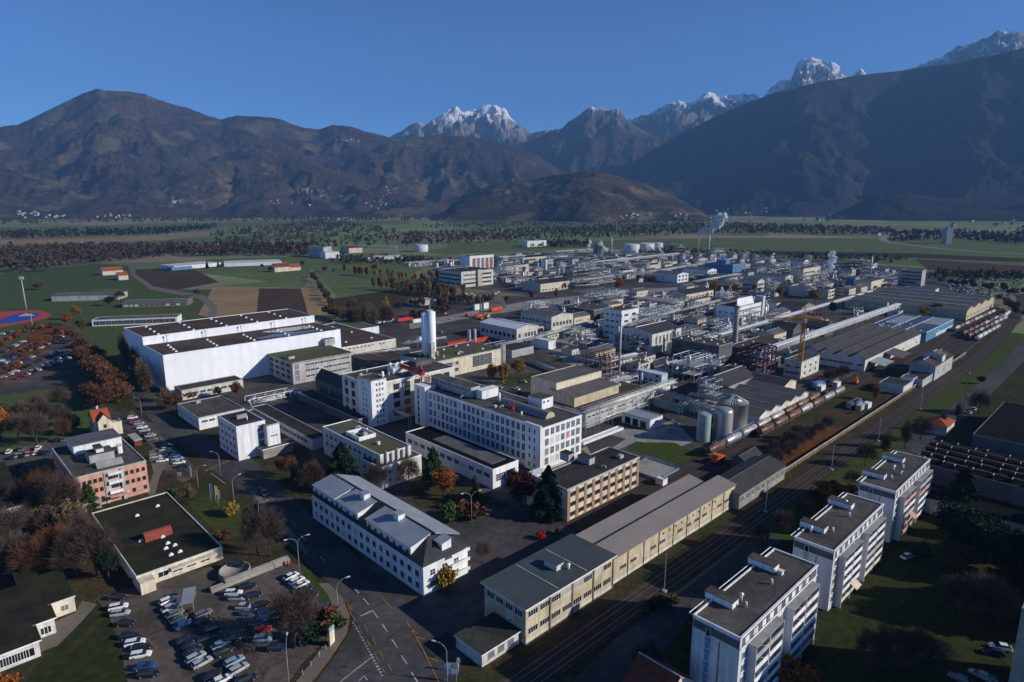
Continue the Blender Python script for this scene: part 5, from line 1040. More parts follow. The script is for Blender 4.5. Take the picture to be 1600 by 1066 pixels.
for i in range(30): a = 2 * math.pi * i / 30; q.bar((r_ * 1.03 * math.cos(a), r_ * 1.03 * math.sin(a), h_ * .82), (r_ * .15 * math.cos(a), r_ * .15 * math.sin(a), h_ * .99), .12)
q.build('roof_rib', M['steel'], rt)
vessel(1127.5, 692, 29, 636.5, 'slimmer dark shining aluminium silo in front of the widest one', 'alu', 'silo')
vessel(1098.5, 692, 22, 645, 'pale green steel tank left of the aluminium silos', 'green', 'storage_tank', dome=.06)
sx_, sy_ = W(675, 557, 10.3); r0 = root('silo', (sx_, sy_, 10.2), GROT, 'tall white triple silo standing on the flat roofed hall', 'silo'); hs = hgt(487, sx_, sy_, 10.3) - 10.2
for i, (dx, dy, sc) in enumerate(((0, 0, 1), (2.4, 2.6, .97), (-2.2, 3.0, .97))): MB().lathe((dx, dy, 0), [(.6, 0), (2.2, 3), (2.2, hs * sc), (.01, hs * sc + .4)], 20).build('silo_cell', M['whitep'], r0)
MB().box(-3, -.4, -3.6, -.9, 0, 9).build('elevator_house', M['lgrey'], r0); MB().tube((2.6, -1.6, 0), (2.6, -1.6, 3), .9, n=12).build('filter', M['pink'], r0)
MB().bar((0, 1, hs), (0, 1, hs + 3.4), .5).box(-2, 1.5, 0, 3, hs + .4, hs + .9).build('top_gear', M['steel'], r0)
vessel(986, 396, 26, 381, 'grey storage tank, leftmost of the three big tanks at the back', 'tankwhite', dome=.10)
vessel(1009, 394, 26, 379.5, 'grey storage tank, middle of the three big tanks at the back', 'tankwhite', dome=.10)
vessel(1027, 392, 17, 379, 'grey storage tank, rightmost of the three big tanks at the back', 'tankwhite', dome=.10)
vessel(658.5, 394, 21, 382, 'lone white water tank at the far side of the birch grove', 'tankwhite', kind='flat')
vessel(845, 430, 7, 405, 'blue grey slim silo left of its brighter twin', 'bluew', 'silo')
vessel(852, 430, 6, 406, 'bright slim silo beside the blue grey one', 'pipew', 'silo')
vessel(872, 436, 7, 419, 'stout grey silo behind the long cream hall, left one', 'alu', 'silo')
vessel(879, 436, 6, 419, 'stout grey silo behind the long cream hall, right one', 'alu', 'silo')
vessel(699, 418, 4, 404.5, 'slim white silo left of the orange pipework plant', 'tankwhite', 'silo')
vessel(683, 424, 5, 411, 'short white silo at the corner of the dark sided office block', 'tankwhite', 'silo')
vessel(884, 493, 7, 470, 'slim dark vessel left of the brown cubic workshop', 'dgrey', 'column')
vessel(889, 493, 7, 469, 'slim dark vessel touching the brown cubic workshop', 'dgrey', 'column')
vessel(873, 489, 6, 473, 'short bright vessel beside two dark slim vessels', 'tankalu', 'column')
vessel(733, 534, 6, 515, 'concrete round bin at the corner of the flat roofed hall', 'grey', 'bin', z0=8)
vessel(742, 533, 5, 514, 'paler concrete round bin right of its twin', 'lgrey', 'bin', z0=8)
vessel(1234, 552, 3.5, 545, 'small white upright vessel right of the maroon frame', 'tankwhite', 'column', ladder=False)
vessel(1183, 552, 3.5, 539, 'small white upright vessel left of the maroon frame', 'tankwhite', 'column', ladder=False)
vessel(1002, 600, 4, 582, 'slim white column beside the container office', 'tankwhite', 'column', ladder=False)
x, y = W(1028, 612, 5); r0 = root('horizontal_tank', (x, y, 4), GROT, 'short white horizontal tank at the end of the pipe bridge', 'tank')
MB().tube((0, 0, 1.6), (9, 0, 1.6), 1.5, n=16).build('shell', M['tankwhite'], r0); MB().box(1, 1.5, -1.2, 1.2, -4, .6).box(7.5, 8, -1.2, 1.2, -4, .6).build('saddle', M['grey'], r0)

# ---- chimneys
def chimney(px, by, w0, ty, label, m, rings=0, taper=.7):
    x, y = W(px, by); d = y * _ct + CAM_H * _st; r = w0 / 2 * d / FPX; h = hgt(ty, x, y)
    rt = root('chimney', (x, y), GROT, label, 'chimney'); MB().lathe((0, 0, 0), [(r, 0), (r * (1 + taper) / 2, h / 2), (r * taper, h), (r * taper * .8, h), (r * taper * .8, h - 1), (.01, h - 1)], 18).build('shaft', M[m], rt)
    MB().lathe((0, 0, h * .96), [(r * taper, 0), (r * taper * 1.25, .1), (r * taper * 1.25, .7), (r * taper, .8)], 18).build('cap_ring', M['dgrey'], rt)
    return rt, x, y, h
chimney(967, 599, 3.6, 491, 'thin silver chimney rising beside the red pipe frame', 'steel', taper=.8)
chimney(1147, 549, 9, 478, 'tall dark concrete chimney beside the bulky dark block', 'grey', taper=.85)
chimney(955, 396, 3.0, 368, 'slender grey chimney at the back of the works', 'steel')
chimney(1107.5, 396, 1.8, 365, 'thin chimney with white steam, the right one of the pair', 'pipew')
chimney(1090.5, 396, 1.8, 366, 'thin dark chimney left of the steaming one', 'steel')
chimney(1360, 430, 2.4, 399, 'slim pale stack rising from the dark frame at the back right', 'pipew')
chimney(1124, 410, 1.2, 396, 'very thin stack at the left corner of the blue building', 'steel')
chimney(1129, 470, 1.6, 449, 'thin roof stack behind the laboratory, left of two', 'steel')
chimney(1136, 470, 1.6, 451, 'thin roof stack behind the laboratory, right of two', 'steel')

# ---- steel process frames with vessels and pipes
def frame(P0, la, lb, h, label, m='frame', lv=3, nv=4, name='open_plant', step=5.0, z0=0, tk=.26, vm=('alu', 'pipew', 'steel', 'tankwhite')):
    p = W(*P0, z0) if not isinstance(P0, dict) else (0, 0); OCC.append((*toab(*p), la, lb)) if not isinstance(P0, dict) else None; rt = root(name, (p[0], p[1], z0), GROT, label, 'steel structure'); q = MB(); nx = max(1, round(la / step)); ny = max(1, round(lb / step)); t = tk
    for i in range(nx + 1):
        for j in range(ny + 1): q.bar((la * i / nx, lb * j / ny, 0), (la * i / nx, lb * j / ny, h), t)
    for k in range(1, lv + 1):
        z = h * k / lv
        for i in range(nx + 1): q.bar((la * i / nx, 0, z), (la * i / nx, lb, z), t)
        for j in range(ny + 1): q.bar((0, lb * j / ny, z), (la, lb * j / ny, z), t)
    for i in range(nx):
        if i % 2 == 0: q.bar((la * i / nx, 0, 0), (la * (i + 1) / nx, 0, h / lv), .1)
    q.build('steelwork', M[m], rt)
    for k in range(1, lv): MB().box(.2, la - .2, .2, lb - .2, h * k / lv - .02, h * k / lv + .1).build('platform', M['grey'], rt)
    rr = MB()
    for (a0, a1) in (((0, 0), (la, 0)), ((0, 0), (0, lb)), ((la, 0), (la, lb))): rr.bar((*a0, h + 1), (*a1, h + 1), .06)
    rr.build('railing', M[m], rt)
    for i in range(nv):
        vh = R.uniform(.35, .85) if lv == 1 else R.uniform(.5, 1.2)
        x = la * (i + .5) / nv; y = lb * R.uniform(.25, .75); r = R.uniform(.6, 1.3) * min(1, la / nv / 3) * (1.5 if lv == 1 else 1); zb = h * R.choice(range(lv)) / lv if lv > 1 else 0
        MB().lathe((x, y, zb), [(r * .2, 0), (r, .6), (r, h / lv * vh), (r * .5, h / lv * (vh + .06)), (.01, h / lv * (vh + .1))], 14).build('vessel', M[R.choice(vm)], rt)
    for i in range(nv):
        z = R.uniform(.6, h - .5); y = R.choice((-.35, lb * .3, lb * .6)); q = MB(); x1 = R.uniform(.4, 1) * la; q.tube((R.uniform(0, .3) * la, y, z), (x1, y, z), .22); q.tube((x1, y, z), (x1, y, max(0, z - R.uniform(1, 6))), .22)
        q.build('pipe', M[R.choice(('pipew', 'steel', 'pipew'))], rt)
    return rt
frame((997, 528), 42, 16, 17, 'big open steel frame plant right of the white tower office', nv=14, lv=3, step=4.2)
frame((1060, 535), 40, 16, 6, 'low open frame with dense pipes left of the laboratory', nv=12, lv=2, step=4)
frame((1115, 520), 18, 12, 9, 'open frame tucked behind the long pipe bridge near the laboratory', nv=5)
frame((945, 600), 16, 14, 15, 'red painted pipe frame at the foot of the thin silver chimney', 'dred', nv=9, lv=4, step=3.6)
frame((970, 610), 15, 12, 6, 'low frame of pale vessels right of the red pipe frame', nv=7, lv=2)
frame((998, 556), 9, 9, 12, 'narrow frame with grey column below the white windowed hall', nv=3, lv=4, step=4)
b_ = frame((1084, 600), 17, 14, 14, 'open deck building with white framed face below the bulky dark block', 'white', nv=4, lv=3, step=8.5)
frame((1190, 600), 15, 13, 19, 'dark maroon steel tower holding a blue reactor', 'purple', nv=6, lv=4, step=5, tk=.6, vm=('bluew', 'steel', 'dgrey'))
frame((1186, 582), 22, 14, 9, 'lower maroon frame with tangled white pipes under the maroon tower', 'purple', nv=12, lv=2, step=5, tk=.45)
frame((1180, 596), 8, 6, 8, 'small pale frame left of the maroon tower foot', nv=4, lv=2)
frame((900, 452), 95, 14, 11, 'long pale rack frame of the upper works behind the long cream hall', 'steel', nv=16, lv=3, step=7)
frame((915, 440), 34, 26, 20, 'square pale frame tower in the upper works', 'steel', nv=8, lv=4, step=7)
frame((782, 440), 40, 24, 16, 'frame with ducts and pale pipes right of the dark sided office block', 'steel', nv=10, lv=3, step=7)
frame((805, 450), 36, 12, 9, 'low pipe clutter frame before the twin silos', 'steel', nv=8, lv=2, step=6)
frame((1054, 396), 44, 30, 22, 'tall frame works left of the thin chimney pair', nv=10, lv=4, step=9)
frame((1118, 400), 60, 24, 12, 'low frame works right of the thin chimney pair', nv=8, lv=2, step=9)
frame((1350, 430), 30, 30, 24, 'dark tall frame with flare at the back right', 'dgrey', nv=8, lv=5, step=8)
frame((1392, 452), 22, 34, 18, 'pale pipe tangle between the frame and the narrow office tower', 'steel', nv=10, lv=3, step=7)
frame((1300, 430), 60, 30, 13, 'blue and white pipe works under the steam plume', 'bluew', nv=14, lv=3, step=8, vm=('white', 'tankwhite', 'bluew'))
frame((1316, 466), 7, 9, 21, 'dark slender frame tower left of the brown warehouse', 'dgrey', nv=3, lv=6, step=4)
frame((935, 470), 62, 34, 6, 'flat field of small tanks and pipes behind the flat dark hall', nv=30, lv=1, step=8)
frame((862, 486), 36, 16, 4.5, 'low pipe clutter behind the pale gabled hall', nv=14, lv=1, step=6)
frame((905, 598), 30, 8, 5.5, 'low double pipe rack left of the grey corrugated warehouse', nv=6, lv=2)
frame((1010, 628), 20, 9, 5, 'dark skid of pumps and drums beside the loading dock', nv=6, lv=1)
frame((1114, 652), 7, 8, 17, 'narrow platform tower between green tank and widest silo', 'steel', nv=3, lv=5, step=4)
frame((1140, 692), 22, 7, 4, 'blue pipework at the foot of the silos', 'bluew', nv=8, lv=1, vm=('bluew', 'bluew', 'steel'))
frame((1084, 440), 26, 16, 8, 'small pipe rack beside the leftmost gabled laboratory', nv=5, lv=2)
frame((1160, 455), 34, 14, 9, 'pipe rack between gabled laboratories and the avenue', nv=7, lv=2)
frame((1252, 462), 26, 16, 8, 'small dark rack behind the yellow trees', 'dgrey', nv=5, lv=2)
frame((640, 418), 50, 14, 7, 'row of pipes and small tanks beyond the birch grove', 'white', nv=14, lv=1, step=8)
frame((690, 418), 40, 30, 9, 'small tank farm left of the orange pipework plant', 'white', nv=12, lv=1, step=9)
frame((862, 410), 70, 26, 10, 'pale low frame behind the twin silos', 'steel', nv=14, lv=2, step=9)
frame((1020, 440), 36, 26, 9, 'clutter of pipes left of the leftmost gabled laboratory', nv=9, lv=2)
frame((1195, 470), 24, 10, 7, 'roof high pipe frame behind the blue and white laboratory', nv=6, lv=2)
frame((392, 634), 26, 7, 3.2, 'white gas bottles and steel racks behind the single storey workshop', 'white', nv=12, lv=1, vm=('white', 'tankwhite'))
# steam cooler
x, y = W(934, 408); h = hgt(384, x, y); rt = root('steam_cooler', (x, y), GROT, 'grey green cooler tower with a pyramid cap giving off steam', 'cooling tower')
MB().lathe((0, 0, 0), [(8, 0), (8, h), (8.6, h), (4, h + 4.5), (.01, h + 5.5)], 8).build('casing', M['frame'], rt)
for a in range(8): MB().bar((8.6 * math.cos(a * .785), 8.6 * math.sin(a * .785), 0), (8.6 * math.cos(a * .785), 8.6 * math.sin(a * .785), h), .5).build('corner_post', M['pipew'], rt)
# ---- pipe bridges
def bridge(P, Q, z, label, wd=3.0, n=5, m='pipew', roofed=False, dz=1.6, post=12, name='pipe_bridge', fm='steel', posts=True):
    p, q_ = W(*P, z), W(*Q, z); dx, dy = q_[0] - p[0], q_[1] - p[1]; L = math.hypot(dx, dy); rt = root(name, (p[0], p[1]), math.atan2(dy, dx), label, 'pipe bridge')
    f = MB(); k = max(1, round(L / post))
    for i in range(k + 1):
        x = L * i / k
        if posts:
            for s in (-wd / 2, wd / 2): f.bar((x, s, 0), (x, s, z + dz), .18)
        f.bar((x, -wd / 2, z), (x, wd / 2, z), .15); f.bar((x, -wd / 2, z + dz), (x, wd / 2, z + dz), .15)
    for s in (-wd / 2, wd / 2):
        for zz in (z, z + dz): f.bar((0, s, zz), (L, s, zz), .13)
    f.build('steelwork', M[fm], rt)
    for i in range(n):
        y_ = -wd / 2 + wd * (i + .5) / n; r_ = R.choice((.14, .2, .28)) if not roofed else .2
        MB().tube((0, y_, z + .3 + (i % 2) * dz * .5), (L, y_, z + .3 + (i % 2) * dz * .5), r_).build('pipe', M[m if i % 3 else 'steel'], rt)
    if roofed:
        MB().box(-.2, L + .2, -wd / 2 - .15, wd / 2 + .15, z + dz + .3, z + dz + .9).build('duct', M['white'], rt)
    return rt, L
rt, L = bridge((1175, 560), (1404, 480), 8.5, 'long white topped pipe bridge right of the crane', 3.6, 7, roofed=True, dz=2.6, post=16)
for u in (.28, .62, .88):
    q = MB()
    for s in (-.9, .9): q.tube((L * u + s, -.5, 11.6), (L * u + s, -.5, 15.8), .35)
    q.tube((L * u - .9, -.5, 15.8), (L * u + .9, -.5, 15.8), .35); q.build('expansion_loop', M['pipew'], rt)
bridge((1095, 535), (1362, 457), 9.0, 'long pale pipe bridge passing behind the crane jib', 2.6, 4, roofed=True, dz=1.2, post=18)
bridge((912, 646), (1055, 597), 7.4, 'pale green pipe bridge along the flat roofed process hall', 3.0, 6, fm='green', dz=2.2, post=9)
bridge((912, 668), (1010, 632), 3.4, 'lower pale green pipe walkway under the green bridge', 2.4, 3, fm='green', dz=1.6, post=9)
bridge((1030, 612), (1114, 640), 7.0, 'galvanised lattice bridge running to the silos', 2.6, 6, m='steel', dz=1.8, post=5)
bridge((1064, 634), (1075, 630), 5.5, 'short pipe stub rack before the green tank', 2.0, 3, m='steel')
bridge((774, 541), (820, 532), 6.5, 'white pipe run between the concrete bins and the gabled hall', 2.4, 3, dz=1.2)
bridge((820, 533), (926, 503), 6.5, 'white pipe run in front of the pale gabled hall', 2.4, 4, dz=1.2)
bridge((981, 510), (1063, 484), 10.5, 'white pipe run passing before the big open steel frame', 3.0, 5, dz=2.0)
bridge((1063, 486), (1125, 470), 8, 'white pipe run reaching the blue and white laboratory', 2.6, 4, dz=1.6)
bridge((630, 538), (697, 528), 6.0, 'thin white pipe bridge beside the white silo', 2.0, 3, dz=1.0)
bridge((556, 556), (640, 545), 4.5, 'white pipe pair along the rusty roofed warehouse', 1.8, 2, dz=1.0)
bridge((826, 562), (878, 583), 1.6, 'low ground pipe trench beside the lawn huts, left one', 4.0, 8, m='steel', dz=.6, posts=False)
bridge((846, 545), (940, 570), 5.5, 'dark elevated pipe line crossing the lawn huts', 1.2, 2, m='steel', dz=.8)
bridge((955, 564), (994, 556), 6.5, 'white covered pipe line left of the narrow column frame', 2.4, 3, dz=1.0, roofed=True)
bridge((930, 412), (1060, 398), 11, 'long pale pipe bridge from the steam cooler to the back frames', 5, 5, dz=2.4, post=30, roofed=True)
bridge((985, 431), (1150, 404), 9, 'long pale pipe bridge in front of the gabled row', 4, 5, dz=2.2, post=26)
bridge((560, 387), (620, 388), 12, 'long conveyor bridge in the far woods', 5, 2, dz=3, post=40, roofed=True)
bridge((868, 396), (950, 391), 12, 'pale conveyor behind the upper works left of the grey chimney', 5, 3, dz=3, post=34, roofed=True)
bridge((1160, 440), (1205, 427), 8, 'pipe bridge left of the white gabled laboratory', 3.5, 4, dz=2, post=22)
bridge((1085, 441), (1160, 428), 6, 'broad pale pipe deck in front of the blue building', 7, 9, dz=1.2, post=22)
bridge((780, 405), (820, 403), 14, 'upper pipe deck right of the orange pipework plant', 5, 3, dz=3, post=30, roofed=True)
bridge((590, 632), (640, 652), 5.0, 'thin service bridge between tower factory and five storey block', 1.2, 2, m='pipew', dz=.5, post=20)
bridge((925, 606), (985, 590), 9.0, 'white covered pipes right above the corrugated warehouse', 2.6, 4, dz=1.2)

# ---- tower crane
x, y = W(1248, 590); top = hgt(478, x, y); jz = hgt(499, x, y); rt = root('tower_crane', (x, y), rad(-18), 'orange tower crane standing in front of the long pipe bridges', 'crane')
def lattice(q, p, e, wd, n, t=.11, tri=False):
    p = Vector(p); e = Vector(e); d = e - p; u = d.normalized(); s = u.cross(Vector((0, 0, 1)));
    if s.length < .1: s = Vector((1, 0, 0))
    s.normalize(); v = s.cross(u).normalized(); cs = [(s * a + v * b_) * wd / 2 for a, b_ in ((-1, -1), (1, -1), (1, 1), (-1, 1))]
    for c in cs: q.bar(p + c, e + c, t)
    for i in range(n):
        for j in range(4):
            a, b_ = cs[j], cs[(j + 1) % 4]; q.bar(p + a + d * i / n, p + b_ + d * (i + 1) / n, t * .7); q.bar(p + a + d * i / n, p + b_ + d * i / n, t * .6)
q = MB(); lattice(q, (0, 0, 0), (0, 0, jz), 1.9, 16, .3); q.build('mast', M['craneo'], rt)
q = MB(); lattice(q, (-1, 0, jz + .5), (-19, 0, jz - 1.5), 1.5, 12, .24); q.build('jib', M['craneo'], rt)
q = MB(); lattice(q, (1, 0, jz + .5), (9, 0, jz + .5), 1.4, 5, .24); q.build('counter_jib', M['craneo'], rt)
q = MB(); lattice(q, (0, 0, jz), (0, 0, top), 1.2, 4, .13); q.bar((0, 0, top), (-13, 0, jz), .05); q.bar((0, 0, top), (8, 0, jz + .8), .05); q.build('head', M['craneo'], rt)
MB().box(7, 9.4, -1, 1, jz - 1.6, jz + .3).build('counterweight', M['orange'], rt); MB().box(-.2, 1.4, -2.4, -1.0, jz - 1.6, jz + .3).build('cab', M['white'], rt)
MB().box(-2.2, 2.2, -2.2, 2.2, 0, .8).build('base', M['grey'], rt)
# ---- construction yard things
def simple(name, px, py, parts, label, cat, rot=GROT, group=None):
    x, y = W(px, py); rt = root(name, (x, y), rot, label, cat, group)
    for nm, q, m in parts: q.build(nm, M[m], rt)
    return rt
simple('container', 700, 543, [('container', MB().box(0, 22, 0, 3, 0, 3), 'red')], 'long red container on the truck yard behind the silo', 'container')
simple('container', 735, 538, [('container', MB().box(0, 18, 0, 3, 0, 3), 'red')], 'second red container end to end with the first one', 'container')
simple('semi_trailer', 656, 536, [('trailer', MB().box(0, 14, 0, 2.6, 1.1, 4), 'white'), ('cab', MB().box(-3.4, -.4, 0, 2.6, .5, 3.4), 'bluew'), ('wheels', MB().box(1, 3, .1, 2.5, 0, 1.1).box(10, 13, .1, 2.5, 0, 1.1).box(-2.8, -1.6, .1, 2.5, 0, 1), 'tyre')], 'white semi trailer with blue cab parked left of the silo', 'lorry')
simple('lorry', 622, 505, [('trailer', MB().box(0, 12, 0, 2.6, 1.1, 3.8), 'red'), ('cab', MB().box(12.4, 15, 0, 2.6, .5, 3.2), 'red'), ('wheels', MB().box(1, 3, .1, 2.5, 0, 1.1).box(12.6, 14, .1, 2.5, 0, 1), 'tyre')], 'bright red lorry on the yard edge before the birch grove', 'lorry')
simple('container', 646, 505, [('container', MB().box(0, 8, 0, 2.6, 0, 2.8), 'white')], 'white container right of the red lorry', 'container')
simple('lorry', 588, 508, [('trailer', MB().box(0, 14, 0, 2.6, 1.1, 3.9), 'white'), ('cab', MB().box(14.4, 17, 0, 2.6, .5, 3.2), 'white'), ('wheels', MB().box(1, 3, .1, 2.5, 0, 1.1).box(14.6, 16, .1, 2.5, 0, 1), 'tyre')], 'white lorry half hidden by trees left of the red lorry', 'lorry')
for i in range(5): simple('yellow_tank', 768 + i * 3.3, 488 - i * .5, [('shell', MB().tube((0, 0, 0), (0, 0, 4.2), 1.9, n=14), 'orange')], 'yellow drum tank in the short row on the building site road', 'tank', group='yellow drum tanks beside the site road')
simple('drilling_rig', 751, 496, [('mast', MB().box(-.7, 0, -.6, .6, 0, 17).box(2.6, 3.3, -.6, .6, 0, 17), 'dgrey'), ('body', MB().box(-5, 1, -2, 2, .8, 3).box(-7, -4, -1.5, 1.5, 1, 2.2), 'orange'), ('tracks', MB().box(-5, 2, -2.4, -1.2, 0, .9).box(-5, 2, 1.2, 2.4, 0, .9), 'tyre')], 'dark twin masted drilling rig with orange body on the building site', 'machine')
simple('site_container', 742, 485, [('container', MB().box(0, 8, 0, 2.6, 0, 5.2), 'white')], 'white stacked site containers left of the drilling rig', 'container')
simple('site_container', 755, 483, [('container', MB().box(0, 7, 0, 2.6, 0, 5.4), 'white')], 'white stacked site containers right of the drilling rig', 'container')
for i, (px, py, c, l) in enumerate(((752, 500, 'orange', 'orange digger beside the drilling rig'), (762, 497, 'yellow', 'yellow digger right of the drilling rig'), (730, 495, 'orange', 'orange roller left of the drilling rig'), (1336, 600, 'orange', 'orange forklift on the goods yard road'))):
    simple('digger', px, py, [('body', MB().box(-1.6, 1.6, -1.3, 1.3, .9, 2.0).box(-.4, 1.0, -1.1, 0, 2, 3.2), c), ('arm', MB().bar((1.4, .4, 1.8), (4.2, .4, 4.0), .28).bar((4.2, .4, 4.0), (5.6, .4, 1.0), .22), c), ('tracks', MB().box(-2, 2, -1.6, -.8, 0, .9).box(-2, 2, .8, 1.6, 0, .9), 'tyre')], l, 'machine')
for px, py, c, l, n_ in ((1276, 607, 'bluew', 'dark blue container beside the stained block', 12), (1283, 612, 'white', 'white container next to the dark blue one', 6), (1273, 600, 'red', 'red container at the foot of the crane yard', 5), (1308, 606, 'white', 'white hut alone on the goods yard', 5), (1302, 600, 'dgrey', 'dark open hut left of the white hut on the goods yard', 8), (1340, 638, 'bluew', 'blue container by the railway wall', 6), (1345, 643, 'lgrey', 'light grey container by the railway wall', 7), (1356, 640, 'white', 'white container right of the grey one by the railway wall', 5), (1330, 640, 'dgrey', 'dark long rail hut beside the containers', 14)):
    simple('container', px, py, [('body', MB().box(0, n_, 0, 2.6, 0, 2.7), c), ('door', MB().box(-.06, 0, .2, 2.4, .2, 2.5), 'lgrey')], l, 'container')
simple('shunter', 1122, 722, [('body', MB().box(-3, 3, -1.3, 1.3, .8, 2.4), 'orange'), ('cab', MB().box(-2.6, -.2, -1.3, 1.3, 2.4, 3.6).box(-3.6, -3, -1.2, 1.2, .8, 2.0), 'orange'), ('wheels', MB().box(-2.4, -1.2, -1.1, 1.1, 0, .8).box(1.2, 2.4, -1.1, 1.1, 0, .8), 'tyre'), ('window', MB().box(-2.2, -.6, -1.33, -1.3, 2.6, 3.3), 'cabin')], 'bright orange shunting tractor in front of the tank wagons', 'shunter')
simple('bicycle_shelter', 296, 945, [('roof', MB().box(-1.4, 1.4, -3.6, 3.6, 2.5, 2.65), 'metroof'), ('post', MB().bar((-1.2, -3.3, 0), (-1.2, -3.3, 2.5), .08).bar((1.2, -3.3, 0), (1.2, -3.3, 2.5), .08).bar((-1.2, 3.3, 0), (-1.2, 3.3, 2.5), .08).bar((1.2, 3.3, 0), (1.2, 3.3, 2.5), .08), 'steel')], 'flat light metal bicycle shelter roof in the lower car park', 'shelter', rot=rad(22))
for i in range(5): simple('bicycle', 287 + i * 3.2, 957 - i * .6, [('frame', MB().bar((-.4, 0, .35), (0, 0, .85), .03).bar((0, 0, .85), (.5, 0, .35), .03).bar((-.4, 0, .35), (.1, 0, .35), .03).bar((.4, 0, .95), (.5, 0, .35), .03), 'red'), ('wheel', MB().tube((-.5, -.02, .34), (-.5, .02, .34), .34, n=12), 'tyre'), ('wheel', MB().tube((.5, -.02, .34), (.5, .02, .34), .34, n=12), 'tyre')], 'bicycle standing under the metal shelter roof', 'bicycle', rot=1.4, group='bicycles under the metal shelter')
# railway wall (concrete panels with a pale coping), basin walls
p = ab(205, 91); rt = root('railway_wall', p, GROT, 'long low wall with pale coping between railway and factory', 'wall')
q = MB(); q.box(0, 300, 0, .25, 0, 1.7); q.build('wall_panel', M['brownw'], rt)
MB().box(0, 300, -.05, .30, 1.7, 1.85).build('coping', M['cream'], rt)
for i in range(100): link('post', (NB.get('wp') or NB.setdefault('wp', MB().box(-.12, .12, -.1, 0, 0, 1.68).build('post', M['brownw'], rt).data)), rt, (1.5 + i * 3, 0, 0)) if i else None
b = bld('basin', 'sunken pale concrete basin with blue edge beside the striped office', (1028, 748), (1061, 731), (995, 722), 1.0, 'concr', 'concr', rim='bluew', cat='basin', vents=0)
b = bld('low_wall', 'low pale wall running along the loading yard ramp', (912, 692), (975, 668), (911, 691), 1.2, 'white', 'white', rim='white', cat='wall', lb=.5)
# fence beside gate
# ---- steam
def steam(pts, dens, label, z_scale=1):
    m = bpy.data.materials.get('steam')
    if not m:
        m = bpy.data.materials.new('steam'); m.use_nodes = True; n = m.node_tree.nodes; n.clear(); l = m.node_tree.links; N_ = n.new
        o = N_('ShaderNodeOutputMaterial'); d_ = N_('ShaderNodeBsdfDiffuse'); t_ = N_('ShaderNodeBsdfTranslucent'); tr = N_('ShaderNodeBsdfTransparent'); m1 = N_('ShaderNodeMixShader'); m2 = N_('ShaderNodeMixShader')
        for q in (d_, t_): q.inputs['Color'].default_value = (.97, .97, .98, 1)
        g = N_('ShaderNodeNewGeometry'); z_ = N_('ShaderNodeTexNoise'); z_.inputs['Scale'].default_value = .35; z_.inputs['Detail'].default_value = 6; mr = N_('ShaderNodeMapRange'); mr.inputs[1].default_value = .30; mr.inputs[2].default_value = .42; mr.inputs[3].default_value = .75; mr.inputs[4].default_value = 1.0
        l.new(g.outputs['Position'], z_.inputs['Vector']); l.new(z_.outputs['Fac'], mr.inputs[0]); m1.inputs[0].default_value = .55; l.new(d_.outputs[0], m1.inputs[1]); l.new(t_.outputs[0], m1.inputs[2])
        l.new(mr.outputs[0], m2.inputs[0]); l.new(tr.outputs[0], m2.inputs[1]); l.new(m1.outputs[0], m2.inputs[2]); l.new(m2.outputs[0], o.inputs[0])
    import bmesh
    bm = bmesh.new()
    c0 = Vector(pts[0][:3])
    pts = list(pts) + [(x + R.uniform(-1.1, 1.1) * r, y + R.uniform(-.8, .8) * r, z + R.uniform(-1.1, 1.1) * r, r * R.uniform(.3, .55)) for (x, y, z, r) in pts for _ in range(3)]
    for (x, y, z, r) in pts:
        k = len(bm.verts); bmesh.ops.create_icosphere(bm, subdivisions=3, radius=r); bm.verts.ensure_lookup_table()
        for v in bm.verts[k:]:
            n_ = noise.fractal(v.co / r * 2.4 + Vector((x, y, z)) * .1, 1, 2, 4); v.co *= 1 + .45 * n_; v.co += Vector((x, y, z)) - c0
    me = bpy.data.meshes.new('steam_plume'); bm.to_mesh(me); bm.free(); me.materials.append(m)
    o = link('steam_plume', me, None, c0); tag(o, label, 'steam')
    me.polygons.foreach_set('use_smooth', [True] * len(me.polygons))
def plume(px, py0, base, path, dens, label):
    x, y = W(px, base); P_ = []
    for (qx, qy, r) in path:
        d = math.hypot(x, y); X, Y, Z = ray_at(qx, qy, d); P_.append((X, Y, Z, r * y / FPX * .95))
    steam(P_, dens, label)
plume(1107, 366, 396, [(1096, 362, 3.5), (1101, 359, 4.5), (1106, 360, 4.5), (1111, 358, 4.5), (1116, 356, 5), (1121, 352, 5.5), (1125, 347, 6), (1127, 342, 6), (1131, 339, 5), (1120, 344, 4.5), (1115, 350, 4.5), (1133, 335, 2.5)], .11, 'big white steam cloud above the thin chimney pair')
plume(1204, 406, 415, [(1203, 410, 1.2), (1205, 406, 1.8), (1207, 402, 2.2), (1209, 397, 1.6)], .11, 'small steam wisp above the yellowish plant house')
plume(1298, 420, 430, [(1298, 424, 3), (1300, 417, 4), (1299, 410, 4.6), (1302, 404, 4.5), (1298, 398, 4), (1303, 396, 2.5), (1305, 425, 3), (1296, 430, 3)], .11, 'ragged steam column above the blue and white pipe works')
plume(918, 390, 405, [(919, 389, 2.0), (920, 384, 2.4), (922, 379, 2.2), (921, 376, 1.4)], .11, 'thin steam wisp left of the cooler tower')
plume(944, 388, 405, [(945, 390, 2.4), (942, 386, 2.2), (940, 381, 2.0), (939, 378, 1.6), (948, 392, 1.6)], .11, 'thin steam wisp right of the cooler tower')
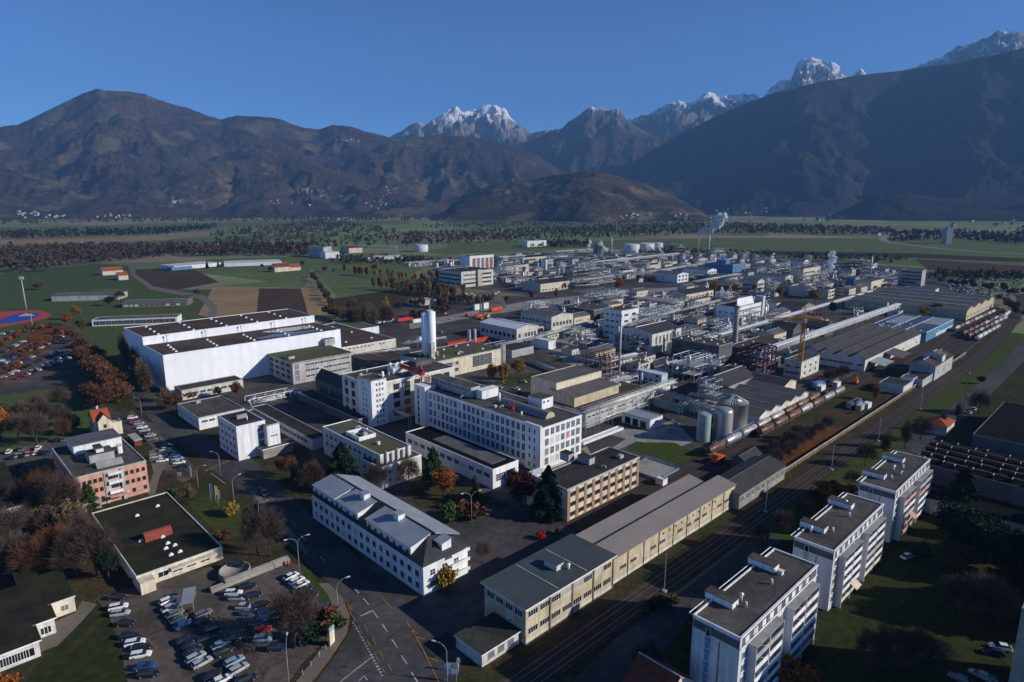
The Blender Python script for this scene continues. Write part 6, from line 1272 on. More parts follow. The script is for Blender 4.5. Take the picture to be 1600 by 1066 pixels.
# ---- small plant units that fill the ground between the halls
def fr(la, lb, h, **k): return frame({}, la, lb, h, 'x', **k)
PROTO = []
def proto(fn, la, lb, label, n): PROTO.append([fn, la, lb, label, n, None])
def hut(la, lb, h, wall, roof, kind='flat', rise=0, nw=3):
    b = make_bld('small_hall', 'x', (0, 0), GROT, la, lb, h, wall, roof, kind, rise, vents=2 if kind == 'flat' else 0); OCC.pop()
    wins(b, 'S', nw, 1, 1.6, 1.3, h * .45, nx=2); wins(b, 'W', max(2, nw - 1), 1, 1.6, 1.3, h * .45, nx=2); return b['root']
def drums():
    rt = root('drum_row', (0, 0), GROT, 'x', 'tank')
    for i in range(3): MB().tube((0, i * 3.2, 2.2), (9, i * 3.2, 2.2), 1.3, n=14).build('shell', M[('tankwhite', 'alu', 'pipew')[i]], rt)
    MB().box(1, 1.6, -1, 7.4, 0, 1.1).box(7.4, 8, -1, 7.4, 0, 1.1).build('saddle', M['grey'], rt); return rt
def tanks():
    rt = root('tank_group', (0, 0), GROT, 'x', 'tank')
    for i, (x, y, r, h, m) in enumerate(((2, 2, 1.9, 8, 'alu'), (6.4, 2.2, 1.7, 9.5, 'tankwhite'), (4.2, 6, 2.1, 7, 'pipew'), (9.6, 5, 1.2, 12, 'steel'))): MB().lathe((x, y, .4), [(r, 0), (r, h * .9), (r * .6, h * .98), (.01, h)], 16).build('shell', M[m], rt)
    MB().box(-.5, 11.5, -.5, 8.6, 0, .4).build('slab', M['concr'], rt); MB().bar((2, 2, 8.8), (9.6, 5, 8.8), .2).bar((4, 6, 7.6), (9.6, 5, 7.6), .2).build('pipe', M['pipew'], rt); return rt
proto(lambda: fr(13, 8, 6, nv=7, lv=1, name='pipe_skid'), 13, 8, 'low pipe and vessel skid between the halls of the works', 1)
proto(lambda: fr(10, 9, 13, nv=6, lv=3, name='vessel_tower', m='steel'), 10, 9, 'three storey open vessel tower between the halls of the works', 1)
proto(lambda: fr(26, 5, 6.5, nv=6, lv=2, name='pipe_skid', m='steel'), 26, 5, 'narrow two level pipe rack between the halls of the works', 1)
proto(drums, 9, 8, 'row of three horizontal drums between the halls of the works', 1)
proto(tanks, 12, 9, 'cluster of four upright tanks on a pale slab in the works', 1)
proto(lambda: hut(12, 9, 4.6, 'offw', 'bitgrey'), 12, 9, 'small flat pale hut between the halls of the works', 1)
proto(lambda: hut(20, 12, 7, 'cream', 'gshed', 'ridgeA', 2, 5), 20, 12, 'small cream hall with grey pitched roof in the works', 1)
proto(lambda: hut(16, 18, 8.5, 'lgrey', 'bitumen', nw=5), 16, 18, 'plain grey block with dark flat roof in the works', 1)
proto(lambda: fr(18, 12, 9, nv=12, lv=2, name='vessel_tower', m='white'), 18, 12, 'pale two level frame packed with pipes in the works', 1)
def in_poly(x, y, P):
    c = False
    for i in range(len(P)):
        (x0, y0), (x1, y1) = P[i], P[i - 1]
        if (y0 > y) != (y1 > y) and x < (x1 - x0) * (y - y0) / (y1 - y0) + x0: c = not c
    return c
AREAS = [([(826, 520), (905, 556), (940, 590), (1010, 606), (1060, 600), (1180, 590), (1240, 560), (1230, 500), (1110, 452), (960, 466), (800, 496)], 800, (0, 1, 3, 4, 5, 0, 6, 5, 5, 6, 8)),
         ([(690, 440), (690, 420), (800, 402), (1160, 402), (1400, 424), (1420, 448), (1300, 470), (1150, 462), (1110, 442), (960, 442), (820, 448)], 1300, (0, 1, 2, 5, 4, 5, 6, 7, 7, 6, 5, 6, 1)),
         ([(1110, 560), (1150, 545), (1420, 470), (1450, 500), (1300, 520), (1200, 560)], 90, (2, 5, 0, 3))]
RD = [(*ab(0, 0),)]
for P_, tries, kinds in AREAS:
    xs = [p[0] for p in P_]; ys = [p[1] for p in P_]
    for _ in range(tries):
        px, py = R.uniform(min(xs), max(xs)), R.uniform(min(ys), max(ys))
        if not in_poly(px, py, P_): continue
        x, y = W(px, py); a, b_ = toab(x, y); pr = PROTO[R.choice(kinds)]; la, lb = pr[1], pr[2]
        if 300 < a < 660 and b_ < 466 and b_ + lb > 437: continue      # the works avenue stays clear
        if 250 < a + la and a < 335 and 290 < b_ < 380: continue       # lawn with huts
        if any(a < oa + ola + 1.5 and oa < a + la + 1.5 and b_ < ob + olb + 1.5 and ob < b_ + lb + 1.5 for oa, ob, ola, olb in OCC): continue
        OCC.append((a, b_, la, lb)); l = pr[3]; g = l + 's' if False else 'plant units: ' + l
        if pr[5] is None:
            pr[5] = pr[0](); o = pr[5]; o.location = (x, y, 0); o['label'] = l; o['group'] = g
        else: dup(pr[5], (x, y), GROT, l, g)
# ============================================================ VEHICLES, LAMPS, RAILWAY STOCK
CARC = dict(white=(.75, .76, .77), silver=(.38, .40, .42), grey=(.13, .14, .15), black=(.015, .015, .018), blue=(.02, .06, .22), darkblue=(.012, .02, .06), red=(.35, .02, .02), green=(.03, .08, .06), lightblue=(.22, .32, .42))
for k, c in CARC.items():
    M['car_paint_' + k] = mat('car_paint_' + k, c, .28, .06, 1, spec=.5)
def car_meshes(wagon):
    b_ = MB(); L, Wd = 2.15, .86   # lower body as lofted sections
    def loft(secs, mi=0, q=b_):
        for a, c in zip(secs, secs[1:]):
            for i in range(len(a)):
                j = (i + 1) % len(a); q.face([a[i], c[i], c[j], a[j]], mi)
        q.face(secs[0][::1], mi); q.face(secs[-1][::-1], mi)
    def sec(x, w_, z0, z1, zm): return [(x, -w_ * .92, z0), (x, -w_, zm), (x, -w_ * .9, z1), (x, w_ * .9, z1), (x, w_, zm), (x, w_ * .92, z0)]
    loft([sec(-L, Wd * .85, .36, .78, .55), sec(-L + .12, Wd * .96, .26, .92, .58), sec(-1.2, Wd, .22, .96, .6), sec(0, Wd, .22, .95, .6), sec(1.0, Wd, .22, .92, .6), sec(L - .35, Wd * .95, .24, .76, .55), sec(L, Wd * .8, .34, .60, .48)])
    r0, r1 = (-1.85, .55) if wagon else (-1.25, .45)
    g = MB(); x0, x1 = (-2.05, 1.15) if wagon else (-1.95, 1.15)
    bt = [(x0, -.76, .93), (x1, -.76, .91), (x1, .76, .91), (x0, .76, .93)]; tp = [(r0, -.58, 1.42), (r1 - .15, -.58, 1.42), (r1 - .15, .58, 1.42), (r0, .58, 1.42)]
    g.hexa(bt + tp)
    r = MB(); r.hexa([(r0 - .02, -.60, 1.40), (r1 - .13, -.60, 1.40), (r1 - .13, .60, 1.40), (r0 - .02, .60, 1.40), (r0 + .08, -.52, 1.46), (r1 - .25, -.52, 1.46), (r1 - .25, .52, 1.46), (r0 + .08, .52, 1.46)])
    for xx in (-.35,): r.hexa([(xx, -.745, .95), (xx + .1, -.745, .95), (xx + .1, .745, .95), (xx, .745, .95), (xx + .02, -.595, 1.405), (xx + .08, -.595, 1.405), (xx + .08, .595, 1.405), (xx + .02, .595, 1.405)])
    wq = MB().tube((0, -.11, 0), (0, .11, 0), .31, n=12); wq.tube((0, -.12, 0), (0, .12, 0), .18, n=8, mi=1)
    lq = MB().box(-.03, .03, -.14, .14, -.06, .06)
    return b_, g, r, wq, lq
CARP = {}
hl = mat('headlight', (.6, .6, .58), .2); tlm = mat('tail_light', (.35, .01, .01), .3)
def car_proto(col, wagon, detail):
    k = (col, wagon, detail)
    if k in CARP: return CARP[k]
    b_, g, r, wq, lq = car_meshes(wagon); rt = root('parked_car', (0, 0), 0, 'x', 'car')
    if detail:
        b_.build('body', M['car_paint_' + col], rt); g.build('cabin_glass', M['cabin'], rt); r.build('roof', M['car_paint_' + col], rt)
        w0 = wq.build('wheel', [M['tyre'], M['steel']], rt, (-1.3, -.75, .31))
        for x, y in ((-1.3, .75), (1.35, -.75), (1.35, .75)): link('wheel', w0.data, rt, (x, y, .31))
        h0 = lq.build('headlight', hl, rt, (2.03, -.55, .62)); link('headlight', h0.data, rt, (2.03, .55, .62))
        t0 = lq.build('tail_light', tlm, rt, (-2.11, -.55, .72)); link('tail_light', t0.data, rt, (-2.11, .55, .72))
    else:
        q = MB(); 
        for s_, mi in ((b_, 0), (g, 1), (r, 0)):
            for f in s_.f: q.face([s_.v[i] for i in f], mi)
        for x in (-1.3, 1.35): q.box(x - .3, x + .3, -.87, .87, 0, .5, 1)
        me = q.build('parked_car', [M['car_paint_' + col], M['cabin']]); me_ = me.data; bpy.data.objects.remove(me); bpy.data.objects.remove(rt); CARP[k] = me_; return me_
    CARP[k] = rt; return rt
USED = set(); NAMEC = dict(darkblue='dark blue', lightblue='light blue')
def car(x, y, rot, col, label, wagon=None, group=None, detail=True, sc=1.0):
    wagon = R.random() < .45 if wagon is None else wagon; p = car_proto(col, wagon, detail)
    if not detail:
        o = link('parked_car', p, None, (x, y, 0.14), rot); tag(o, label, 'car', group); o.scale = (sc,) * 3; return o
    if (col, wagon) not in USED:
        USED.add((col, wagon)); p.location = (x, y, .13); p.rotation_euler = (0, 0, rot); p['label'] = label
        if group: p['group'] = group
        return p
    return dup(p, (x, y, .13), rot, label, group)
# lower car park: surveyed cars (pixel, heading, colour)
def carpx(px, py, deg, col, label, **k):
    x, y = W(px, py, .5)
    if abs(deg) < 100: x2, y2 = W(px + 12 * math.cos(rad(deg)), py - 12 * math.sin(rad(deg)), .5); deg = math.degrees(math.atan2(y2 - y, x2 - x))
    return car(x, y, rad(deg), col, label, **k)
LP = [(183, 934, 0, 'black', 'black car at the top of the left row of the lower car park'), (185, 949, 12, 'white', 'white estate car second in the left row of the lower car park'), (188, 959, 8, 'silver', 'silver car third in the left row of the lower car park'),
 (196, 975, 4, 'black', 'black car alone in the middle of the left row'), (203, 995, 4, 'black', 'black car just above two white ones in the left row'), (211, 1005, 12, 'white', 'white car, upper of the two white ones low in the left row'), (220, 1013, 8, 'black', 'black car squeezed between two white ones in the left row'),
 (220, 1024, 10, 'white', 'white estate car, lower of the two white ones in the left row'), (226, 1042, 8, 'blue', 'bright blue car near the bottom of the left row'), (232, 1054, 6, 'black', 'black car under the bright blue one in the left row'),
 (263, 939, 25, 'white', 'white and glassy car heading the middle row beside the bicycle shelter'), (266, 950, 25, 'silver', 'silver car second in the row beside the bicycle shelter'), (273, 960, 25, 'grey', 'grey car third in the row beside the bicycle shelter'), (279, 968, 25, 'green', 'dark green car fourth in the row beside the bicycle shelter'), (286, 977, 28, 'blue', 'blue car fifth in the row beside the bicycle shelter'),
 (317, 960, 26, 'grey', 'grey car at the top of the second column, right of the blue one'), (318, 970, 28, 'black', 'black car with bright roof rails below the grey one'), (334, 983, 22, 'black', 'black car alone right of the second column'),
 (292, 1001, 20, 'black', 'black car with a red tail light in the middle of the lower car park'), (300, 1009, 24, 'black', 'black car second of the central lower cluster'), (302, 1019, 26, 'darkblue', 'dark blue car third of the central lower cluster'), (306, 1028, 28, 'silver', 'silver car above the grey green estate'), (316, 1036, 28, 'silver', 'grey green estate car closing the central cluster'),
 (345, 1008, 26, 'lightblue', 'light blue estate car in the right lower cluster'), (350, 1019, 28, 'black', 'black car under the light blue estate'), (366, 1034, 28, 'lightblue', 'light blue car in the bottom cluster'), (373, 1046, 30, 'silver', 'silver car with bright sill in the bottom cluster'), (332, 1056, 28, 'black', 'black car, left at the bottom edge of the car park'), (345, 1064, 26, 'white', 'white sided dark car at the bottom edge'), (385, 1062, 20, 'black', 'black car, right at the bottom edge of the car park'), (360, 1000, 15, 'black', 'black car in the shade right of the light blue estate'), (322, 1000, 20, 'black', 'black car between the two lower clusters'),
 (365, 927, 3, 'white', 'white coupe standing out at the top right of the car park'), (371, 935, 0, 'silver', 'silver grey car directly below the white coupe'), (387, 917, 12, 'black', 'black car above and right of the white coupe'), (396, 931, 16, 'darkblue', 'dark blue van right of the white coupe'), (382, 949, 0, 'silver', 'light grey car below the silver one in the right rows'), (389, 958, 0, 'grey', 'grey car in shade in the right rows'), (396, 968, 0, 'grey', 'dark grey car under tree shade in the right rows'), (403, 978, 0, 'black', 'black car lowest of the shaded right rows'), (408, 946, 14, 'black', 'black car behind the dark blue van'), (415, 957, 14, 'darkblue', 'dark blue car behind the big bare tree'), (420, 967, 14, 'blue', 'blue car behind the big bare tree'), (410, 985, 14, 'red', 'red car under the shade of the big bare tree'),
 (411, 999, 3, 'lightblue', 'pale blue van lying in the tree shade'), (433, 1013, 5, 'darkblue', 'dark blue car beside the leafy kerb island'),
 (455, 901, 28, 'white', 'white car, first of the diagonal row near the street lamp'), (464, 908, 28, 'white', 'white car, second of the diagonal row near the street lamp'), (471, 914, 28, 'white', 'white car, third of the diagonal row near the street lamp'), (477, 922, 28, 'black', 'black car with bright sill, fourth of the diagonal row'), (486, 931, 28, 'black', 'black car, fifth of the diagonal row'), (504, 950, 26, 'blue', 'blue car low in the diagonal row beside red shrubs'), (513, 957, 26, 'black', 'black car last in the diagonal row'), (367, 881, -10, 'black', 'black car parked on the round concrete ramp drum', )]
for px, py, dg, c, l in LP:
    o = carpx(px, py, dg, c, l)
    if 'drum' in l: o.location.z = 1.45; x_, y_ = W(367, 890, 1.4); o.location.x, o.location.y = x_, y_ + 2
# street row by salmon office
SR = [(207, 653, 'white'), (210, 659, 'red'), (217, 662, 'lightblue'), (222, 668, 'white'), (226, 673, 'silver'), (231, 678, 'darkblue'), (235, 681, 'silver'), (238, 687, 'grey'), (258, 703, 'silver'), (266, 708, 'darkblue'), (272, 713, 'blue'), (277, 717, 'lightblue'), (280, 723, 'white'), (288, 729, 'black'), (243, 714, 'silver'), (254, 720, 'white'), (262, 697, 'darkblue')]
nth = ['first', 'second', 'third', 'fourth', 'fifth', 'sixth', 'seventh', 'eighth', 'ninth', 'tenth', 'eleventh', 'twelfth', 'thirteenth', 'fourteenth']
for i, (px, py, c) in enumerate(SR):
    l = f"{NAMEC.get(c, c)} car, {nth[i]} from the far end of the kerb row by the salmon office" if i < 14 else f"{NAMEC.get(c, c)} car standing {['left of the kerb row', 'in front of the low trees', 'behind the blue cars'][i - 14]} near the salmon office"
    carpx(px, py, 8, c, l, group='cars along the kerb by the salmon office')
for i, (px, py, c) in enumerate(((28, 712, 'silver'), (37, 712, 'black'), (44, 710, 'silver'), (50, 709, 'red'), (57, 708, 'white'), (64, 708, 'black'), (71, 708, 'darkblue'), (78, 707, 'blue'), (60, 700, 'white'), (34, 702, 'grey'), (88, 688, 'black'), (100, 687, 'grey'), (30, 728, 'darkblue'), (44, 730, 'blue'), (14, 706, 'white'), (20, 715, 'darkblue'))):
    carpx(px, py, 48, c, f"{NAMEC.get(c, c)} car in the left lot beside the salmon office, {nth[i] + ' counted' if i < 14 else 'outer end'} from the left", group='cars in the lot left of the salmon office')
for px, py, dg, c, l in ((1563, 1012, 160, 'white', 'white car in the dark yard at the lower right'), (1552, 1020, 160, 'darkblue', 'dark blue car left of the white one in the dark yard'), (1532, 1056, 130, 'silver', 'silver car at the bottom of the dark yard'), (1546, 1062, 130, 'darkblue', 'dark car at the bottom edge of the dark yard'), (1500, 1062, 130, 'grey', 'grey car half out of frame in the dark yard'), (1418, 870, 20, 'white', 'small white van beside a bush on the meadow'), (1515, 645, 30, 'silver', 'silver car behind the orange roofed house'), (1522, 640, 30, 'lightblue', 'pale blue car behind the orange roofed house'), (1526, 632, 30, 'grey', 'grey car by the narrow drive of the dark works'), (1057, 663, 44, 'lightblue', 'blue pickup in the shaded loading yard'), (344, 724, 5, 'white', 'white bollard like small car at the road island'), (1045, 672, 44, 'silver', 'silver lorry bed in the shaded loading yard'), (413, 771, -60, 'grey', 'lone grey car on the shaded main road'), (700, 742, 134, 'silver', 'silver car under the pine beside the workshop'), (713, 748, 134, 'grey', 'grey car in the shade under the orange tree'), (590, 628, 0, 'white', 'x')):
    if l != 'x' and 'bollard' not in l: carpx(px, py, dg, c, l)
# big car park at left: rows along the building grid
o_a, o_b = toab(*W(8, 592)); cols = ['white', 'white', 'silver', 'silver', 'black', 'darkblue', 'grey', 'black', 'blue', 'red', 'white', 'lightblue']
lines = [((2, 592), (66, 562)), ((0, 583), (55, 556)), ((0, 572), (62, 540)), ((0, 566), (64, 532)), ((20, 595), (108, 560)), ((36, 588), (118, 548)), ((70, 560), (120, 533)), ((60, 546), (104, 523)), ((0, 553), (40, 533)), ((0, 524), (20, 519)), ((24, 522), (52, 517))]
for r_, (p, q) in enumerate(lines):
    (x0, y0), (x1, y1) = W(*p), W(*q); L = math.hypot(x1 - x0, y1 - y0); n_ = int(L / 3.3)
    for i in range(n_):
        if R.random() < .16: continue
        t = (i + .5) / n_; c = R.choice(cols)
        car(x0 + (x1 - x0) * t, y0 + (y1 - y0) * t, math.atan2(y1 - y0, x1 - x0) + math.pi / 2 + R.uniform(-.05, .05), c, f"small {NAMEC.get(c, c)} car in the long rows of the tree lined car park far left", group=f"{NAMEC.get(c, c)} cars in the tree lined car park far left", detail=False)
STUFFCARS = MB(); gv = MB()
for i in range(150):     # car storage beyond the brown warehouse
    px, py = R.uniform(1482, 1600), R.uniform(437, 464)
    if py > 470 - (px - 1480) * .02: continue
    x, y = W(px, py); c = R.choice(['white', 'silver', 'grey', 'white', 'black']); a_, b_ = toab(x, y); x, y = ab(round(a_ / 5.5) * 5.5, round(b_ / 2.8) * 2.8)
    c_, s_ = math.cos(GROT), math.sin(GROT); me_ = car_proto(c, True, False); k_ = ['white', 'silver', 'grey', 'black'].index(c)
    for p_ in me_.polygons: STUFFCARS.face([(x + v_.x * c_ - v_.y * s_, y + v_.x * s_ + v_.y * c_, v_.z + .1) for v_ in (me_.vertices[j].co for j in p_.vertices)], k_ if p_.material_index == 0 else 4)
tag(STUFFCARS.build('stored_cars', [M['car_paint_' + k] for k in ('white', 'silver', 'grey', 'black')] + [M['cabin']]), 'mass of tiny stored cars in the dark lot behind the brown warehouse', None, None, 'stuff')
for i in range(14):
    x, y = W(724 + i * 4.2, 463 - (i % 2) * 2.5 - i * .25); c = R.choice(['white', 'silver', 'black', 'darkblue', 'white'])
    car(x, y, GROT, c, f"small {NAMEC.get(c, c)} car parked before the dark sided office block", group=f"{NAMEC.get(c, c)} cars before the dark sided office block", detail=False)
for i in range(26):
    x, y = W(R.uniform(115, 185), R.uniform(378, 382)); c = R.choice(['white', 'silver', 'white', 'grey']); car(x, y, R.random() * 3, c, f"tiny {c} vehicle in the far depot yard left", group=f"{c} vehicles in the far depot yard", detail=False, sc=1.6)
# ---- tank wagons
def wagon_proto(m):
    rt = root('tank_wagon', (0, 0), 0, 'x', 'tank wagon'); L = 12.6
    q = MB(); r = 1.42; i0 = len(q.v)
    prof = [(.01, -L / 2), (r * .7, -L / 2 + .15), (r, -L / 2 + .6), (r, L / 2 - .6), (r * .7, L / 2 - .15), (.01, L / 2)]; n_ = 18
    for rr, x in prof:
        for k in range(n_): t = 2 * math.pi * k / n_; q.v.append((x, rr * math.cos(t), 2.55 + rr * math.sin(t)))
    for j in range(len(prof) - 1):
        for k in range(n_):
            a = j * n_ + k; b_ = j * n_ + (k + 1) % n_; q.f.append((a, b_, b_ + n_, a + n_)); q.m.append(0); q.sm.append(True)
    for x in (-4, -1.4, 1.4, 4): q.tube((x - .06, 0, 2.55), (x + .06, 0, 2.55), r + .04, n=18)
    q.tube((0, 0, 3.9), (0, 0, 4.25), .42, n=12); q.build('tank', M[m], rt)
    MB().box(-6.6, 6.6, -1.1, 1.1, .95, 1.2).box(-4.4, -3.9, -1.2, 1.2, 1.2, 1.8).box(3.9, 4.4, -1.2, 1.2, 1.2, 1.8).build('underframe', M['dgrey'], rt)
    for x in (-4.4, 4.4):
        b_ = MB().box(x - 1.3, x + 1.3, -1.0, -.8, .45, .9).box(x - 1.3, x + 1.3, .8, 1.0, .45, .9)
        for xx in (-.9, .9): b_.tube((x + xx, -.8, .46), (x + xx, .8, .46), .46, n=12)
        b_.build('bogie', M['tyre'], rt)
    MB().box(-1.6, 1.6, -.35, .35, 3.98, 4.03).bar((-1.6, .6, 4.6), (1.6, .6, 4.6), .05).bar((-1.6, .6, 3.8), (-1.6, .6, 4.6), .05).bar((1.6, .6, 3.8), (1.6, .6, 4.6), .05).bar((1.7, -.9, 1), (1.7, -.5, 4), .05).build('walkway', M['steel'], rt)
    return rt
WP = {}
def tank_wagon(x, y, rot, m, label, group):
    if m not in WP:
        WP[m] = wagon_proto(m); o = WP[m]; o.location = (x, y, .2); o.rotation_euler = (0, 0, rot); o['label'] = label; o['group'] = group; return
    dup(WP[m], (x, y, .2), rot, label, group)
desc = dict(tankbrown='rusty brown', tankgrey='dusty grey', tankalu='shining silver', tankwhite='white')
ord_ = ['first', 'second', 'third', 'fourth', 'fifth', 'sixth', 'seventh', 'eighth', 'ninth', 'tenth', 'eleventh', 'twelfth', 'thirteenth', 'fourteenth']
for r_, (off, a0, seq) in enumerate(((35.2, toab(*W(1108, 716, 0))[0], ['tankbrown', 'tankalu', 'tankgrey', 'tankgrey', 'tankgrey', 'tankbrown', 'tankbrown', 'tankbrown']), (30.8, toab(*W(1180, 689, 0))[0] + 4, ['tankbrown', 'tankbrown', 'tankbrown', 'tankgrey', 'tankbrown', 'tankgrey', 'tankgrey']))):
    for i, m in enumerate(seq):
        x, y = ab(a0 + 6.5 + i * 13.9, 84 + off)
        tank_wagon(x, y, GROT, m, f"{desc[m]} tank wagon, {ord_[i]} of the {['rear', 'front'][r_]} line counted from the silos", f"tank wagons in the {['rear', 'front'][r_]} line by the silos")
FWL = [('white', ((1420 + 0, 0))),]
for r_, (p, q, ms, nm) in enumerate((((1490, 519), (1553, 490), ['tankgrey', 'tankgrey', 'tankbrown'], 'line nearest the warehouse'), ((1502, 527), (1565, 497), ['tankgrey', 'tankbrown', 'tankbrown'], 'second siding line'), ((1510, 531), (1572, 500), ['tankbrown', 'tankgrey', 'tankgrey'], 'third siding line'), ((1525, 534), (1560, 514), ['tankwhite', 'tankgrey'], 'line nearest the railway'), ((1560, 505), (1583, 486), ['tankwhite', 'tankgrey'], 'curving end of the sidings'))):
    (x0, y0), (x1, y1) = W(*p), W(*q); L = math.hypot(x1 - x0, y1 - y0); n_ = max(1, int(L / 13.9))
    for i in range(n_):
        t = (i + .5) / n_; m = R.choice(ms); tank_wagon(x0 + (x1 - x0) * t, y0 + (y1 - y0) * t, math.atan2(y1 - y0, x1 - x0), m, f"{desc[m]} tank wagon, {ord_[min(i, 13)]} from the near end in the {nm}", f"far tank wagons in the {nm}")
# ---- street lamps, masts, flags
def lamp(px, py, h, label, arms=1, name='street_lamp', rot=0.0, m='grey', sc=.8):
    x, y = W(px, py); rt = root(name, (x, y), rot, label, 'street lamp')
    MB().tube((0, 0, 0), (0, 0, h), .13 * sc, .08 * sc, n=8).build('pole', M[m], rt)
    for s in ((1,) if arms == 1 else (1, -1)):
        pts = [(0, 0, h - .1), (s * .5, 0, h + .9), (s * 1.5, 0, h + 1.5), (s * 2.6, 0, h + 1.6)]; q = MB()
        for a, b_ in zip(pts, pts[1:]): q.tube(a, b_, .07 * sc, n=6)
        q.build('arm', M[m], rt); MB().box(s * 2.6 - .1 if s > 0 else -3.4, s * 2.6 + .8 if s > 0 else -2.5, -.15, .15, h + 1.5, h + 1.66).build('lamp_head', M['lamp'], rt)
    return rt
lamp(468, 893, 8.6, 'double armed street lamp at the tip of the car park verge', 2, rot=.5); lamp(529, 967, 8.6, 'curved single arm street lamp on the bend pavement', 1, rot=.6); lamp(452, 1075, 9, 'straight street lamp with pale head at the car park exit', 1, rot=1.8)
lamp(699, 1066, 7.5, 'street lamp above the white road sign', 1, rot=2.8); lamp(222, 652, 8, 'street lamp at the kerb above the parked car row', 1, rot=3.0); lamp(345, 745, 8, 'street lamp on the traffic island by the cubic office', 1, rot=3.0)
lamp(366, 788, 8, 'street lamp behind the lawn with flags', 1, rot=1.0); lamp(737, 818, 9, 'twin headed floodlight lamp among the orange trees', 2, rot=.4); lamp(58, 808, 5, 'short park lamp under the bare trees at the left', 1); lamp(407, 832, 9, 'street lamp between the bare trees near the lawn', 1); lamp(310, 763, 7, 'street lamp beside the salmon office drive', 1)
lamp(767, 597, 12, 'tall pale site lamp on the five storey block', 2); lamp(922, 473, 11, 'lamp pole on the avenue by the yellow tree', 2)
for i, (px, py) in enumerate(((330, 784), (338, 787), (342, 793))): 
    x, y = W(px, py); rt = root('flag_pole', (x, y), 0, f"flag pole with a {['blue', 'yellow', 'green'][i]} banner on the small lawn", 'flag pole'); MB().tube((0, 0, 0), (0, 0, 6.5), .06, n=6).build('pole', M['lgrey'], rt); MB().box(.08, .8, -.02, .02, 3, 6.3).build('banner', M[['bluew', 'yellow', 'green'][i]], rt)
x, y = W(41, 484); rt = root('floodlight_mast', (x, y), 0, 'tall slanting looking floodlight mast beside the running track', 'mast'); h = hgt(436, x, y)
MB().tube((0, 0, 0), (0, 0, h), .7, .35, n=10).build('pole', M['lgrey'], rt); MB().box(-2.2, 2.2, -.3, .3, h - .2, h + 1.2).box(-1.8, 1.8, -.2, .2, h + 1.5, h + 2.4).build('lamp_bank', M['lamp'], rt)
x, y = W(52, 517); rt = root('floodlight_mast', (x, y), 0, 'thinner mast in front of the blue sports court', 'mast'); MB().tube((0, 0, 0), (0, 0, 13), .25, .15, n=8).build('pole', M['lgrey'], rt); MB().box(-.8, .8, -.2, .2, 13, 13.6).build('lamp_bank', M['lamp'], rt)
cat_px = [(1038, 925), (1196, 800), (1299, 735), (1372, 690), (1438, 640), (1503, 655)]
for i, (px, py) in enumerate(cat_px[:5]):
    x, y = W(px, py); rt = root('catenary_mast', (x, y), GROT, f"railway overhead line mast, {ord_[i]} from the bottom of the picture", 'mast', 'overhead line masts of the railway')
    MB().bar((0, 0, 0), (0, 0, 10.4 if i else 10.9), .16).build('pole', M['lgrey'], rt); MB().bar((0, 0, 8.2), (0, 5.0, 8.8), .06).bar((0, 0, 6.8), (0, 4.6, 7.2), .06).bar((0, 4.6, 7.2), (0, 5.0, 8.8), .05).build('bracket', M['steel'], rt)
    MB().box(-.6, .6, -.6, .6, 0, .5).build('base', M['grey'], rt)
for off, z in ((-3.1, 7.0), (.6, 7.0), (-3.1, 8.6), (.6, 8.6)):
    q = MB()
    for k in range(20): a0 = k * 30; q.bar((*ab(a0, rail_y(a0) + off), z), (*ab(a0 + 30, rail_y(a0 + 30) + off), z), .025)
    tag(q.build('overhead_wire', M['tyre']), f"overhead wire {'above the track nearer the meadow' if off < 0 else 'above the track nearer the factory'}, {'upper' if z > 8 else 'lower'} one", 'wire')
x, y = W(1503, 655); rt = root('floodlight_mast', (x, y), GROT, 'dark lattice like mast beside the orange roofed house', 'mast'); MB().bar((0, 0, 0), (0, 0, 22), .3).box(-1.2, 1.2, -.3, .3, 21.4, 22.4).build('pole', M['dgrey'], rt)
# road signs and small street furniture
x, y = W(704, 1066); rt = root('road_sign', (x, y), -.1, 'large pale blue and white direction board at the crossing', 'sign'); MB().box(-1.6, 1.6, -.05, .05, 1.8, 4.6).build('board', M['linew'], rt); MB().bar((-1.2, .15, 0), (-1.2, .15, 4.4), .07).bar((1.2, .15, 0), (1.2, .15, 4.4), .07).build('post', M['steel'], rt)
MB().box(-1.3, -.1, -.08, -.055, 3.3, 4.4).box(.2, 1.4, -.08, -.055, 2.1, 3.2).build('blue_panel', M['pblue'], rt)
x, y = W(519, 1008); rt = root('advertising_pillar', (x, y), rad(70), 'green and white advertising pillar on the leafy bend', 'sign'); MB().box(-.9, .9, -.15, .15, .4, 4.6).build('panel', M['offw'], rt); MB().box(-.92, .92, -.18, .18, 3.7, 4.7).build('top_panel', M['green'], rt); MB().box(-.95, -.8, -.2, .2, 0, 3.7).build('edge', M['yellow'], rt)
x, y = W(450, 884); rt = root('hydrant', (x, y), 0, 'red hydrant post near the tip of the car park', 'hydrant'); MB().tube((0, 0, 0), (0, 0, 1.3), .3, n=10).lathe((0, 0, 1.3), [(.3, 0), (.2, .25), (.01, .3)], 10).build('post', M['red'], rt)
for i, (px, py) in enumerate(((473, 1055), (486, 1041), (499, 1027), (509, 1016))):
    x, y = W(px, py); tag(MB().lathe((0, 0, 0), [(.1, 0), (.1, .8), (.14, .9), (.01, 1.1)], 8).build('bollard', M['linew'], None, (x, y, .2)), 'white bollard in the row along the bend pavement', 'bollard', 'white bollards along the bend pavement')
x, y = W(716, 1050); rt = root('crossing_post', (x, y), 0, 'white post beside the railway crossing', 'post'); MB().tube((0, 0, 0), (0, 0, 3.4), .16).box(-.4, .4, -.2, .2, 2.3, 3.2).build('post', M['linew'], rt)
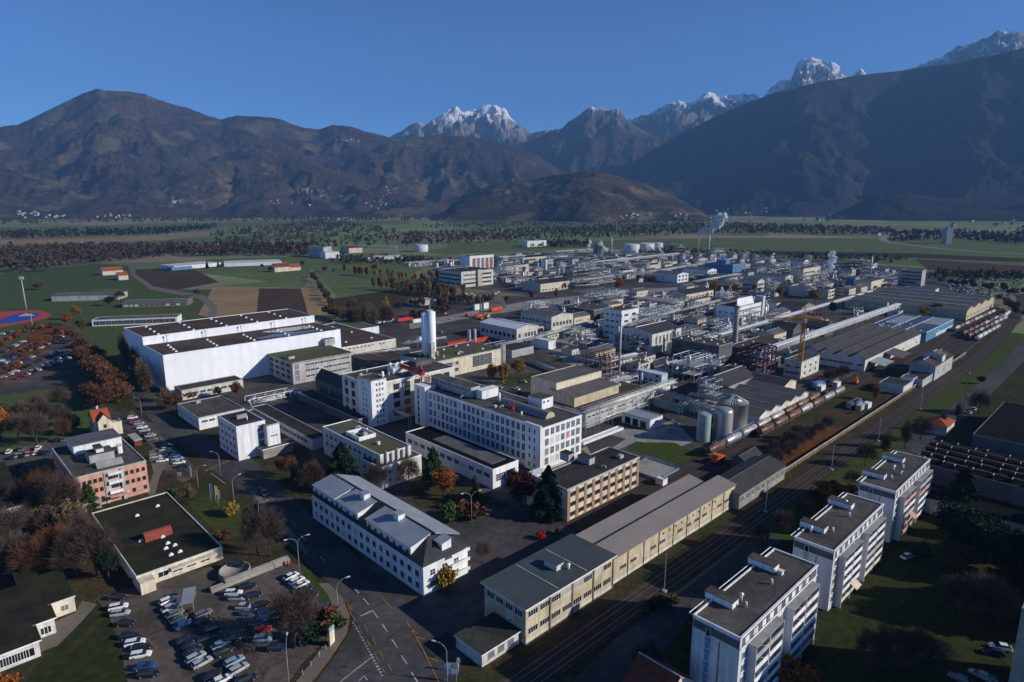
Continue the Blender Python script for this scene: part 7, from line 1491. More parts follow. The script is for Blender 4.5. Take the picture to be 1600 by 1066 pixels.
x, y = W(284, 745); rt = root('welcome_sign', (x, y), 0, 'white totem sign at the corner of the salmon office drive', 'sign'); MB().box(-1.6, -.2, -.1, .1, 0, 1.6).box(3.2, 3.6, -.1, .1, 0, 4).build('panel', M['linew'], rt)
p = W(700, 965); q = W(762, 925); rt = root('wire_fence', (p[0], p[1]), math.atan2(q[1] - p[1], q[0] - p[0]), 'pale wire fence in the shade left of the beige workshop', 'fence'); L = math.hypot(q[0] - p[0], q[1] - p[1]); f = MB()
for k in range(int(L / 2.5) + 1): f.bar((k * 2.5, 0, 0), (k * 2.5, 0, 1.8), .05)
for z in (.6, 1.2, 1.8): f.bar((0, 0, z), (L, 0, z), .03)
f.build('mesh_panel', M['steel'], rt)

n_ = 0
while n_ < 34:
    px, py = R.uniform(480, 1330), R.uniform(470, 640); x, y = W(px, py); a, b_ = toab(x, y)
    if any(oa - 2 < a < oa + ola + 2 and ob - 2 < b_ < ob + olb + 2 for oa, ob, ola, olb in OCC) or px + py * 1.3 > 1990 or (px < 600 and py < 560): continue
    n_ += 1; c = R.choice(['white', 'white', 'silver', 'grey', 'darkblue', 'red']); car(x, y, GROT + R.choice((0, math.pi / 2)), c, f"{NAMEC.get(c, c)} car left standing on the factory lanes between the halls", group=f"{NAMEC.get(c, c)} cars on the factory lanes", detail=False)
# ============================================================ TREES
def leafy(n, shape, size, seed, clumps=26, flat=.0):
    rs = np.random.RandomState(seed); c = []
    while len(c) < clumps:
        p = rs.uniform(-1, 1, 3)
        if np.linalg.norm(p) < 1 and np.linalg.norm(p) > .35: c.append(p)
    c = np.array(c) * rs.uniform(.62, 1.12, (clumps, 1)); k = rs.randint(0, clumps, n); P = c[k] * .86 + rs.normal(0, 1, (n, 3)) * rs.uniform(.07, .19, (clumps, 1))[k]
    P[:, 2] = P[:, 2]
    w_, h_, z0 = shape; P = P * np.array([w_, w_, h_ / 2]) + np.array([0, 0, z0 + h_ / 2])
    u = rs.normal(0, 1, (n, 3)); u /= np.linalg.norm(u, axis=1)[:, None]; v = rs.normal(0, 1, (n, 3)); v -= u * (u * v).sum(1)[:, None]; v /= np.linalg.norm(v, axis=1)[:, None]
    s = size * rs.uniform(.5, 1.3, (n, 1)); u *= s; v *= s * .7
    return np.stack([P - u - v, P + u - v, P + u + v, P - u + v], 1)
def twigs(n, shape, seed, wd=.05, ln=1.3):
    rs = np.random.RandomState(seed); w_, h_, z0 = shape; Q = []
    th = rs.uniform(0, 2 * np.pi, n); ph = np.arccos(rs.uniform(-.35, 1, n)); rr = rs.uniform(.35, 1, n) ** .6
    D = np.stack([np.sin(ph) * np.cos(th), np.sin(ph) * np.sin(th), np.cos(ph)], 1)
    lob = .80 + .22 * np.sin(th * 3 + seed) + .13 * np.sin(th * 7 + ph * 5)
    rr = rr * lob; P = D * rr[:, None] * np.array([w_, w_, h_ * .55]) + np.array([0, 0, z0 + h_ * .42]); D2 = D + rs.normal(0, .45, (n, 3)); D2[:, 2] += .35; D2 /= np.linalg.norm(D2, axis=1)[:, None]
    s = np.cross(D2, rs.normal(0, 1, (n, 3))); s /= np.linalg.norm(s, axis=1)[:, None]; s *= wd; L_ = ln * rs.uniform(.5, 1.3, (n, 1))
    return np.stack([P - s, P + s, P + s * .3 + D2 * L_, P - s * .3 + D2 * L_], 1)
def trunk_mb(h, r, spread, z_split, nl, seed):
    rs = random.Random(seed); q = MB(); q.tube((0, 0, 0), (rs.uniform(-.2, .2), rs.uniform(-.2, .2), z_split), r, r * .75, 8)
    q.tube((0, 0, z_split * .98), (rs.uniform(-.3, .3), rs.uniform(-.3, .3), h * .93), r * .72, r * .1, 6)
    for i in range(nl):
        a = i * 2.4 + rs.uniform(-.4, .4); z = z_split + (h * .6 - z_split) * i / nl; l_ = spread * rs.uniform(.6, 1) ; e = (l_ * .6 * math.cos(a), l_ * .6 * math.sin(a), z + l_ * .75)
        q.tube((0, 0, z), e, r * .38, r * .2, 5); a2 = a + rs.uniform(-.7, .7)
        q.tube(e, (e[0] + l_ * .4 * math.cos(a2), e[1] + l_ * .4 * math.sin(a2), e[2] + l_ * .5), r * .2, r * .06, 5)
        q.tube(e, (e[0] + l_ * .3 * math.cos(a2 + 1.4), e[1] + l_ * .3 * math.sin(a2 + 1.4), e[2] + l_ * .35), r * .17, r * .05, 5)
    return q
def cone_crown(n, h, w_, size, seed, z0=1.0, power=.9):
    rs = np.random.RandomState(seed); t = rs.uniform(0, 1, n) ** .75; z = z0 + (h - z0) * (1 - t); tier = .82 + .25 * np.sin(z * 3.1 + rs.uniform(0, .6, n)); th = rs.uniform(0, 2 * np.pi, n)
    lob = 1 + .18 * np.sin(th * 5 + z * 1.3); r = w_ * (t ** power) * np.sqrt(rs.uniform(.25, 1, n)) * tier * lob
    P = np.stack([r * np.cos(th), r * np.sin(th), z - r * .18], 1); o = np.stack([np.cos(th), np.sin(th), -.35 + 0 * th], 1); o += rs.normal(0, .25, (n, 3)); v = np.cross(o, rs.normal(0, 1, (n, 3))); v /= np.linalg.norm(v, axis=1)[:, None]
    s = size * rs.uniform(.5, 1.2, (n, 1)); u = o * s; v = v * s * .45
    return np.stack([P - u - v, P + u - v, P + u * 1.1 + v, P - u + v], 1)
TP = {}
def tree_proto(kind):
    # every prototype is about 10 m high
    if kind in TP: return TP[kind]
    base, mt = kind.split(':'); me2 = None
    sd_ = abs(hash(base)) % 1 + len(kind) * 7 + sum(map(ord, kind)) % 97
    if base == 'round': q = trunk_mb(9, .24, 3.6, 2.2, 8, sd_); cr = leafy(6000, (3.6, 7.8, 2.2), .185, sd_, 34)
    elif base == 'wide': q = trunk_mb(9, .26, 4.6, 2.0, 9, sd_); cr = leafy(7000, (4.8, 7.0, 2.4), .20, sd_, 44)
    elif base == 'tall': q = trunk_mb(9.5, .16, 1.9, 2.0, 9, sd_); cr = leafy(3800, (1.9, 8.6, 1.4), .16, sd_, 34)
    elif base == 'poplar': q = trunk_mb(9.8, .14, 1.0, 1.2, 10, sd_); cr = np.concatenate([leafy(500, (1.05, 9, .9), .16, sd_, 26), twigs(1700, (1.1, 9, .9), sd_, .045, 1.1)])
    elif base == 'bare': q = trunk_mb(9.2, .22, 4.2, 2.4, 12, sd_); cr = np.concatenate([twigs(3400, (3.9, 8.2, 1.7), sd_, .035, 1.25), leafy(260, (3.6, 7, 2.2), .12, sd_, 40)])
    elif base == 'bush': q = trunk_mb(3, .1, 1.6, .4, 5, sd_); cr = leafy(1500, (2.2, 3.2, .1), .2, sd_, 20)
    elif base == 'fir': q = MB().tube((0, 0, 0), (0, 0, 9.6), .22, .04, 8); cr = cone_crown(7500, 10, 2.7, .25, sd_)
    elif base == 'cedar': q = trunk_mb(9, .32, 4.0, 1.6, 9, sd_); cr = cone_crown(9000, 10, 4.1, .29, sd_, .6, .62)
    elif base == 'pine': q = trunk_mb(9, .2, 2.5, 2.5, 8, sd_); cr = cone_crown(6500, 10, 2.9, .25, sd_, 1.6, .6)
    elif base == 'spindle': q = MB().tube((0, 0, 0), (0, 0, 9), .15, .04, 6); cr = cone_crown(2600, 10, 1.7, .28, sd_, .2, .55)
    rt = root('tree', (0, 0), 0, 'x', 'tree'); q.build('trunk', M['birchb' if mt == 'yell' and base == 'tall' else 'bark'], rt)
    link('crown', npmesh('crown', cr, M[mt]), rt); TP[kind] = rt; rt['fresh'] = 1
    return rt
def tree(px, py, h, kind, label, name='tree', group=None, sx=1.0):
    p = tree_proto(kind); x, y = W(px, py); s = h / (3.4 if kind.startswith('bush') else 10)
    sc = (s * sx, s * sx, s); rz = R.uniform(0, 6.28)
    if 'fresh' in p:
        del p['fresh']; p.location = (x, y, 0); p.rotation_euler = (0, 0, rz); p.scale = sc; p['label'] = label; p.name = name
        if group: p['group'] = group
        return p
    o = dup(p, (x, y), rz, label, group, sc); o.name = name; return o
TT = [
 (537, 764, 17, 'cedar:fir', 'big dark spreading cedar between laboratory and dormer roofed building', 'cedar_tree', 1.0), (856, 808, 17.5, 'cedar:fir', 'tall dark blue fir at the end of the striped office', 'fir_tree', .78),
 (678, 762, 15, 'pine:firl', 'light green pine beside the workshop wall', 'pine_tree', 1.0), (742, 786, 10, 'spindle:firl', 'small pointed green cypress beside the orange tree', 'cypress_tree', 1.0),
 (695, 776, 10.5, 'round:orangel', 'vivid orange maple in the park beside the pine', 'maple_tree', 1.05), (814, 792, 14, 'wide:redl', 'dark red beech left of the dark blue fir', 'beech_tree', .9),
 (704, 815, 7, 'bush:firl', 'round olive green shrub behind the metal roofed building', 'shrub', 1.0), (737, 808, 5.5, 'bush:rustl', 'low rust coloured hedge under the twin lamp', 'hedge', 1.5),
 (639, 766, 13, 'bare:twig', 'bare tree in front of the stepped pale block', 'bare_tree', .8), (590, 770, 11, 'bare:twig', 'bare grey tree behind the cedar', 'bare_tree', .9),
 (490, 775, 13, 'bare:twig', 'bare pinkish tree left of the cedar', 'bare_tree', .9), (452, 748, 9, 'bare:rustl', 'reddish thin tree near the long low wing', 'tree', .9), (468, 762, 10, 'round:fir', 'dark evergreen under the reddish thin tree', 'tree', .9), (440, 742, 7, 'round:rustl', 'small rust tree at the yellow crossing', 'tree', .9),
 (698, 920, 6.5, 'bush:yell', 'golden shrub against the white gable wall', 'shrub', .9), (755, 880, 7, 'bare:twig', 'small bare tree at the yard corner right of the white gable', 'bare_tree', .8), (845, 842, 2.6, 'bush:redbr', 'bright red shrub beside the striped office drive', 'shrub', 1.0),
 (872, 836, 2.4, 'bush:brownl', 'small pale flowering bush by the drive', 'shrub', 1.0),
 (462, 1003, 13.5, 'bare:twig', 'big bare tree on the leafy island of the car park', 'bare_tree', 1.05), (500, 985, 6, 'bush:rustl', 'red brown shrub beside the car park verge', 'shrub', 1.2), (520, 982, 5, 'bush:firl', 'green bush on the bend behind the pillar', 'shrub', 1.1), (488, 1002, 5, 'bush:fir', 'dark bush at the leafy island', 'shrub', 1.2),
 (403, 868, 15, 'bare:twig', 'left one of two tall bare trees behind the ramp wall', 'bare_tree', .8), (422, 870, 15.5, 'bare:twig', 'right one of two tall bare trees behind the ramp wall', 'bare_tree', .75),
 (93, 812, 16, 'bare:twig', 'tall bare tree before the salmon office, right one', 'bare_tree', .9), (72, 800, 15, 'bare:rustl', 'dull red tree left of the salmon office', 'tree', .9), (112, 806, 14, 'bare:twig', 'bare tree touching the salmon office corner', 'bare_tree', .8),
 (143, 796, 9, 'cedar:firl', 'blue green spruce in front of the salmon office', 'spruce_tree', .75), (58, 696, 15, 'bare:twig', 'tall bare tree behind the left car lot', 'bare_tree', .9), (100, 690, 11, 'bare:rustl', 'slim russet tree left of the villa', 'tree', .7), (30, 690, 13, 'bare:twig', 'bare tree at the far left behind the lot', 'bare_tree', .9),
 (2, 690, 15, 'round:orangel', 'orange tree cut by the left edge', 'tree', .9), (160, 640, 12, 'wide:rustl', 'rusty beech crowding behind the villa', 'beech_tree', 1.0), (188, 630, 9, 'round:rustl', 'rusty tree where the avenue meets the road', 'tree', 1.0), (140, 628, 11, 'wide:rustl', 'rusty tree left of the one behind the villa', 'tree', 1.0),
 (115, 680, 11, 'round:fir', 'dark evergreen left of the villa', 'tree', .9), (97, 640, 12, 'bare:twig', 'pale bare tree on the lawn above the villa', 'bare_tree', 1.0), (60, 650, 11, 'bare:twig', 'pale bare tree on the lawn, left one', 'bare_tree', 1.0),
 (120, 500, 13, 'round:yell', 'golden tree at the end of the running track', 'tree', .9), (104, 508, 10, 'round:orangel', 'orange tree below the golden one', 'tree', 1.0), (128, 520, 12, 'round:brownl', 'pale brown tree at the pavilion corner', 'tree', 1.0),
 (272, 640, 9, 'wide:rustl', 'rust tree at the corner of the white hall', 'tree', 1.0), (258, 628, 8, 'round:brownl', 'brown tree beside the white hall corner', 'tree', 1.0), (340, 622, 6.5, 'round:rustl', 'small rust tree before the garage row', 'tree', 1.0), (371, 622, 9, 'round:rustl', 'round rusty tree standing before the shaded gap', 'tree', 1.05), (300, 622, 5, 'bush:rustl', 'rust bush before the garage row', 'shrub', 1.2),
 (361, 806, 4.5, 'bush:yell', 'yellow bush on the small lawn', 'shrub', 1.0), (296, 788, 7, 'round:brownl', 'brown shrubby tree beside the black mossy roof', 'tree', 1.0), (270, 780, 4, 'bush:firl', 'green shrub at the salmon office drive', 'shrub', 1.0), (350, 842, 3, 'bush:rustl', 'reddish bush at the lawn edge', 'shrub', 1.3),
 (215, 910, 2, 'bush:fir', 'dark hedge bush at the cream porch', 'shrub', 1.4), (170, 905, 10, 'round:fir', 'dark evergreen left of the black mossy roof', 'tree', .9), (152, 900, 16, 'bare:twig', 'tall bare tree with pale trunk left of the black mossy roof', 'bare_tree', .9), (120, 900, 14, 'bare:twig', 'bare tree between pavilion and mossy roof', 'bare_tree', 1.0), (60, 905, 12, 'bare:rustl', 'russet tree above the black roofed pavilion', 'tree', 1.1), (95, 880, 12, 'bare:rustl', 'russet tree behind the black roofed pavilion', 'tree', 1.1), (25, 890, 11, 'bare:twig', 'bare tree at the left edge above the pavilion', 'bare_tree', 1.1), (20, 850, 12, 'bare:twig', 'bare tree at the left edge below the terrace house', 'bare_tree', 1.1), (5, 1080, 4, 'bush:orangel', 'orange bush in the bottom left corner', 'shrub', 1.2),
 (768, 598, 12, 'tall:yell', 'left one of the golden birches beside the tall window hall', 'birch_tree', 1.3), (787, 600, 13, 'tall:yell', 'middle one of the golden birches beside the tall window hall', 'birch_tree', 1.3), (811, 594, 13, 'round:yell', 'broad golden tree right of the birches', 'tree', .9), (812, 627, 6, 'round:rustl', 'rusty small tree behind the roof stack', 'tree', .8),
 (1011, 1058, 9, 'bare:twig', 'bare tree in deep shade before the nearest apartments', 'bare_tree', 1.0), (1270, 800, 8, 'bare:rustl', 'orange brown bush row between railway and apartments', 'shrub', 1.0), (1290, 790, 7, 'bush:orangel', 'orange shrub behind the middle apartments', 'shrub', 1.2), (1310, 782, 7, 'bush:orangel', 'orange shrub left of the farthest apartments', 'shrub', 1.1), (1255, 815, 8, 'bare:twig', 'pale bare bush near the middle apartments', 'shrub', 1.0), (1225, 835, 8, 'bare:twig', 'pale bare bush left of the middle apartments', 'shrub', 1.0), (1190, 850, 6, 'bare:twig', 'pale bare bush by the shade strip near the apartments', 'shrub', 1.0), (1330, 760, 6, 'bare:twig', 'greyish bush left of the farthest apartments', 'shrub', 1.3),
 (1368, 625, 9, 'tall:orangel', 'flame orange shrub tree in the goods yard', 'tree', 1.3), (1439, 885, 8, 'round:fir', 'dark bush with a van on the meadow', 'tree', 1.0), (1500, 800, 15, 'cedar:fir', 'big black conifer beside the white house row', 'conifer', 1.0), (1400, 1050, 11, 'bare:twig', 'dark bare tree at the bottom right, middle one', 'tree', 1.1), (1360, 1045, 9, 'bare:twig', 'dark bare tree at the bottom right, left one', 'tree', 1.1), (1440, 1060, 11, 'bare:twig', 'dark bare tree at the bottom right, right one', 'tree', 1.1), (1240, 1070, 6, 'bush:orangel', 'orange bush at the foot of the nearest apartments', 'shrub', 1.1),
 (1532, 600, 5, 'wide:fir', 'dark low tree on the railway meadow', 'tree', 1.0), (968, 457, 16, 'round:orangel', 'large round orange tree on the avenue', 'tree', .9), (869, 467, 12, 'tall:brownl', 'brown tree left on the avenue', 'tree', 1.2), (830, 467, 8, 'round:redl', 'crimson tree on the avenue, right of its twin', 'tree', 1.0), (791, 474, 8, 'round:redl', 'crimson tree on the avenue verge, left one', 'tree', 1.0),
 (1272, 476, 17, 'wide:yell', 'broad golden tree among the gabled laboratories', 'tree', .9), (1218, 468, 14, 'round:yell', 'golden tree left of the broad golden one', 'tree', 1.0), (1116, 460, 15, 'round:orangel', 'orange tree between black shed and laboratories', 'tree', .8), (1155, 460, 13, 'round:orangel', 'orange red tree before the gabled laboratory', 'tree', .9), (1300, 492, 13, 'round:fir', 'dark green tree beneath the long pale bridge', 'tree', 1.0), (1465, 495, 14, 'wide:yell', 'golden brown tree between blue hall and brown warehouse', 'tree', 1.0), (1444, 496, 10, 'wide:yell', 'golden brown tree left of the taller one by the blue hall', 'tree', 1.2),
 (610, 505, 7, 'round:fir', 'green bush between the lorries', 'shrub', 1.1), (622, 490, 12, 'bare:twig', 'bare tree behind the lorries', 'bare_tree', .8), (410, 420, 8, 'round:rustl', 'rust tree left of the pale farmhouse', 'tree', 1.0), (422, 425, 8, 'bare:twig', 'bare tree beside the pale farmhouse', 'bare_tree', 1.0), (507, 425, 9, 'wide:rustl', 'rust tree alone in the green field', 'tree', 1.0), (521, 424, 6, 'fir:fir', 'small dark cone shaped fir in the green field', 'fir_tree', 1.0), (538, 422, 10, 'spindle:fir', 'dark column cypress in the green field', 'cypress_tree', 1.2), (324, 420, 12, 'fir:fir', 'left of two dark firs at the brown field', 'fir_tree', 1.0), (341, 418, 10, 'fir:fir', 'right of two dark firs at the brown field', 'fir_tree', 1.0), (308, 462, 8, 'wide:twig', 'small dark tree at the lane bend', 'tree', 1.0), (473, 418, 12, 'bare:twig', 'bare tree right of the red roofed barn', 'bare_tree', .8),
 (585, 425, 12, 'bare:rustl', 'reddish tree right of the column cypress', 'tree', 1.0), (188, 470, 11, 'bare:twig', 'dark bare tree before the clubhouse', 'bare_tree', 1.2), (172, 478, 10, 'wide:fir', 'dark low tree left of the clubhouse', 'tree', 1.0), (60, 453, 9, 'wide:twig', 'leafless spreading tree on the brown meadow', 'bare_tree', 1.5),
]
for px, py, h, k, l, nm, sx in TT: tree(px, py, h, k, l, nm, None, sx)
def row(p, q, n, h, kinds, label, name, group, jit=2, sx=1.0, hj=.2):
    for i in range(n):
        t = (i + .5) / n; tree(p[0] + (q[0] - p[0]) * t + R.uniform(-jit, jit), p[1] + (q[1] - p[1]) * t + R.uniform(-jit * .4, jit * .4), h * R.uniform(1 - hj, 1 + hj), R.choice(kinds), label, name, group, sx)
row((124, 552), (188, 634), 15, 13, ['wide:rustl', 'round:rustl'], 'rust brown tree in the dense row left of the white hall', 'avenue_tree', 'rust trees left of the white hall', 2, 1.15)
row((120, 530), (135, 560), 5, 9.5, ['round:brownl'], 'faded brown tree at the upper end of the dense row', 'avenue_tree', 'faded trees at the top of the dense row', 3)
row((195, 560), (232, 625), 12, 18, ['poplar:brownl'], 'slim half bare poplar at the dark end of the white halls', 'poplar_tree', 'poplars at the end of the white halls', 2, 1.0, .12)
for p, q, n in (((0, 546), (40, 520), 7), ((40, 520), (84, 512), 6), ((0, 590), (30, 574), 4), ((30, 560), (80, 534), 7), ((84, 520), (120, 535), 4)):
    row(p, q, n, 5.5, ['round:orangel', 'round:rustl', 'bush:rustl'], 'small orange tree between the car rows far left', 'car_park_tree', 'small trees between the car rows far left', 2)
row((545, 512), (610, 506), 14, 16, ['bare:twig', 'bare:brownl', 'tall:brownl'], 'half bare tree in the tall clump behind the mossy annex', 'tree', 'tall clump behind the mossy annex', 6)
row((600, 505), (608, 490), 3, 15, ['tall:yell'], 'golden birch in the tall clump behind the truck yard', 'birch_tree', 'golden birches behind the truck yard', 4)
row((548, 500), (556, 492), 3, 18, ['poplar:brownl'], 'slender pinkish poplar left in the tall clump', 'poplar_tree', 'slender poplars in the tall clump', 3)
row((515, 495), (540, 505), 5, 11, ['wide:brownl', 'round:fir'], 'bushy tree at the end of the hedge line', 'tree', 'bushy trees at the end of the hedge line', 5)
row((488, 432), (518, 480), 12, 8, ['wide:twig', 'wide:brownl'], 'brown tree in the hedge line between the fields', 'hedge_tree', 'trees of the hedge line between the fields', 2)
row((545, 430), (700, 442), 24, 13, ['tall:orangel', 'tall:rustl', 'tall:yell'], 'slim autumn birch in the scattered grove before the office block', 'birch_tree', 'scattered birches in the back grove', 8)
row((590, 452), (725, 466), 34, 14, ['tall:orangel', 'tall:rustl', 'tall:brownl', 'tall:yell'], 'autumn tree in the front grove left of the office block', 'tree', 'front grove left of the office block', 8)
row((640, 482), (770, 474), 26, 10, ['tall:brownl', 'tall:yell', 'bare:twig'], 'small brown tree in the strip beside the avenue', 'tree', 'brown trees beside the avenue', 6)
row((640, 498), (700, 486), 12, 7, ['bush:rustl', 'round:brownl'], 'low russet shrub tree behind the red lorry', 'shrub', 'russet shrubs behind the red lorry', 5)
row((880, 452), (935, 446), 6, 10, ['tall:brownl', 'tall:yell'], 'thin yellowing tree before the long cream hall', 'tree', 'thin trees before the long cream hall', 3)
row((940, 446), (1090, 434), 10, 11, ['tall:orangel', 'tall:rustl', 'round:firl'], 'autumn tree in the strip right of the avenue', 'tree', 'autumn trees right of the avenue', 6)
row((1190, 740), (1300, 668), 9, 7.5, ['bare:twig'], 'bare tree on the orange leaf strewn ground inside the railway wall', 'bare_tree', 'bare trees inside the railway wall', 5)
row((1190, 720), (1250, 680), 5, 6, ['bare:twig'], 'low reddish tree between tank wagons and railway wall', 'tree', 'low reddish trees by the tank wagons', 8)
row((1290, 600), (1325, 590), 5, 7, ['bare:twig', 'bare:rustl'], 'small bare tree before the big saw tooth shed', 'bare_tree', 'bare trees before the big saw tooth shed', 5)
row((1560, 470), (1600, 500), 6, 9, ['wide:fir', 'wide:brownl'], 'dark tree at the right end of the sidings', 'tree', 'dark trees at the end of the sidings', 5)
row((1460, 440), (1600, 462), 16, 8, ['wide:brownl', 'wide:twig'], 'dark brown tree around the far storage lot', 'tree', 'dark trees around the far storage lot', 8)
row((1340, 735), (1540, 640), 7, 11, ['bare:twig', 'poplar:brownl'], 'thin bare tree along the shaded railway road', 'tree', 'dark trees along the shaded railway road', 4)
row((20, 790), (140, 860), 9, 10, ['bare:twig', 'bare:twig', 'wide:brownl'], 'brown tree in the shady garden below the salmon office', 'tree', 'garden trees below the salmon office', 16)
row((0, 660), (110, 668), 7, 10, ['bare:twig', 'wide:brownl'], 'brownish tree on the lawn edge left of the villa', 'tree', 'brownish trees left of the villa', 8)
row((1480, 860), (1600, 900), 7, 15, ['wide:fir'], 'black evergreen in the deep shade right of the meadow', 'conifer', 'black evergreens right of the meadow', 14)
row((1500, 960), (1560, 980), 4, 12, ['bare:twig'], 'shaded tree above the dark yard', 'tree', 'shaded trees above the dark yard', 10)
row((902, 779), (1000, 745), 8, 2.2, ['bush:fir'], 'low dark bush along the striped office wall', 'shrub', 'low bushes along the striped office', 2)
row((1000, 960), (1060, 940), 6, 3, ['bush:brownl', 'bush:redl'], 'low scrub bush beside the track near the overhead mast', 'shrub', 'scrub beside the track', 10)
row((1130, 460), (1250, 448), 6, 12, ['tall:orangel', 'round:yell'], 'orange tree scattered between the laboratories', 'tree', 'orange trees between the laboratories', 12)

for px, py, h in ((1650, 850, 20), (1690, 880, 23), (1665, 920, 22), (1700, 960, 24), (1655, 990, 20)): tree(px, py, h, 'cedar:fir', 'tall dark conifer standing right of the meadow just outside the picture', 'conifer', 'tall conifers right of the meadow')
# ---- distant woods: one mass each, nobody could count them
def wood(name, label, pts, n, h, mats, seed, sz=1.0):
    P = np.array([W(*p) for p in pts]); rs = np.random.RandomState(seed); mn, mx_ = P.min(0), P.max(0); out = []
    def inside(x, y):
        c = False
        for i in range(len(P)):
            (x0, y0), (x1, y1) = P[i], P[i - 1]
            if (y0 > y) != (y1 > y) and x < (x1 - x0) * (y - y0) / (y1 - y0) + x0: c = not c
        return c
    Q = []
    while len(out) < n:
        x, y = rs.uniform(mn, mx_)
        if inside(x, y): out.append((x, y))
    idx = []
    for i, (x, y) in enumerate(out):
        hh = h * rs.uniform(.35, 1.3); w_ = hh * rs.uniform(.28, .5); c = leafy(34, (w_, hh * .95, hh * .05), sz * hh * .10, seed * 991 + i, 9) + np.array([x, y, 0]); Q.append(c); idx += [rs.randint(len(mats))] * 34
    me = npmesh(name, np.concatenate(Q), [M[m] for m in mats], np.array(idx)); return tag(link(name, me), label, None, None, 'stuff')
wood('woodland', 'russet riverside wood at the left', [(0, 428), (0, 392), (150, 388), (420, 386), (500, 386), (498, 400), (430, 400), (260, 402), (130, 414), (60, 426)], 1300, 15, ['woodr', 'woodm', 'woodr', 'woodm'], 1)
wood('woodland', 'brown wood belt behind the treatment plant', [(330, 386), (330, 366), (500, 345), (560, 352), (660, 368), (660, 384), (520, 392)], 850, 15, ['woodm', 'woodm', 'woodr'], 2)
wood('woodland', 'long bare wood belt across the plain', [(640, 384), (640, 366), (900, 356), (1130, 350), (1390, 358), (1390, 368), (1130, 366), (900, 374), (760, 382)], 2200, 14, ['woodm', 'woodm', 'woodr'], 3)
wood('woodland', 'thin dark wood belt at the far left plain', [(0, 374), (0, 366), (250, 360), (340, 354), (340, 358), (250, 368)], 500, 18, ['woodm', 'fir'], 4)
wood('woodland', 'dark wood before the far town at the right', [(1390, 378), (1380, 362), (1600, 366), (1600, 384), (1500, 376)], 500, 14, ['woodm', 'fir'], 5)
wood('woodland', 'far wood belt at the foot of the left slopes', [(0, 352), (0, 346), (300, 340), (660, 340), (1000, 338), (1000, 342), (660, 346), (300, 348)], 900, 22, ['woodm', 'fir', 'woodr'], 6)
wood('scrubland', 'bushes around the plain ponds and ditches', [(660, 352), (900, 348), (1100, 346), (1100, 352), (900, 354), (660, 358)], 500, 12, ['woodm', 'fir'], 7)
wood('woodland', 'dark bushes right of the office tower', [(1440, 436), (1600, 440), (1600, 432), (1470, 427)], 160, 9, ['woodm', 'fir', 'woodr'], 8)
wood('scrubland', 'brown scrub between the treatment plant and the grove', [(510, 412), (700, 418), (720, 410), (600, 402), (520, 402)], 260, 9, ['woodm', 'woodr', 'fir'], 9)
wood('scrubland', 'brown scrub and small trees behind the works', [(1000, 398), (1400, 412), (1420, 406), (1150, 394), (1000, 390)], 300, 9, ['woodm', 'woodr', 'fir'], 10)
wood('woodland', 'dark green copse behind the steam cooler', [(830, 388), (830, 380), (920, 380), (920, 388)], 110, 12, ['fir', 'woodm'], 11)

# ---- far villages: every house is an object of its own
hm = []
for i, (wl, rf) in enumerate((('lgrey', 'reddark'), ('offw', 'gshed'), ('cream', 'reddark'), ('lgrey', 'brownr'))):
    q = MB().box(-6, 6, -5, 5, 0, 6.5)
    for s in (-6, 6): q.face([(s, -5, 6.5), (s, 5, 6.5), (s, 0, 10)])
    q.face([(-6.6, -5.6, 6.1), (6.6, -5.6, 6.1), (6.6, 0, 10.1), (-6.6, 0, 10.1)], 1); q.face([(-6.6, 5.6, 6.1), (6.6, 5.6, 6.1), (6.6, 0, 10.1), (-6.6, 0, 10.1)][::-1], 1)
    o = q.build('village_house', [M[wl], M[rf]]); hm.append(o.data); bpy.data.objects.remove(o)
bpy.context.view_layer.update()
dg = bpy.context.evaluated_depsgraph_get()
def on_ground(px, py):
    p = Vector((0, 0, CAM_H)); X, Y, Z = ray_at(px, py, 1000); d = (Vector((X, Y, Z)) - p).normalized()
    ok, loc, nrm, ix, ob, mt = S.ray_cast(dg, p, d, distance=30000)
    return loc if ok and ob.get('kind') == 'structure' else None
VH = [((0, 330, 60, 345), 22, 'in the village at the far left foot of the mountain'), ((60, 334, 240, 344), 34, 'in the scattered village on the left plain'), ((270, 296, 480, 318), 34, 'among the vineyards of the left spur'), ((480, 292, 620, 330), 34, 'in the hill village on the spur'), ((430, 217, 560, 223), 16, 'in the high terrace village'), ((940, 332, 1080, 346), 22, 'at the foot of the wooded hill'), ((1100, 326, 1380, 346), 46, 'in the town below the dark mountain'), ((1330, 340, 1600, 368), 34, 'in the town at the far right'), ((500, 338, 700, 348), 10, 'on the far plain')]
VP = []
for (x0, y0, x1, y1), n, lab in VH:
    cs = [(R.uniform(x0, x1), R.uniform(y0, y1)) for _ in range(max(2, n // 9))]
    for i in range(n):
        c = R.choice(cs); VP.append((lab, on_ground(min(x1, max(x0, R.gauss(c[0], (x1 - x0) * .07))), min(y1, max(y0, R.gauss(c[1], (y1 - y0) * .16))))))
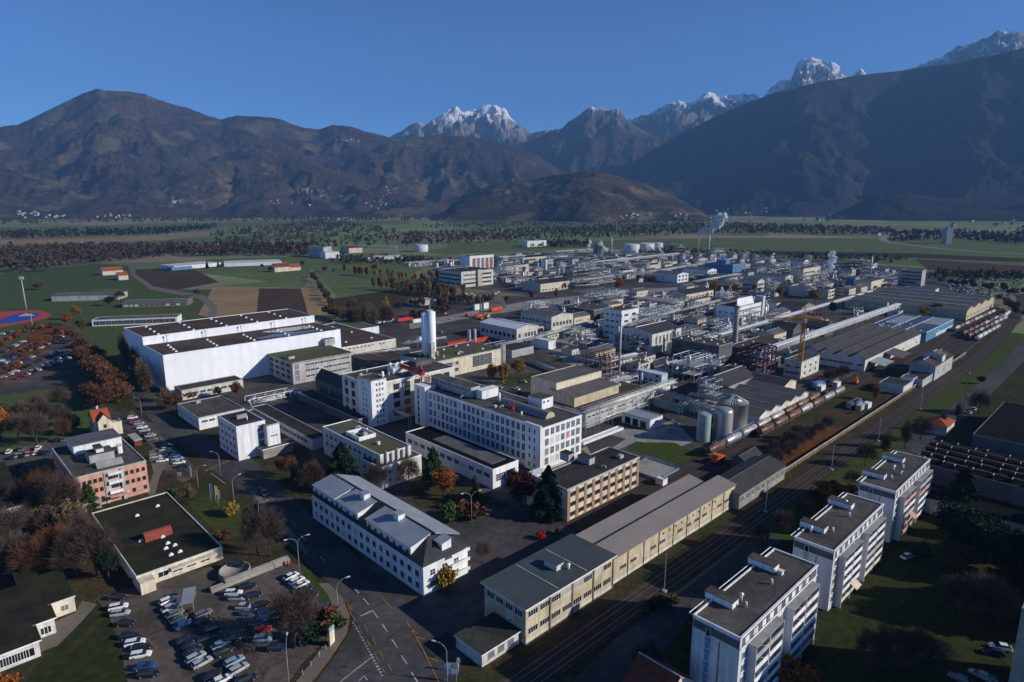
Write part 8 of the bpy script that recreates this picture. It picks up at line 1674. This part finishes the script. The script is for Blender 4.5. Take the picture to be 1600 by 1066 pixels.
FB = [on_ground(px, py) for px, py in ((1478, 381), (1015, 338), (801, 283))]
for lab, p in VP:
        if p is None: continue
        o = link('village_house', R.choice(hm), None, (p.x, p.y, p.z - 1), R.uniform(0, 3.1)); s = R.uniform(.7, 1.5); o.scale = (s, s, s); tag(o, 'tiny pale house ' + lab, 'house', 'tiny houses ' + lab)
for px, py, s, l in ((1478, 381, (1.2, 2, 4.2), 'dark high rise block standing alone before the far town'), (1015, 338, (1.4, 1.5, 2.6), 'pale high rise beside the foot of the wooded hill'), (801, 283, (1, 1, 1.6), 'white chapel on top of the wooded hill')):
    p = FB.pop(0)
    if p: o = MB().box(-6, 6, -5, 5, 0, 9).box(-2, 2, -2, 2, 9, 10).build('far_building', M['lgrey'], None, p); o.scale = s; tag(o, l, 'building')
# motorway ramp curving on the right plain
pts = [(1400, 362), (1385, 368), (1378, 374), (1388, 379), (1420, 383), (1470, 389), (1540, 395), (1600, 398)]
for (a, b_) in [(pts, 9)]:
    L_ = []; R_ = []
    for i, p in enumerate(pts):
        q0 = Vector(W(*pts[max(0, i - 1)])); q1 = Vector(W(*pts[min(len(pts) - 1, i + 1)])); d = (q1 - q0).normalized(); c = Vector(W(*p)); nrm = Vector((-d.y, d.x)) * 9; L_.append(tuple(c + nrm)); R_.append(tuple(c - nrm))
    sheet('motorway', L_ + R_[::-1], M['concr'], .3, world=True)

mz = max(v.co.z for o_ in bpy.data.objects if o_.type == 'MESH' and 'mountain' in o_.name for v in o_.data.vertices); print('HIGHEST', mz)
# ============================================================ HAZE
hz = MB().box(-21000, 21000, -400, 19000, -6, 3900).build('haze', [])
m = bpy.data.materials.new('haze'); m.use_nodes = True; n = m.node_tree.nodes; n.clear(); o = n.new('ShaderNodeOutputMaterial'); v = n.new('ShaderNodeVolumePrincipled')
v.inputs['Color'].default_value = (.24, .52, 1.0, 1); v.inputs['Density'].default_value = 5.0e-5; v.inputs['Anisotropy'].default_value = 0.0
m.node_tree.links.new(v.outputs[0], o.inputs['Volume']); hz.data.materials.append(m); tag(hz, kind='stuff')
